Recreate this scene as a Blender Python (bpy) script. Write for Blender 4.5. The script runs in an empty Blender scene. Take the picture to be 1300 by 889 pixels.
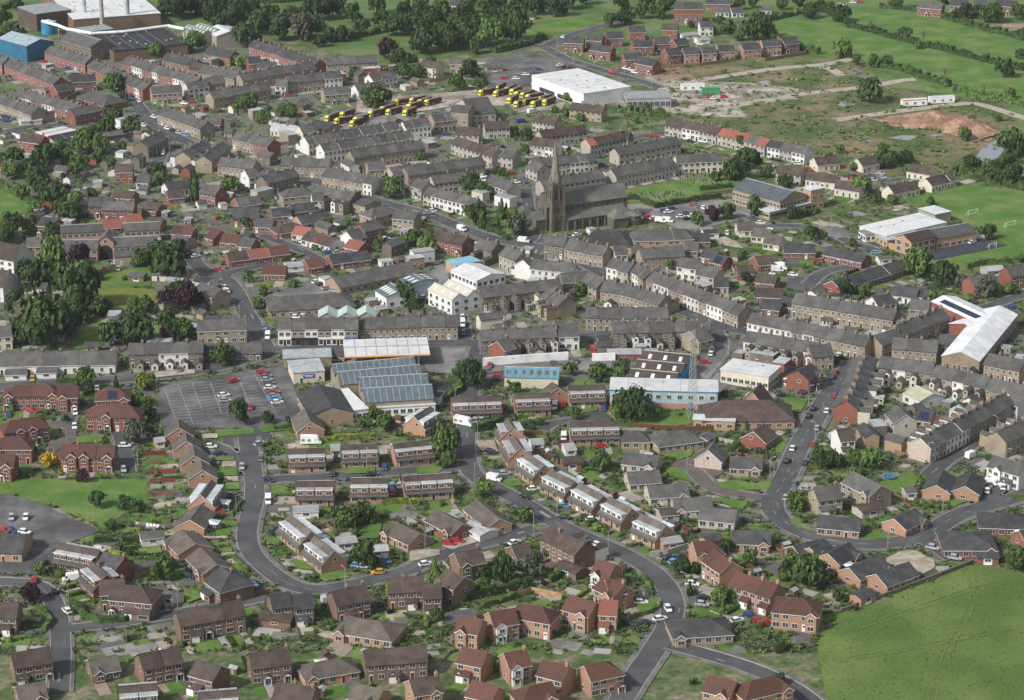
import bpy, math, random
from math import sin, cos, atan2, pi, radians, sqrt, hypot
from mathutils import Vector, Matrix

SC = bpy.context.scene
COL = SC.collection
# ------------------------------------------------------------------ camera, sky, sun, exposure
CAM_H = 308.0; FOC = 3200.0; PITCH = radians(19.5)
cam_d = bpy.data.cameras.new("camera"); cam = bpy.data.objects.new("camera", cam_d); COL.objects.link(cam)
cam.location = (0, 0, CAM_H); cam.rotation_euler = (pi/2 - PITCH, 0, 0)
cam_d.sensor_width = 36.0; cam_d.lens = FOC/1300.0*36.0; cam_d.clip_start = 1.0; cam_d.clip_end = 20000.0
SC.camera = cam
SC.render.resolution_x = 1024; SC.render.resolution_y = 700
SUN_EL = radians(40); SUN_AZ = radians(-128)       # direction the light comes from, clockwise from +Y
w = bpy.data.worlds.new("World"); SC.world = w; w.use_nodes = True
nt = w.node_tree; bg = nt.nodes["Background"]
sky = nt.nodes.new("ShaderNodeTexSky"); sky.sky_type = 'NISHITA'; sky.sun_disc = False
sky.sun_elevation = SUN_EL; sky.sun_rotation = SUN_AZ; sky.altitude = 300; sky.air_density = 1.0; sky.dust_density = 3.0; sky.ozone_density = 1.0
hs = nt.nodes.new("ShaderNodeHueSaturation"); hs.inputs["Saturation"].default_value = 0.42   # bright thin cloud
nt.links.new(sky.outputs[0], hs.inputs["Color"]); nt.links.new(hs.outputs[0], bg.inputs[0]); bg.inputs[1].default_value = 0.125
sd = bpy.data.lights.new("sun", 'SUN'); sd.energy = 3.3; sd.angle = radians(4); sd.color = (1.0, 0.965, 0.915)
so = bpy.data.objects.new("sun", sd); COL.objects.link(so)
sv = Vector((sin(SUN_AZ)*cos(SUN_EL), cos(SUN_AZ)*cos(SUN_EL), sin(SUN_EL)))
so.rotation_euler = sv.to_track_quat('Z', 'Y').to_euler(); so.location = (0, 900, 600)
SC.view_settings.view_transform = 'Standard'; SC.view_settings.look = 'None'; SC.view_settings.exposure = 0.22; SC.view_settings.gamma = 1.0
SC.cycles.max_bounces = 5; SC.cycles.diffuse_bounces = 2; SC.cycles.glossy_bounces = 2; SC.cycles.transparent_max_bounces = 6; SC.cycles.volume_bounces = 0
SC.cycles.caustics_reflective = False; SC.cycles.caustics_refractive = False

rnd = random.Random(7)
def gp(px, py, z=0.0):
    """survey point: plan position of a point at height z read from the aerial survey picture"""
    u = (px-650)/FOC; v = (py-444.5)/FOC
    dx, dy, dz = u, cos(PITCH) - v*sin(PITCH), -sin(PITCH) - v*cos(PITCH)
    t = (z-CAM_H)/dz
    return (dx*t, dy*t)
def prj(x, y, z=0.0):
    f = y*cos(PITCH) + (CAM_H-z)*sin(PITCH); d = -y*sin(PITCH) + (CAM_H-z)*cos(PITCH)
    return (650 + x/f*FOC, 444.5 + d/f*FOC)

# ------------------------------------------------------------------ materials
MATS = {}
def mat(name, col, rough=.85, amp=.25, scale=1.2, col2=None, big=.15, bigscale=.25, orand=0.0, bump=0, spec=.3, metal=0.0, coords='Object'):
    if name in MATS: return MATS[name]
    m = bpy.data.materials.new(name); m.use_nodes = True; n = m.node_tree; b = n.nodes["Principled BSDF"]
    b.inputs["Roughness"].default_value = rough; b.inputs["Metallic"].default_value = metal; b.inputs["Specular IOR Level"].default_value = spec
    if amp == 0 and not col2 and not orand:
        b.inputs["Base Color"].default_value = (*col, 1); MATS[name] = m; return m
    L = n.links.new
    g = n.nodes.new("ShaderNodeNewGeometry"); src = g.outputs["Position"]
    nz = n.nodes.new("ShaderNodeTexNoise"); nz.inputs["Scale"].default_value = scale; nz.inputs["Detail"].default_value = 3
    L(src, nz.inputs["Vector"])
    nb = n.nodes.new("ShaderNodeTexNoise"); nb.inputs["Scale"].default_value = bigscale; nb.inputs["Detail"].default_value = 2
    L(src, nb.inputs["Vector"])
    cr = n.nodes.new("ShaderNodeMix"); cr.data_type = 'RGBA'; cr.inputs[6].default_value = (*col, 1); cr.inputs[7].default_value = (*(col2 or col), 1)
    mr0 = n.nodes.new("ShaderNodeMapRange"); mr0.inputs[1].default_value = .42; mr0.inputs[2].default_value = .62
    L(nb.outputs[0], mr0.inputs[0]); L(mr0.outputs[0], cr.inputs[0])
    mr = n.nodes.new("ShaderNodeMapRange"); mr.inputs[1].default_value = .25; mr.inputs[2].default_value = .75; mr.inputs[3].default_value = 1-amp; mr.inputs[4].default_value = 1+amp
    L(nz.outputs[0], mr.inputs[0])
    val = mr.outputs[0]
    mb = n.nodes.new("ShaderNodeMapRange"); mb.inputs[1].default_value = .3; mb.inputs[2].default_value = .7; mb.inputs[3].default_value = 1-big; mb.inputs[4].default_value = 1+big
    L(nb.outputs[0], mb.inputs[0])
    mu = n.nodes.new("ShaderNodeMath"); mu.operation = 'MULTIPLY'; L(val, mu.inputs[0]); L(mb.outputs[0], mu.inputs[1]); val = mu.outputs[0]
    if orand:
        oi = n.nodes.new("ShaderNodeObjectInfo"); mo = n.nodes.new("ShaderNodeMapRange"); mo.inputs[3].default_value = 1-orand; mo.inputs[4].default_value = 1+orand
        L(oi.outputs["Random"], mo.inputs[0]); m2 = n.nodes.new("ShaderNodeMath"); m2.operation = 'MULTIPLY'; L(val, m2.inputs[0]); L(mo.outputs[0], m2.inputs[1]); val = m2.outputs[0]
    vm = n.nodes.new("ShaderNodeVectorMath"); vm.operation = 'SCALE'; L(cr.outputs[2], vm.inputs[0]); L(val, vm.inputs["Scale"])
    L(vm.outputs[0], b.inputs["Base Color"])
    MATS[name] = m; return m

WALL = {  # code: colour, second colour, words
 's': ((.33,.27,.19), (.23,.19,.145), 'stone'), 'S': ((.185,.16,.125), (.13,.115,.09), 'dark stone'), 'k': ((.36,.27,.18), (.30,.22,.15), 'buff'),
 'b': ((.40,.235,.155), (.33,.195,.135), 'orange brick'), 'r': ((.26,.10,.07), (.20,.083,.063), 'red brick'), 'w': ((.68,.67,.64), (.60,.59,.56), 'white'),
 'c': ((.62,.57,.45), (.55,.50,.40), 'cream'), 'p': ((.48,.395,.34), (.41,.35,.30), 'pinkish'), 'y': ((.43,.285,.18), (.39,.26,.15), 'yellow brick'),
 'd': ((.21,.135,.10), (.17,.11,.085), 'brown brick'), 'g': ((.41,.375,.32), (.33,.30,.26), 'grey rendered')}
ROOF = {'l': ((.080,.077,.075), (.100,.096,.088), 'slate'), 'v': ((.045,.045,.048), (.062,.061,.061), 'dark grey'), 'm': ((.095,.080,.066), (.115,.099,.083), 'brown grey'),
 'n': ((.062,.045,.037), (.080,.060,.049), 'dark brown'), 'u': ((.105,.046,.034), (.078,.038,.031), 'maroon'), 'o': ((.26,.095,.065), (.21,.085,.06), 'orange'),
 'W': ((.74,.75,.76), (.66,.67,.68), 'white'), 'B': ((.18,.36,.47), (.22,.38,.47), 'blue'), 'G': ((.38,.42,.30), (.46,.44,.30), 'pale green'), 'T': ((.20,.27,.29), (.26,.31,.32), 'blue grey'),
 'f': ((.34,.35,.35), (.25,.26,.27), 'flat grey'), 'C': ((.58,.55,.44), (.5,.48,.4), 'cream')}
for _c in 'gskpwdrbc': ROOF.setdefault(_c, ROOF['l'])
def wm(c): return mat('wall_'+WALL[c][2].replace(' ', '_'), WALL[c][0], .9, .16, 1.6, WALL[c][1], .10, .22, .10)
def rm(c): return mat('roof_'+ROOF[c][2].replace(' ', '_'), ROOF[c][0], .68, .24, 3.2, ROOF[c][1], .08, .35, .2)
M_white = mat('white_paint', (.78,.78,.76), .5, .05, 3)
M_glass = mat('window_glass', (.05,.055,.06), .12, 0, (.16,.16,.155), 0, .6, .25, spec=.6)
M_felt = mat('felt_flat_roof', (.40,.42,.43), .7, .18, .8, (.24,.26,.27), .2, .3, .22)
M_felt2 = mat('light_flat_roof', (.64,.65,.65), .6, .12, .5, (.50,.51,.52), .10, .12, .10)
M_dorr = mat('pale_dormer_roof', (.50,.53,.56), .65, .14, .9, (.34,.37,.38), .15, .3, .25)
M_lead = mat('grey_skirt_tiles', (.10,.09,.085), .7, .15, 2)
M_pot = mat('chimney_pot', (.42,.25,.15), .8, .1, 3)
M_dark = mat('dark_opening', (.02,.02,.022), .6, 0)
M_timber = mat('fence_timber', (.20,.12,.075), .85, .25, 2, (.13,.085,.06), .1, .3, .25)
M_fred = mat('fence_red_stain', (.17,.05,.035), .85, .2, 2, (.13,.05,.04), .1, .3, .15)
M_steel = mat('galvanised_steel', (.42,.44,.45), .45, .08, 2, metal=.3)
M_conc = mat('concrete', (.38,.36,.33), .85, .15, 1.5, (.30,.29,.27))
M_trunk = mat('bark', (.07,.052,.038), .95, .2, 3)
M_tyre = mat('tyre_rubber', (.02,.02,.02), .9, 0)
M_yellow = mat('yellow_paint', (.68,.66,.10), .45, 0)
M_solar = mat('solar_panel', (.02,.028,.06), .15, 0, spec=.6)
M_ridge = {c: mat('ridge_'+ROOF[c][2].replace(' ', '_'), tuple(min(.8, v*1.35+.015) for v in ROOF[c][0]), .8, .1, 2) for c in ROOF}
DOORC = [mat('door_paint_'+n, c, .5, 0) for n, c in (('white', (.7,.7,.68)), ('brown', (.09,.045,.025)), ('blue', (.03,.07,.2)), ('green', (.02,.1,.05)), ('red', (.16,.02,.02)), ('black', (.02,.02,.02)))]

# ------------------------------------------------------------------ mesh helpers
class MB:
    def __init__(s): s.v = []; s.f = []; s.mi = []; s.ms = []
    def mid(s, m):
        if m not in s.ms: s.ms.append(m)
        return s.ms.index(m)
    def poly(s, pts, m):
        i = len(s.v); s.v += [tuple(p) for p in pts]; s.f.append(tuple(range(i, i+len(pts)))); s.mi.append(s.mid(m))
    def hexa(s, b, t, m, mt=None):
        """b: four bottom points counter-clockwise, t: four top points"""
        i = len(s.v); s.v += [tuple(p) for p in b] + [tuple(p) for p in t]; k = s.mid(m); kt = s.mid(mt) if mt else k
        s.f += [(i+3,i+2,i+1,i), (i+4,i+5,i+6,i+7), (i,i+1,i+5,i+4), (i+1,i+2,i+6,i+5), (i+2,i+3,i+7,i+6), (i+3,i,i+4,i+7)]
        s.mi += [k, kt, k, k, k, k]
    def box(s, x0, y0, z0, x1, y1, z1, m, mt=None):
        s.hexa([(x0,y0,z0),(x1,y0,z0),(x1,y1,z0),(x0,y1,z0)], [(x0,y0,z1),(x1,y0,z1),(x1,y1,z1),(x0,y1,z1)], m, mt)
    def tube(s, p, q, r0, r1, m, n=8):
        p = Vector(p); q = Vector(q); a = (q-p).normalized(); u = a.orthogonal().normalized(); w_ = a.cross(u); i = len(s.v); k = s.mid(m)
        for c, r in ((p, r0), (q, r1)):
            for j in range(n):
                t = 2*pi*j/n; s.v.append(tuple(c + u*cos(t)*r + w_*sin(t)*r))
        for j in range(n):
            s.f.append((i+j, i+(j+1) % n, i+n+(j+1) % n, i+n+j)); s.mi.append(k)
        s.f.append(tuple(i+n-1-j for j in range(n))); s.mi.append(k)
        s.f.append(tuple(i+n+j for j in range(n))); s.mi.append(k)
    def mesh(s, name, smooth=False):
        me = bpy.data.meshes.new(name); me.from_pydata(s.v, [], s.f)
        for m in s.ms: me.materials.append(m)
        me.polygons.foreach_set("material_index", s.mi)
        if smooth: me.polygons.foreach_set("use_smooth", [True]*len(s.f))
        me.update(); return me
    def obj(s, name, parent=None, loc=(0,0,0), rz=0, smooth=False):
        return link(name, s.mesh(name, smooth), parent, loc, rz)
def link(name, data, parent=None, loc=(0,0,0), rz=0, sc=None):
    o = bpy.data.objects.new(name, data); COL.objects.link(o)
    if parent: o.parent = parent
    o.location = loc; o.rotation_euler = (0, 0, rz)
    if sc: o.scale = sc
    return o
THINGS = []       # (object, base label, place phrase, category)
def thing(name, loc, rz, label, cat, group=None, phrase=None, data=None, sc=None):
    o = link(name, data, None, loc, rz, sc); reg(o, label, cat, group, phrase); return o
def reg(o, label, cat, group=None, phrase=None):
    o['category'] = cat
    if group: o['group'] = group
    THINGS.append([o, label, phrase])
def struct(o, kind='structure'): o['kind'] = kind; return o
CACHE = {}
def cached(key, fn):
    if key not in CACHE: CACHE[key] = fn()
    return CACHE[key]

# ------------------------------------------------------------------ house parts
def window_mesh(w_, h):
    def f():
        b = MB(); b.box(-w_/2-.07, -.05, -.07, w_/2+.07, .05, h+.07, M_white); n = 2 if w_ > .9 else 1
        if w_ > 1.9: n = 3
        g = (w_ - .07*(n-1))/n
        for i in range(n):
            x = -w_/2 + i*(g+.07); b.box(x, -.062, .0, x+g, -.03, h, M_glass)
        b.box(-w_/2-.14, -.14, -.16, w_/2+.14, .02, -.072, M_conc); return b.mesh('window')
    return cached(('win', round(w_, 1), round(h, 1)), f)
def door_mesh(k):
    def f():
        b = MB(); b.box(-.55, -.05, 0, .55, .05, 2.25, M_white); b.box(-.45, -.07, .02, .45, -.04, 2.0, DOORC[k]); b.box(-.3, -.08, 1.3, .3, -.065, 1.85, M_glass); return b.mesh('door')
    return cached(('door', k), f)
def place_front(data, name, par, x, y, z, side=-1):
    return link(name, data, par, (x, y, z), 0 if side < 0 else pi)
HOUSES = []  # footprints: cx, cy, ux, uy, hw, hd
NOB = {}
def wall_mesh(w_, d, e, r, wc, gl, gr, band=None):
    def f():
        b = MB(); m = wm(wc); x = w_/2-.004; y = d/2
        b.poly([(-x,-y,0),(x,-y,0),(x,-y,e),(-x,-y,e)], m); b.poly([(x,y,0),(-x,y,0),(-x,y,e),(x,y,e)], m)
        a = (r-e)/y
        for sx, hip in ((-1, gl), (1, gr)):
            X = sx*x
            if hip == 'h': pts = [(X,-y,0),(X,y,0),(X,y,e),(X,-y,e)]
            else: pts = [(X,-y,0),(X,y,0),(X,y,e),(X,0,r-.04),(X,-y,e)]
            b.poly(pts if sx > 0 else pts[::-1], m)
        return b.mesh('wall')
    return cached(('wall', w_, d, e, r, wc, gl, gr), f)
def roof_mesh(w_, d, e, r, rc, gl, gr, fascia):
    """gl/gr: 'p' party (no overhang), 'g' gable, 'h' hip"""
    def f():
        b = MB(); m = rm(rc); y = d/2; ov = .35; k = (r-e)/y; t = .16
        xl = -w_/2 + (.003 if gl == 'p' else -.22); xr = w_/2 - (.003 if gr == 'p' else -.22)
        Y = y+ov; z = e-k*ov; hl = min(Y, (w_/2-.3)) if gl == 'h' else 0; hr = min(Y, (w_/2-.3)) if gr == 'h' else 0
        if gl == 'h': xl = -w_/2-ov
        if gr == 'h': xr = w_/2+ov
        A = (xl+hl, 0, r); Bp = (xr-hr, 0, r)
        up = lambda p: (p[0], p[1], p[2]+t)
        fl = (xl,-Y,z); fr = (xr,-Y,z); bl = (xl,Y,z); br = (xr,Y,z)
        b.poly([up(fl), up(fr), up(Bp), up(A)], m); b.poly([up(br), up(bl), up(A), up(Bp)], m)
        b.poly([fl, A, Bp, fr], m); b.poly([br, Bp, A, bl], m)
        fm = M_white if fascia else m
        b.poly([fl, fr, up(fr), up(fl)], fm); b.poly([br, bl, up(bl), up(br)], fm)
        if gl == 'h': b.poly([up(bl), up(fl), up(A)], m); b.poly([bl, fl, up(fl), up(bl)], fm)
        else: b.poly([fl, up(fl), up(A), A], fm); b.poly([A, up(A), up(bl), bl], fm)
        if gr == 'h': b.poly([up(fr), up(br), up(Bp)], m); b.poly([fr, br, up(br), up(fr)], fm)
        else: b.poly([fr, Bp, up(Bp), up(fr)], fm); b.poly([Bp, br, up(br), up(Bp)], fm)
        # ridge tiles
        b.box(A[0], -.13, r+t-.06, Bp[0], .13, r+t+.07, M_ridge[rc])
        if gl == 'h':
            b.tube((A[0],0,r+t), (xl,-Y,z+t), .11, .11, M_ridge[rc], 4); b.tube((A[0],0,r+t), (xl,Y,z+t), .11, .11, M_ridge[rc], 4)
        if gr == 'h':
            b.tube((Bp[0],0,r+t), (xr,-Y,z+t), .11, .11, M_ridge[rc], 4); b.tube((Bp[0],0,r+t), (xr,Y,z+t), .11, .11, M_ridge[rc], 4)
        return b.mesh('roof')
    return cached(('roof', w_, d, e, r, rc, gl, gr, fascia), f)
def chimney_mesh(wc, big):
    def f():
        b = MB(); h = 1.15; wx = .4; wy = .65 if big else .4
        b.box(-wx, -wy, -1.0, wx, wy, h, wm(wc)); b.box(-wx-.08, -wy-.08, h-.25, wx+.08, wy+.08, h-.1, M_conc)
        for yy in ([-.5, -.17, .17, .5] if big else [-.2, .2]): b.tube((0, yy, h), (0, yy, h+.5), .13, .1, M_pot, 6)
        return b.mesh('chimney')
    return cached(('chim', wc, big), f)
def dormer_mesh(w_, d, e, r, wc):
    def f():
        b = MB(); m = wm(wc); y0 = -d/2+.7; z1 = r-1.45; x = w_/2-.25; yb = -d/2*(r-z1)/(r-e)*.95
        zb = e+.1; RF = M_felt if wc != 'w' else M_dorr
        b.box(-x, y0, zb, x, 0, z1, m); b.box(-x-.14, y0-.3, z1, x+.14, yb+.05, z1+.16, M_white, RF)
        b.box(-x-.145, y0-.33, z1-.06, x+.145, y0-.3, z1+.2, M_white)
        return b.mesh('dormer')
    return cached(('dor', w_, d, e, r, wc), f)
def ext_mesh(w_, l, e, wc, rc):
    def f():   # lean-to / gabled rear extension, ridge along y
        b = MB(); m = wm(wc); h = w_/2; r = e+w_*.32; ro = rm(rc)
        b.poly([(-h,-l,0),(h,-l,0),(h,-l,e),(0,-l,r),(-h,-l,e)], m); b.poly([(h,-l,0),(h,.1,0),(h,.1,e),(h,-l,e)], m); b.poly([(-h,.1,0),(-h,-l,0),(-h,-l,e),(-h,.1,e)], m)
        for sx in (-1, 1):
            b.hexa([(sx*(h+.15),-l-.15,e-.1),(0,-l-.15,r),(0,1.5,r),(sx*(h+.15),1.5,e-.1)][::sx], [(sx*(h+.15),-l-.15,e+.04),(0,-l-.15,r+.14),(0,1.5,r+.14),(sx*(h+.15),1.5,e+.04)][::sx], ro)
        return b.mesh('rear_extension')
    return cached(('ext', w_, l, e, wc, rc), f)
def cons_mesh(k):
    def f():
        b = MB(); M = mat('conservatory_glass', (.45,.52,.55), .2, 0, spec=.6)
        b.box(-1.7, -3, 0, 1.7, 0, .6, M_white); b.box(-1.65, -2.95, .6, 1.65, 0, 2.2, M_glass)
        for i in range(6): b.box(-1.7+i*.66-.0, -3.0, .6, -1.7+i*.66+.08, -2.93, 2.2, M_white)
        for i in range(5):
            b.box(-1.7, -3+i*.72, .6, -1.62, -2.92+i*.72, 2.2, M_white); b.box(1.62, -3+i*.72, .6, 1.7, -2.92+i*.72, 2.2, M_white)
        b.hexa([(-1.8,-3.1,2.2),(1.8,-3.1,2.2),(1.8,0,2.2),(-1.8,0,2.2)], [(-1.5,-2.8,2.35),(1.5,-2.8,2.35),(.5,0,3.0),(-.5,0,3.0)], M_white, M)
        return b.mesh('conservatory')
    return cached('cons', f)
def panel_mesh():
    def f():
        b = MB()
        for i in range(3):
            for j in range(2): b.box(-1.6+i*1.08, j*1.68, 0, -1.6+i*1.08+1.02, j*1.68+1.6, .06, M_solar)
        return b.mesh('solar_panel')
    return cached('sol', f)

KIND = {  # depth, eave, ridge, chimney, category, words, garden
 'ter': (8.2, 5.3, 8.0, 2, 'terraced house', 'terraced house', 'y'), 'shop': (9, 6.2, 9.0, 2, 'shop', 'terraced shop', ''),
 'semi': (8.0, 5.0, 7.6, 1, 'house', 'two-storey house', 'g'), 'det': (8.0, 5.0, 7.7, 1, 'house', 'detached house', 'g'),
 'dor': (8.6, 2.7, 6.7, 0, 'dormer house', 'dormered house', 'g'), 'cha': (9.0, 2.9, 6.0, 0, 'chalet house', 'gabled chalet', 'g'),
 'bun': (8.6, 2.6, 5.0, 0, 'bungalow', 'bungalow', 'g'), 'coun': (7.6, 4.9, 7.4, 1, 'council house', 'council house', 'g'),
 'cot': (8.0, 3.0, 5.6, 1, 'cottage', 'cottage', 'g'), 'hall': (12, 4.0, 7.0, 0, 'hall', 'hall', ''), 'gar': (4.5, 2.3, 3.0, 0, 'garage', 'low outbuilding', '')}
UNITS = []
def footprint(cx, cy, ang, w_, d): HOUSES.append((cx, cy, cos(ang), sin(ang), w_/2, d/2))
ORD = ['first','second','third','fourth','fifth','sixth','seventh','eighth','ninth','tenth','eleventh','twelfth','thirteenth','fourteenth','fifteenth','sixteenth','seventeenth','eighteenth','nineteenth','twentieth']
ROWS = []
PREP = ('above','below','behind','beside','with','left','right','by','near','before','inside','second','third','first','fourth','small','leftmost','topmost','nearest','far','on','in','lower','lowest') 
def row(kind, n, walls, roofs, p0, p1, opts, phrase):
    d, e, r, chim, cat, words, gd = KIND[kind]
    for k in ('d', 'e', 'r'):
        if k in opts:
            if k == 'd': d = opts['d']
            if k == 'e': e = opts['e']
            if k == 'r': r = opts['r']
    hipL = 'hL' in opts or 'h' in opts; hipR = 'hR' in opts or 'h' in opts
    A = gp(p0[0], p0[1], r); B = gp(p1[0], p1[1], r)
    ang = atan2(B[1]-A[1], B[0]-A[0]); L = hypot(B[0]-A[0], B[1]-A[1]); c, s = cos(ang), sin(ang)
    if hipL: A = (A[0]-c*d/2*.8, A[1]-s*d/2*.8); L += d/2*.8
    if hipR: L += d/2*.8
    if L/n < 4.0: n = max(1, int(L/4.2))
    if n == 1 and L < 5 and kind not in ('gar',):
        A = (A[0]-c*(5-L)/2, A[1]-s*(5-L)/2); L = 5.0
    uw = round(L/n, 1); mid0 = [A[0]+c*L*.5, A[1]+s*L*.5]
    w0 = phrase.split()[0]
    nph = phrase if w0 == 'the' else ('the '+words.split()[-1]+' '+phrase if w0 in PREP else 'the '+phrase)
    ROWS.append((mid0[0], mid0[1], nph, L))
    vert = abs(p1[0]-p0[0]) < abs(p1[1]-p0[1])
    names = {'ter': 'terraced_house', 'shop': 'terraced_shop', 'semi': 'house', 'det': 'detached_house', 'dor': 'dormer_house', 'cha': 'chalet_house', 'bun': 'bungalow', 'coun': 'estate_house', 'cot': 'cottage', 'hall': 'hall_building', 'gar': 'outbuilding'}
    for i in range(n):
        t = (i+.5)/n*L; cx, cy = A[0]+c*t, A[1]+s*t
        wc = walls[i % len(walls)]; rc = roofs[i % len(roofs)]
        gl = ('h' if hipL else 'g') if i == 0 else 'p'; gr = ('h' if hipR else 'g') if i == n-1 else 'p'
        jz = 0 if (n == 1 or kind in ('dor',)) else rnd.choice([0, 0, .12, .2])
        near = prj(cx, cy)[1]
        lab = WALL[wc][2] + ' ' + words
        lab2 = ROOF[rc][2] + ' roofed'
        oi = i if p1[0] >= p0[0] or vert else n-1-i
        if vert: oi = i if p0[1] < p1[1] else n-1-i
        if n == 1: full = WALL[wc][2]+' '+words+' with '+ROOF[rc][2]+' roof'; ph = phrase
        else: full = lab; ph = '%s from %s in %s' % (ORD[oi], ('far end' if vert else 'left'), phrase)
        h = thing(names[kind], (cx, cy, 0), ang, full, cat, None if n == 1 else phrase, ph)
        e_, r_ = round(e+jz, 2), round(r+jz, 2)
        W = uw if n > 1 else round(L, 1)
        link('wall', wall_mesh(W, d, e_, r_, wc, gl, gr), h)
        ro = link('roof', roof_mesh(W, d, e_, r_, rc, gl, gr, kind in ('dor','bun','det','cha') or wc in 'wcp'), h)
        footprint(cx, cy, ang, W, d)
        UNITS.append((kind, cx, cy, ang, W, d, gd, nph, wc, 'o' in opts, i == n-1, opts))
        # chimney
        if chim and rnd.random() < (.95 if chim == 2 else .3 if rc in 'uo' else .6) and 'nc' not in opts:
            link('chimney', chimney_mesh('S' if wc in 'wcpgs' else wc, chim == 2 and near > 330), ro, (W/2-.5 if gr != 'h' else 0, rnd.choice([0, 0, .6]) if gr != 'h' else .9, r_))
        sides = (-1, 1)
        for sd_ in sides:
            y = sd_*d/2
            if 'nw' in opts: continue
            step = 2.5 if W > 7.5 else (W/2 if W < 6 else W/3)
            nn = max(2, int(round(W/2.7))) if kind != 'hall' else max(2, int(W/3.2))
            if kind == 'gar': nn = 1
            xs = [-W/2 + W*(j+.5)/nn for j in range(nn)]
            ww = 1.0 if kind in ('ter', 'cot') else 1.5
            gh = 1.35 if kind != 'gar' else .7
            back_ext = (kind == 'ter' and (('o' in opts and sd_ == -1) or ('o' not in opts and sd_ == 1)))
            dj = rnd.randrange(nn)
            for j, x in enumerate(xs):
                if back_ext and j == nn-1: continue
                if j == dj and kind != 'gar':
                    place_front(door_mesh(rnd.randrange(6)), 'door', h, x, y, 0, sd_); continue
                if e_ > 2.2:
                    if kind == 'shop' and sd_ == -1: continue
                    wd = ww*(1.25 if j == 0 and ww > 1.2 else 1); place_front(window_mesh(min(wd, W/nn-.5), gh if kind != 'dor' else 1.2), 'window', h, x, y, .85 if kind != 'gar' else 1.1, sd_)
            if e_ > 4.5:
                for j, x in enumerate(xs):
                    if back_ext and j == nn-1: continue
                    if kind == 'det' and j == nn//2 and nn > 2: continue
                    place_front(window_mesh(min(ww, W/nn-.5), 1.2), 'window', h, x, y, 3.45 if kind != 'shop' else 4.0, sd_)
            if kind == 'dor':
                dm = link('dormer', dormer_mesh(W, d, e_, r_, opts.get('dw', wc)), ro, (0, 0, 0), 0 if sd_ < 0 else pi)
                for x in xs: link('window', window_mesh(1.5 if W/nn > 2.2 else 1.0, 1.05), dm, (x, -d/2+.7, e_+.95))
                sk = cached(('skirt', W), lambda: skirt(W)); link('canopy', sk, h, (0, y, 2.45), 0 if sd_ < 0 else pi)
            if back_ext and W > 3.6:
                el = rnd.choice([3.5, 4.2, 5]); ee = rnd.choice([2.6, 4.6, 4.6]); ew = round(W*.45, 1)
                ex = link('rear_extension', ext_mesh(ew, el, ee, rnd.choice([wc, wc, 'w', 's', 'c']), rc), h, (W/2-ew/2-.15, sd_*d/2, 0), 0 if sd_ < 0 else pi)
                link('window', window_mesh(.9, 1.1), ex, (0, -el, 1.0))
                if ee > 4: link('window', window_mesh(.9, 1.1), ex, (0, -el, 3.3))
            if kind in ('det', 'semi') and sd_ == -1 and rnd.random() < .5 and 'r7' not in opts and W > 5:
                link('porch', porch_mesh(rc), h, (xs[dj], -d/2, 0))
            if kind in ('det', 'semi', 'bun') and sd_ == -1 and W > 5.5 and near > 440 and rnd.random() < (.8 if rc in 'uo' else .45):
                q = rnd.choice((-1, 1)); gw = 3.0; fg = link('front_gable', gable_mesh(gw, e_, rc, 'w' if wc == 'b' and rnd.random() < .5 and e_ > 4 else wc, k_ := (r_-e_)/(d/2)), h, (q*(W/2-gw/2-.5), -d/2, 0))
                link('window', window_mesh(1.8, 1.2), fg, (0, -.9, .9))
                if e_ > 4: link('window', window_mesh(1.4, 1.1), fg, (0, -.9, 3.4))
            elif kind in ('det', 'semi') and sd_ == -1 and near > 440 and rnd.random() < .5:
                link('lean_to', lean_mesh(round(W*.6, 1), rc, wc), h, (rnd.choice((-1, 1))*W*.18, -d/2, 0))
        # gable windows
        for sx, gg in ((-1, gl), (1, gr)):
            if gg == 'g' and kind in ('det','semi','dor','cha','coun','bun','hall','cot','ter','shop') and 'nw' not in opts:
                if kind == 'bun' and rnd.random() < .5: zz = [.9]
                elif kind in ('dor', 'cha'): zz = [3.4]
                elif kind in ('bun', 'hall', 'cot'): zz = [.9]
                else: zz = [rnd.choice([.9, 3.4])] if rnd.random() < .6 else []
                for z in zz:
                    link('window', window_mesh(.9 if kind != 'bun' else 1.4, 1.0), h, (sx*W/2, rnd.uniform(-1, 1), z), sx*pi/2)
        if kind in ('bun','det','semi','dor') and rnd.random() < .22 and near > 400:
            link('conservatory', cons_mesh(0), h, (0, d/2, 0), pi)
        if kind == 'shop': 
            fc = rnd.choice([(.7,.7,.68), (.05,.16,.4), (.08,.35,.33), (.7,.7,.68), (.03,.03,.04)])
            sf = MB(); mm = mat('shop_paint_%d' % int(fc[2]*100), fc, .5, 0); sf.box(-W/2+.1, -.35, 2.5, W/2-.1, 0, 3.15, mm); sf.box(-W/2+.1, -.12, 0, W/2-.1, .05, 2.5, mm)
            sf.box(-W/2+.35, -.15, .55, -.7, -.1, 2.3, M_glass); sf.box(.7, -.15, .55, W/2-.35, -.1, 2.3, M_glass); sf.box(-.45, -.15, 0, .45, -.1, 2.2, M_dark)
            sf.obj('shop_front', h, (0, -d/2, 0))
        if kind == 'gar':
            gm = cached('gdoor', lambda: gdoor()); link('garage_door', gm, h, (0, -d/2, 0)) if W < 9 else None
        if 'sol' in opts: link('solar_panel', panel_mesh(), ro, (0, -d/2+.3, e_+.42+.0), 0).rotation_euler = (atan2(r_-e_, d/2), 0, 0)
    return h
def skirt(W):
    b = MB(); b.hexa([(-W/2-.05,-.85,0),(W/2+.05,-.85,0),(W/2+.05,0,.05),(-W/2-.05,0,.05)], [(-W/2-.05,-.85,.16),(W/2+.05,-.85,.16),(W/2+.05,0,.42),(-W/2-.05,0,.42)], M_lead); return b.mesh('canopy')
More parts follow.
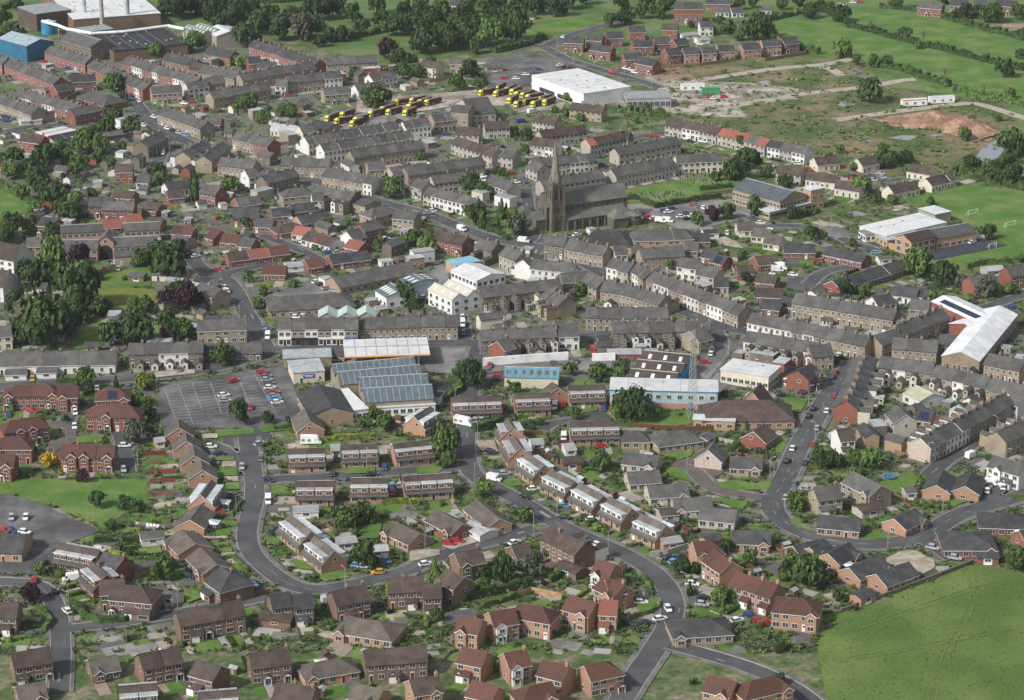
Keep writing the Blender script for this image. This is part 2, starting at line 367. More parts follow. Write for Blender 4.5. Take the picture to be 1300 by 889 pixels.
def gdoor():
    b = MB(); b.box(-1.25, -.05, 0, 1.25, .02, 2.1, M_white); return b.mesh('garage_door')
def gable_mesh(w_, e, rc, wc, k):
    def f():
        b = MB(); m = wm(wc); h = w_/2; r = e+h*.8; Y = -.85; yb = (r-e)/k+.1
        b.poly([(-h,Y,0),(h,Y,0),(h,Y,e),(0,Y,r),(-h,Y,e)], m); b.poly([(h,Y,0),(h,.1,0),(h,.1,e),(h,Y,e)], m); b.poly([(-h,.1,0),(-h,Y,0),(-h,Y,e),(-h,.1,e)], m)
        for sx in (-1, 1):
            a_ = [(sx*(h+.2),Y-.2,e-.16),(0,Y-.2,r),(0,yb,r),(sx*(h+.2),-.1,e-.16)]; t_ = [(x, y, z+.15) for x, y, z in a_]; b.hexa(a_[::sx], t_[::sx], rm(rc))
            b.hexa([(sx*(h+.2),Y-.25,e-.2),(0,Y-.25,r-.04),(0,Y-.21,r-.04),(sx*(h+.2),Y-.21,e-.2)], [(sx*(h+.2),Y-.25,e+.02),(0,Y-.25,r+.18),(0,Y-.21,r+.18),(sx*(h+.2),Y-.21,e+.02)], M_white)
        return b.mesh('front_gable')
    return cached(('fg', w_, e, rc, wc, round(k, 2)), f)
def lean_mesh(w_, rc, wc):
    def f():
        b = MB(); x = w_/2; b.box(-x, -1.7, 0, x, 0, 2.3, wm(wc)); b.hexa([(-x-.15,-2.0,2.2),(x+.15,-2.0,2.2),(x+.15,0,3.1),(-x-.15,0,3.1)], [(-x-.15,-2.0,2.36),(x+.15,-2.0,2.36),(x+.15,0,3.26),(-x-.15,0,3.26)], rm(rc))
        b.box(-x+.3, -1.75, .05, -x+2.4, -1.69, 2.05, M_white); b.box(.4, -1.76, .8, x-.4, -1.7, 1.95, M_white); b.box(.5, -1.78, .88, x-.5, -1.75, 1.87, M_glass)
        return b.mesh('lean_to')
    return cached(('lean', w_, rc, wc), f)
def porch_mesh(rc):
    def f():
        b = MB(); m = rm(rc)
        for sx in (-1, 1): b.box(sx*.95-.07, -1.3, 0, sx*.95+.07, -1.16, 2.3, M_white)
        for sx in (-1, 1):
            b.hexa([(sx*1.2,-1.5,2.25),(0,-1.5,3.0),(0,0,3.0),(sx*1.2,0,2.25)][::sx], [(sx*1.2,-1.5,2.37),(0,-1.5,3.12),(0,0,3.12),(sx*1.2,0,2.37)][::sx], m)
        b.poly([(-1.1,-1.45,2.3),(1.1,-1.45,2.3),(0,-1.45,2.98)], M_white)
        return b.mesh('porch')
    return cached(('porch', rc), f)
# ------------------------------------------------------------------ ground, roads, lawns, fields
ZS = [0.03]
def nextz(st=.006): ZS[0] += st; return ZS[0]
def sheet(name, pts, m, z, kind='structure'):
    b = MB(); P = list(pts)
    a = sum(P[i][0]*P[(i+1) % len(P)][1]-P[(i+1) % len(P)][0]*P[i][1] for i in range(len(P)))
    if a < 0: P = P[::-1]
    b.poly([(x, y, z) for x, y in P], m); o = b.obj(name); o['kind'] = kind; return o
POLYS = []   # paved or open areas where nothing is scattered
def inside(x, y, P):
    c = False; j = len(P)-1
    for i in range(len(P)):
        if (P[i][1] > y) != (P[j][1] > y) and x < (P[j][0]-P[i][0])*(y-P[i][1])/(P[j][1]-P[i][1])+P[i][0]: c = not c
        j = i
    return c
ROADS = []   # (polyline, halfwidth)
def smooth(P, it=2):
    for _ in range(it):
        Q = [P[0]]
        for a, b in zip(P, P[1:]): Q += [(a[0]*.75+b[0]*.25, a[1]*.75+b[1]*.25), (a[0]*.25+b[0]*.75, a[1]*.25+b[1]*.75)]
        P = Q+[P[-1]]
    return P
def resample(P, st):
    out = [P[0]]; rem = st
    for a, b in zip(P, P[1:]):
        L = hypot(b[0]-a[0], b[1]-a[1]); p = rem
        while p <= L: out.append((a[0]+(b[0]-a[0])*p/L, a[1]+(b[1]-a[1])*p/L)); p += st
        rem = p-L
    out.append(P[-1]); return out
def offs(P, o):
    R = []
    for i in range(len(P)):
        a = P[max(0, i-1)]; b = P[min(len(P)-1, i+1)]; dx, dy = b[0]-a[0], b[1]-a[1]; L = hypot(dx, dy) or 1
        R.append((P[i][0]+dy/L*o, P[i][1]-dx/L*o))
    return R
def segd(x, y, a, b):
    dx, dy = b[0]-a[0], b[1]-a[1]; L2 = dx*dx+dy*dy or 1e-9; t = max(0, min(1, ((x-a[0])*dx+(y-a[1])*dy)/L2)); return hypot(x-a[0]-dx*t, y-a[1]-dy*t)
RG = {}
def road_index():
    for k, (P, hw, nm) in enumerate(ROADS):
        for a, b in zip(P, P[1:]):
            for gx in range(int(min(a[0], b[0])-12)//20, int(max(a[0], b[0])+12)//20+1):
                for gy in range(int(min(a[1], b[1])-12)//20, int(max(a[1], b[1])+12)//20+1): RG.setdefault((gx, gy), []).append((k, a, b, hw))
def on_road(x, y, mg=0, skip=-1):
    for k, a, b, hw in RG.get((int(x)//20, int(y)//20), ()):
        if k != skip and segd(x, y, a, b) < hw+mg: return True
    return False
HG = {}
def house_index():
    for h in HOUSES:
        R = hypot(h[4], h[5])+6
        for gx in range(int(h[0]-R)//20, int(h[0]+R)//20+1):
            for gy in range(int(h[1]-R)//20, int(h[1]+R)//20+1): HG.setdefault((gx, gy), []).append(h)
def in_house(x, y, mg=0, me=None):
    for h in HG.get((int(x)//20, int(y)//20), ()):
        if me and abs(h[0]-me[0]) < .01 and abs(h[1]-me[1]) < .01: continue
        dx, dy = x-h[0], y-h[1]
        if abs(dx*h[2]+dy*h[3]) < h[4]+mg and abs(-dx*h[3]+dy*h[2]) < h[5]+mg: return True
    return False
def in_poly(x, y): return any(bb[0] < x < bb[1] and bb[2] < y < bb[3] and inside(x, y, P) for P, bb in POLYS)
def addpoly(P): POLYS.append((P, (min(p[0] for p in P), max(p[0] for p in P), min(p[1] for p in P), max(p[1] for p in P))))
def free(x, y, mg=.5, me=None): return not on_road(x, y, mg) and not in_house(x, y, mg, me) and not in_poly(x, y)

# ------------------------------------------------------------------ trees, bushes, hedges
FOL = {'d': (.034,.060,.017), 'm': (.058,.098,.025), 'l': (.085,.125,.036), 'y': (.13,.155,.025), 'p': (.028,.013,.017), 'g': (.060,.072,.042), 'b': (.07,.065,.04), 'o': (.30,.20,.02)}
FW = {'d': 'dark green', 'm': 'green', 'l': 'light green', 'y': 'yellow green', 'p': 'dark purple', 'g': 'grey green', 'b': 'bare grey brown', 'o': 'golden yellow'}
def fm(c): 
    k = FOL[c]; return mat('leaves_'+FW[c].replace(' ', '_'), k, .75, .35, .9, tuple(v*1.55 for v in k), .2, .5, .28, spec=.2)
def crown_mesh(kind, var, shape):
    """unit crown: radius 1 in plan, height 0..1 scaled by the caller; leaf clumps of small tilted faces in uneven lobes"""
    def f():
        R = random.Random(var*31+len(shape)*7+ord(shape[0])); b = MB(); m = fm(kind)
        lobes = []
        if shape == 'round':
            for i in range(15):
                a = i*2.4+R.uniform(-.5, .5); z = R.uniform(.2, .84); rr = R.uniform(.35, .78)*(1 if z < .62 else .75); s_ = R.uniform(.26, .44)*(1.1-abs(z-.5)*.6)
                lobes.append((cos(a)*rr, sin(a)*rr, z, s_))
            lobes += [(0, 0, .45, .55), (0, 0, .7, .45)]; nl = 66; q = .11
        elif shape == 'cone':
            for i in range(12):
                z = .08+.88*i/11; a = R.uniform(0, 2*pi); lobes.append((cos(a)*.15*(1-z), sin(a)*.15*(1-z), z, .85*(1-z)+.12))
            nl = 60; q = .15
        elif shape == 'bush':
            for i in range(8):
                a = R.uniform(0, 2*pi); rr = R.uniform(.2, .6); lobes.append((cos(a)*rr, sin(a)*rr, R.uniform(.3, .7), R.uniform(.3, .45)))
            nl = 34; q = .17
        else:   # bare
            nl = 0; q = .1
        for (x, y, z, s_) in lobes:
            for _ in range(nl):
                a = R.uniform(0, 2*pi); c_ = R.uniform(-.75, 1); sc = sqrt(max(0, 1-c_*c_)); rad = s_*(R.random()**.33)*R.uniform(.85, 1.12)
                n = Vector((cos(a)*sc, sin(a)*sc, c_)); p = Vector((x, y, z)) + Vector((n.x*rad, n.y*rad, n.z*rad*(.62 if shape != 'cone' else .3)))
                if p.z < .02: p.z = .02+R.random()*.08
                n2 = (n+Vector((R.uniform(-.7,.7), R.uniform(-.7,.7), R.uniform(-.3,.9)))).normalized(); u = n2.orthogonal().normalized(); v = n2.cross(u); t = R.uniform(0, 6.28)
                u, v = u*cos(t)+v*sin(t), v*cos(t)-u*sin(t); h = q*R.uniform(.6, 1.2)
                b.poly([p-u*h, p-v*h*.8, p+u*h, p+v*h*.8], m)
        if shape == 'bare':
            def br(p, d, L, r, k):
                e = p+d*L; b.tube(p, e, r, r*.6, m, 4)
                if k:
                    for _ in range(4): br(p+d*L*R.uniform(.5, 1), (d+Vector((R.uniform(-.9,.9), R.uniform(-.9,.9), R.uniform(-.1,.5)))).normalized(), L*.62, r*.5, k-1)
            br(Vector((0,0,.2)), Vector((0,0,1)), .42, .045, 3)
        return b.mesh('crown')
    return cached(('crown', kind, var, shape), f)
def trunk_mesh(var):
    def f():
        R = random.Random(var+90); b = MB(); b.tube((0,0,0), (.02,.01,.45), .055, .035, M_trunk, 7)
        for i in range(6):
            a = i*1.05+R.random(); b.tube((.01,0,.25+.04*i), (cos(a)*.45, sin(a)*.45, .5+.05*i), .028, .008, M_trunk, 5)
        b.tube((.02,.01,.44), (0,0,.8), .035, .01, M_trunk, 6); return b.mesh('trunk')
    return cached(('trunk', var), f)
TREES = []
def tree(x, y, rad, h, kind, shape='round', phrase=None, label=None, name=None, cat='tree', group=None):
    var = rnd.randrange(6); nm = name or {'round': 'tree', 'cone': 'conifer_tree', 'bush': 'bush', 'bare': 'bare_tree'}[shape]
    size = ('tall' if h > 13 else 'small' if h < 6 else 'leafy')
    lab = label or {'round': size+' '+FW[kind]+' tree', 'cone': FW[kind]+' pointed conifer', 'bush': FW[kind]+' garden bush', 'bare': 'thin bare-branched tree'}[shape]
    c = 'bush' if shape == 'bush' else 'tree'
    if shape == 'bush':
        o = thing(nm, (x, y, -.05), rnd.uniform(0, 6.28), lab, 'bush', 'bushes in the gardens', phrase, crown_mesh(kind, var % 3, 'bush'), (rad, rad, h)); return o
    o = thing(nm, (x, y, 0), rnd.uniform(0, 6.28), lab, c, group or 'trees about the town', phrase)
    if shape == 'bare': link('crown', crown_mesh(kind, var % 3, 'bare'), o, (0,0,-.15*h), 0, (rad*1.6, rad*1.6, h*1.1)); tr = link('trunk', cached('bt', lambda: bt()), o, (0,0,0), 0, (rad*.8, rad*.8, h*.3)); return o
    base = .03*h if shape == 'round' else .02*h
    link('trunk', trunk_mesh(var % 3), o, (0,0,0), 0, (rad, rad, h)); link('crown', crown_mesh(kind, var, shape), o, (0,0,base), 0, (rad, rad, h-base))
    TREES.append((x, y, rad)); return o
def bt():
    b = MB(); b.tube((0,0,0), (0,0,1), .07, .05, M_trunk, 6); return b.mesh('trunk')
def hedge(P, w_, h, kind, label, phrase, group='hedges', dens=5, irr=.15, name='hedge', cat='hedge'):
    """clipped or wild hedge along a path: solid twiggy core under a skin of leaf-sized faces"""
    b = MB(); m = fm(kind); R = random.Random(int(P[0][0]*7+P[0][1])); P = resample(P, 1.6 if h < 4 else 3)
    if len(P) > 2 and hypot(P[-1][0]-P[-2][0], P[-1][1]-P[-2][1]) < .4: P.pop(-2)
    core = offs(P, w_/2*.8), offs(P, -w_/2*.8)
    bp = [1+irr*R.uniform(-1.2, 1.6) for _ in P]
    for i in range(len(P)-1):
        hh = h*.86*max(.5, bp[i])
        b.hexa([(*core[0][i],0),(*core[0][i+1],0),(*core[1][i+1],0),(*core[1][i],0)], [(*core[0][i],hh),(*core[0][i+1],hh),(*core[1][i+1],hh),(*core[1][i],hh)], m)
    q = min(.42, .22*max(1, h/2.2)) if irr < .3 else h*.13
    for i in range(len(P)-1):
        a, c = P[i], P[i+1]; L = hypot(c[0]-a[0], c[1]-a[1]); ux, uy = (c[0]-a[0])/L, (c[1]-a[1])/L
        bump = max(.5, bp[i])
        for _ in range(int(L*dens*(w_+2*h)/(q*14)*.5)+3):
            t = R.random()*L; k = R.random()*(w_+2*h)
            if k < h: o_, z = w_/2, k
            elif k < 2*h: o_, z = -w_/2, k-h
            else: o_, z = R.uniform(-w_/2, w_/2), h
            z *= bump; o_ *= 1+irr*R.uniform(-.5, 1)
            p = Vector((a[0]+ux*t+uy*o_, a[1]+uy*t-ux*o_, max(.1, z)+R.uniform(-.08,.08)*h*.5))
            n2 = Vector((uy*o_*2/w_+R.uniform(-.7,.7), -ux*o_*2/w_+R.uniform(-.7,.7), (1.0 if z > h*.85 else .1)+R.uniform(-.3,.5))).normalized(); u = n2.orthogonal().normalized(); v = n2.cross(u); s_ = q*R.uniform(.6,1.3)
            b.poly([p-u*s_, p-v*s_, p+u*s_, p+v*s_], m)
    o = b.obj(name); reg(o, label, cat, group, phrase); return o

# ------------------------------------------------------------------ vehicles
CARC = {'w': ((.75,.75,.74), 'white'), 's': ((.38,.40,.42), 'silver'), 'g': ((.13,.14,.15), 'grey'), 'k': ((.015,.016,.02), 'black'), 'r': ((.42,.015,.02), 'red'), 'b': ((.02,.05,.20), 'blue'),
        'L': ((.12,.32,.55), 'light blue'), 'n': ((.018,.025,.06), 'navy'), 'y': ((.55,.30,.02), 'gold yellow'), 'c': ((.55,.5,.38), 'cream'), 'v': ((.03,.09,.05), 'dark green')}
def carpaint(c): return mat('car_paint_'+CARC[c][1].replace(' ', '_'), CARC[c][0], .25, 0, spec=.5)
def loft(b, secs, m):
    """secs: list of (x, halfwidth bottom, z bottom, halfwidth top, z top)"""
    for a, c in zip(secs, secs[1:]):
        for sgn in (1,-1):
            q = [(a[0], sgn*a[1], a[2]), (c[0], sgn*c[1], c[2]), (c[0], sgn*c[3], c[4]), (a[0], sgn*a[3], a[4])]; b.poly(q if sgn < 0 else q[::-1], m)
        b.poly([(a[0],-a[3],a[4]),(c[0],-c[3],c[4]),(c[0],c[3],c[4]),(a[0],a[3],a[4])], m)
    for a, fl in ((secs[0], 0), (secs[-1], 1)):
        q = [(a[0],-a[1],a[2]),(a[0],a[1],a[2]),(a[0],a[3],a[4]),(a[0],-a[3],a[4])]; b.poly(q if fl else q[::-1], m)
def car_parts(typ, c):
    def f():
        m = carpaint(c); b = MB(); g = MB(); out = []
        if typ == 'car':
            loft(b, [(-2.1,.72,.35,.68,.75),(-2.0,.82,.3,.78,.88),(-1.2,.88,.28,.84,.95),(.6,.88,.28,.84,.93),(1.6,.86,.28,.78,.78),(2.05,.74,.33,.66,.62)], m)
            loft(b, [(-1.35,.70,1.40,.62,1.46),(-.2,.70,1.44,.64,1.50),(.35,.68,1.38,.60,1.43)], m)
            loft(g, [(-1.95,.74,.86,.72,.9),(-1.4,.80,.92,.68,1.41),(.35,.80,.92,.66,1.39),(1.05,.78,.88,.74,.92)], M_glass)
            wz = [(-1.3,.84),(1.3,.84)]
        else:
            loft(b, [(-2.5,.95,.35,.88,2.05),(-2.3,.97,.32,.9,2.25),(.9,.97,.32,.9,2.25),(1.35,.96,.32,.84,2.0),(2.0,.93,.34,.8,1.25),(2.5,.86,.36,.76,.85)], m)
            g.box(1.0, -.985, 1.15, 1.6, -.93, 1.8, M_glass); g.box(1.0, .93, 1.15, 1.6, .985, 1.8, M_glass)
            g.poly([(1.99,-.78,1.3),(1.99,.78,1.3),(1.42,.76,2.0),(1.42,-.76,2.0)], M_glass); wz = [(-1.6,.92),(1.6,.92)]
        wh = MB(); wh.tube((0,-.11,.32),(0,.11,.32), .32, .32, M_tyre, 12); wh.tube((0,-.12,.32),(0,.12,.32), .19, .19, M_steel, 8)
        l = MB(); l.box(-.03,-.15,0,.05,.15,.12, mat('lamp_lens', (.8,.8,.75), .2, 0))
        return b.mesh('body'), g.mesh('window'), wh.mesh('wheel'), wz, l.mesh('headlight')
    return cached(('car', typ, c), f)
def car(x, y, ang, c, typ='car', phrase=None, z=.06, desc=None):
    bm_, gm, wh, wz, hl = car_parts(typ, c)
    o = thing('parked_'+typ if not desc else desc[0], (x, y, z), ang, CARC[c][1]+' parked '+typ if not desc else desc[1], typ, 'vehicles parked in the town', phrase)
    link('body', bm_, o); link('window', gm, o)
    if prj(x, y)[1] > 200:
        for wx, wy in wz:
            for s in (-1, 1): link('wheel', wh, o, (wx, s*wy, 0))
        for s in (-1, 1): link('headlight', hl, o, (2.02 if typ == 'car' else 2.47, s*.5, .62))
    return o

# ------------------------------------------------------------------ large buildings given by three roof corners
def rect3(a, b_, c, z):
    A = gp(*a, z); B = gp(*b_, z); Cc = gp(*c, z); ang = atan2(B[1]-A[1], B[0]-A[0]); L = hypot(B[0]-A[0], B[1]-A[1])
    ux, uy = cos(ang), sin(ang); D = abs(-(Cc[0]-B[0])*uy+(Cc[1]-B[1])*ux)
    cx, cy = (A[0]+B[0])/2-uy*D/2, (A[1]+B[1])/2+ux*D/2
    return cx, cy, ang, L, D
def block(name, cat, label, phrase, a, b_, c, z, wall, roofm, style='flat', win=0, winz=(1.0,), rise=2.0, bays=1, fascia=None, rl=0, dmin=None, up=None, skip_foot=False, winw=1.6, winh=1.3, wcol=None, rib=0, rlm=None):
    cx, cy, ang, L, D = rect3(a, b_, c, z)
    if dmin: 
        cx += -sin(ang)*(dmin-D)/2; cy += cos(ang)*(dmin-D)/2; D = dmin
    o = thing(name, (cx, cy, 0), ang, label, cat, None, phrase); hx, hy = L/2, D/2
    ROWS.append((cx, cy, phrase_of.get(label, label), L))
    if not skip_foot: footprint(cx, cy, ang, L, D)
    wb = MB(); rb = MB(); m = wall
    if style == 'flat':
        wb.box(-hx,-hy,0,hx,hy,z-.02,m)
        for i in range(1, int(L/6)): rb.box(-hx+i*6,-hy,z+.35,-hx+i*6+.12,hy,z+.4,M_conc)
        rb.box(-hx-.25,-hy-.25,z,hx+.25,hy+.25,z+.35,fascia or roofm,roofm)
        for i in range(int(L*D/160)):
            x, y = rnd.uniform(-hx*.8,hx*.8), rnd.uniform(-hy*.8,hy*.8); rb.box(x-.5,y-.5,z+.34,x+.5,y+.5,z+.8,M_conc,M_felt2)
    else:
        n = bays; along = style == 'gx'      # ridge along x, or along y
        wb.box(-hx,-hy,0,hx,hy,z-.1,m)
        for i in range(n):
            if along: y0 = -hy+D*i/n; y1 = y0+D/n; ym = (y0+y1)/2
            else: x0 = -hx+L*i/n; x1 = x0+L/n; xm = (x0+x1)/2
            if along:
                rb.box(-hx-.3,ym-.22,z+rise+.1,hx+.3,ym+.22,z+rise+.28,M_rib)
                for X in (-hx, hx):
                    q = [(X,y0,z-.1),(X,y1,z-.1),(X,ym,z+rise-.05)]; wb.poly(q if X > 0 else q[::-1], wcol or m)
                for (ya, yb_) in ((y0-.25, ym), (ym, y1+.25)):
                    za, zb = (z-.05, z+rise) if yb_ == ym else (z+rise, z-.05)
                    rb.hexa([(-hx-.3,ya,za),(hx+.3,ya,za),(hx+.3,yb_,zb),(-hx-.3,yb_,zb)], [(-hx-.3,ya,za+.2),(hx+.3,ya,za+.2),(hx+.3,yb_,zb+.2),(-hx-.3,yb_,zb+.2)], roofm)
                    for k in range(int(L/rib) if rib else 0): X = -hx+rib*(k+.5); rb.hexa([(X,ya,za+.2),(X+.14,ya,za+.2),(X+.14,yb_,zb+.2),(X,yb_,zb+.2)], [(X,ya,za+.29),(X+.14,ya,za+.29),(X+.14,yb_,zb+.29),(X,yb_,zb+.29)], M_rib)
                    if rl:
                        for k in range(rl):
                            xx = -hx+L*(k+.5)/rl; f0, f1 = .3, .7; P = lambda f: (ya+(yb_-ya)*f, za+(zb-za)*f)
                            (p0, q0), (p1, q1) = P(f0), P(f1)
                            rb.hexa([(xx-.6,p0,q0+.2),(xx+.6,p0,q0+.2),(xx+.6,p1,q1+.2),(xx-.6,p1,q1+.2)], [(xx-.6,p0,q0+.26),(xx+.6,p0,q0+.26),(xx+.6,p1,q1+.26),(xx-.6,p1,q1+.26)], rlm or M_rl)
            else:
                for Y in (-hy, hy):
                    q = [(x0,Y,z-.1),(x1,Y,z-.1),(xm,Y,z+rise-.05)]; wb.poly(q if Y < 0 else q[::-1], wcol or m)
                for (xa, xb) in ((x0-.25 if i == 0 else x0, xm), (xm, x1+.25 if i == n-1 else x1)):
                    za, zb = (z-.05, z+rise) if xb == xm else (z+rise, z-.05)
                    rb.hexa([(xa,-hy-.3,za),(xb,-hy-.3,zb),(xb,hy+.3,zb),(xa,hy+.3,za)], [(xa,-hy-.3,za+.2),(xb,-hy-.3,zb+.2),(xb,hy+.3,zb+.2),(xa,hy+.3,za+.2)], roofm)
                    if rl:
                        for k in range(rl):
                            yy = -hy+D*(k+.5)/rl; P = lambda f: (xa+(xb-xa)*f, za+(zb-za)*f)
                            (p0, q0), (p1, q1) = P(.3), P(.7)
                            rb.hexa([(p0,yy-.6,q0+.2),(p1,yy-.6,q1+.2),(p1,yy+.6,q1+.2),(p0,yy+.6,q0+.2)], [(p0,yy-.6,q0+.26),(p1,yy-.6,q1+.26),(p1,yy+.6,q1+.26),(p0,yy+.6,q0+.26)], M_rl)
    wb.obj('wall', o); rb.obj('roof', o)
    if win:
        for wz in winz:
            for i in range(win):
                x = -hx+L*(i+.5)/win; link('window', window_mesh(winw, winh), o, (x, -hy, wz)); link('window', window_mesh(winw, winh), o, (x, hy, wz), pi)
            k = max(1, int(D/(L/win)))
            for i in range(k):
                y = -hy+D*(i+.5)/k
                for sx in (-1, 1): link('window', window_mesh(winw, winh), o, (sx*hx, y, wz), sx*pi/2)
    return o, L, D
phrase_of = {}
M_rib = mat('roof_rib', (.36,.40,.41), .6, .1, 2)
M_rl = mat('roof_light', (.62,.66,.66), .35, .05, 2)
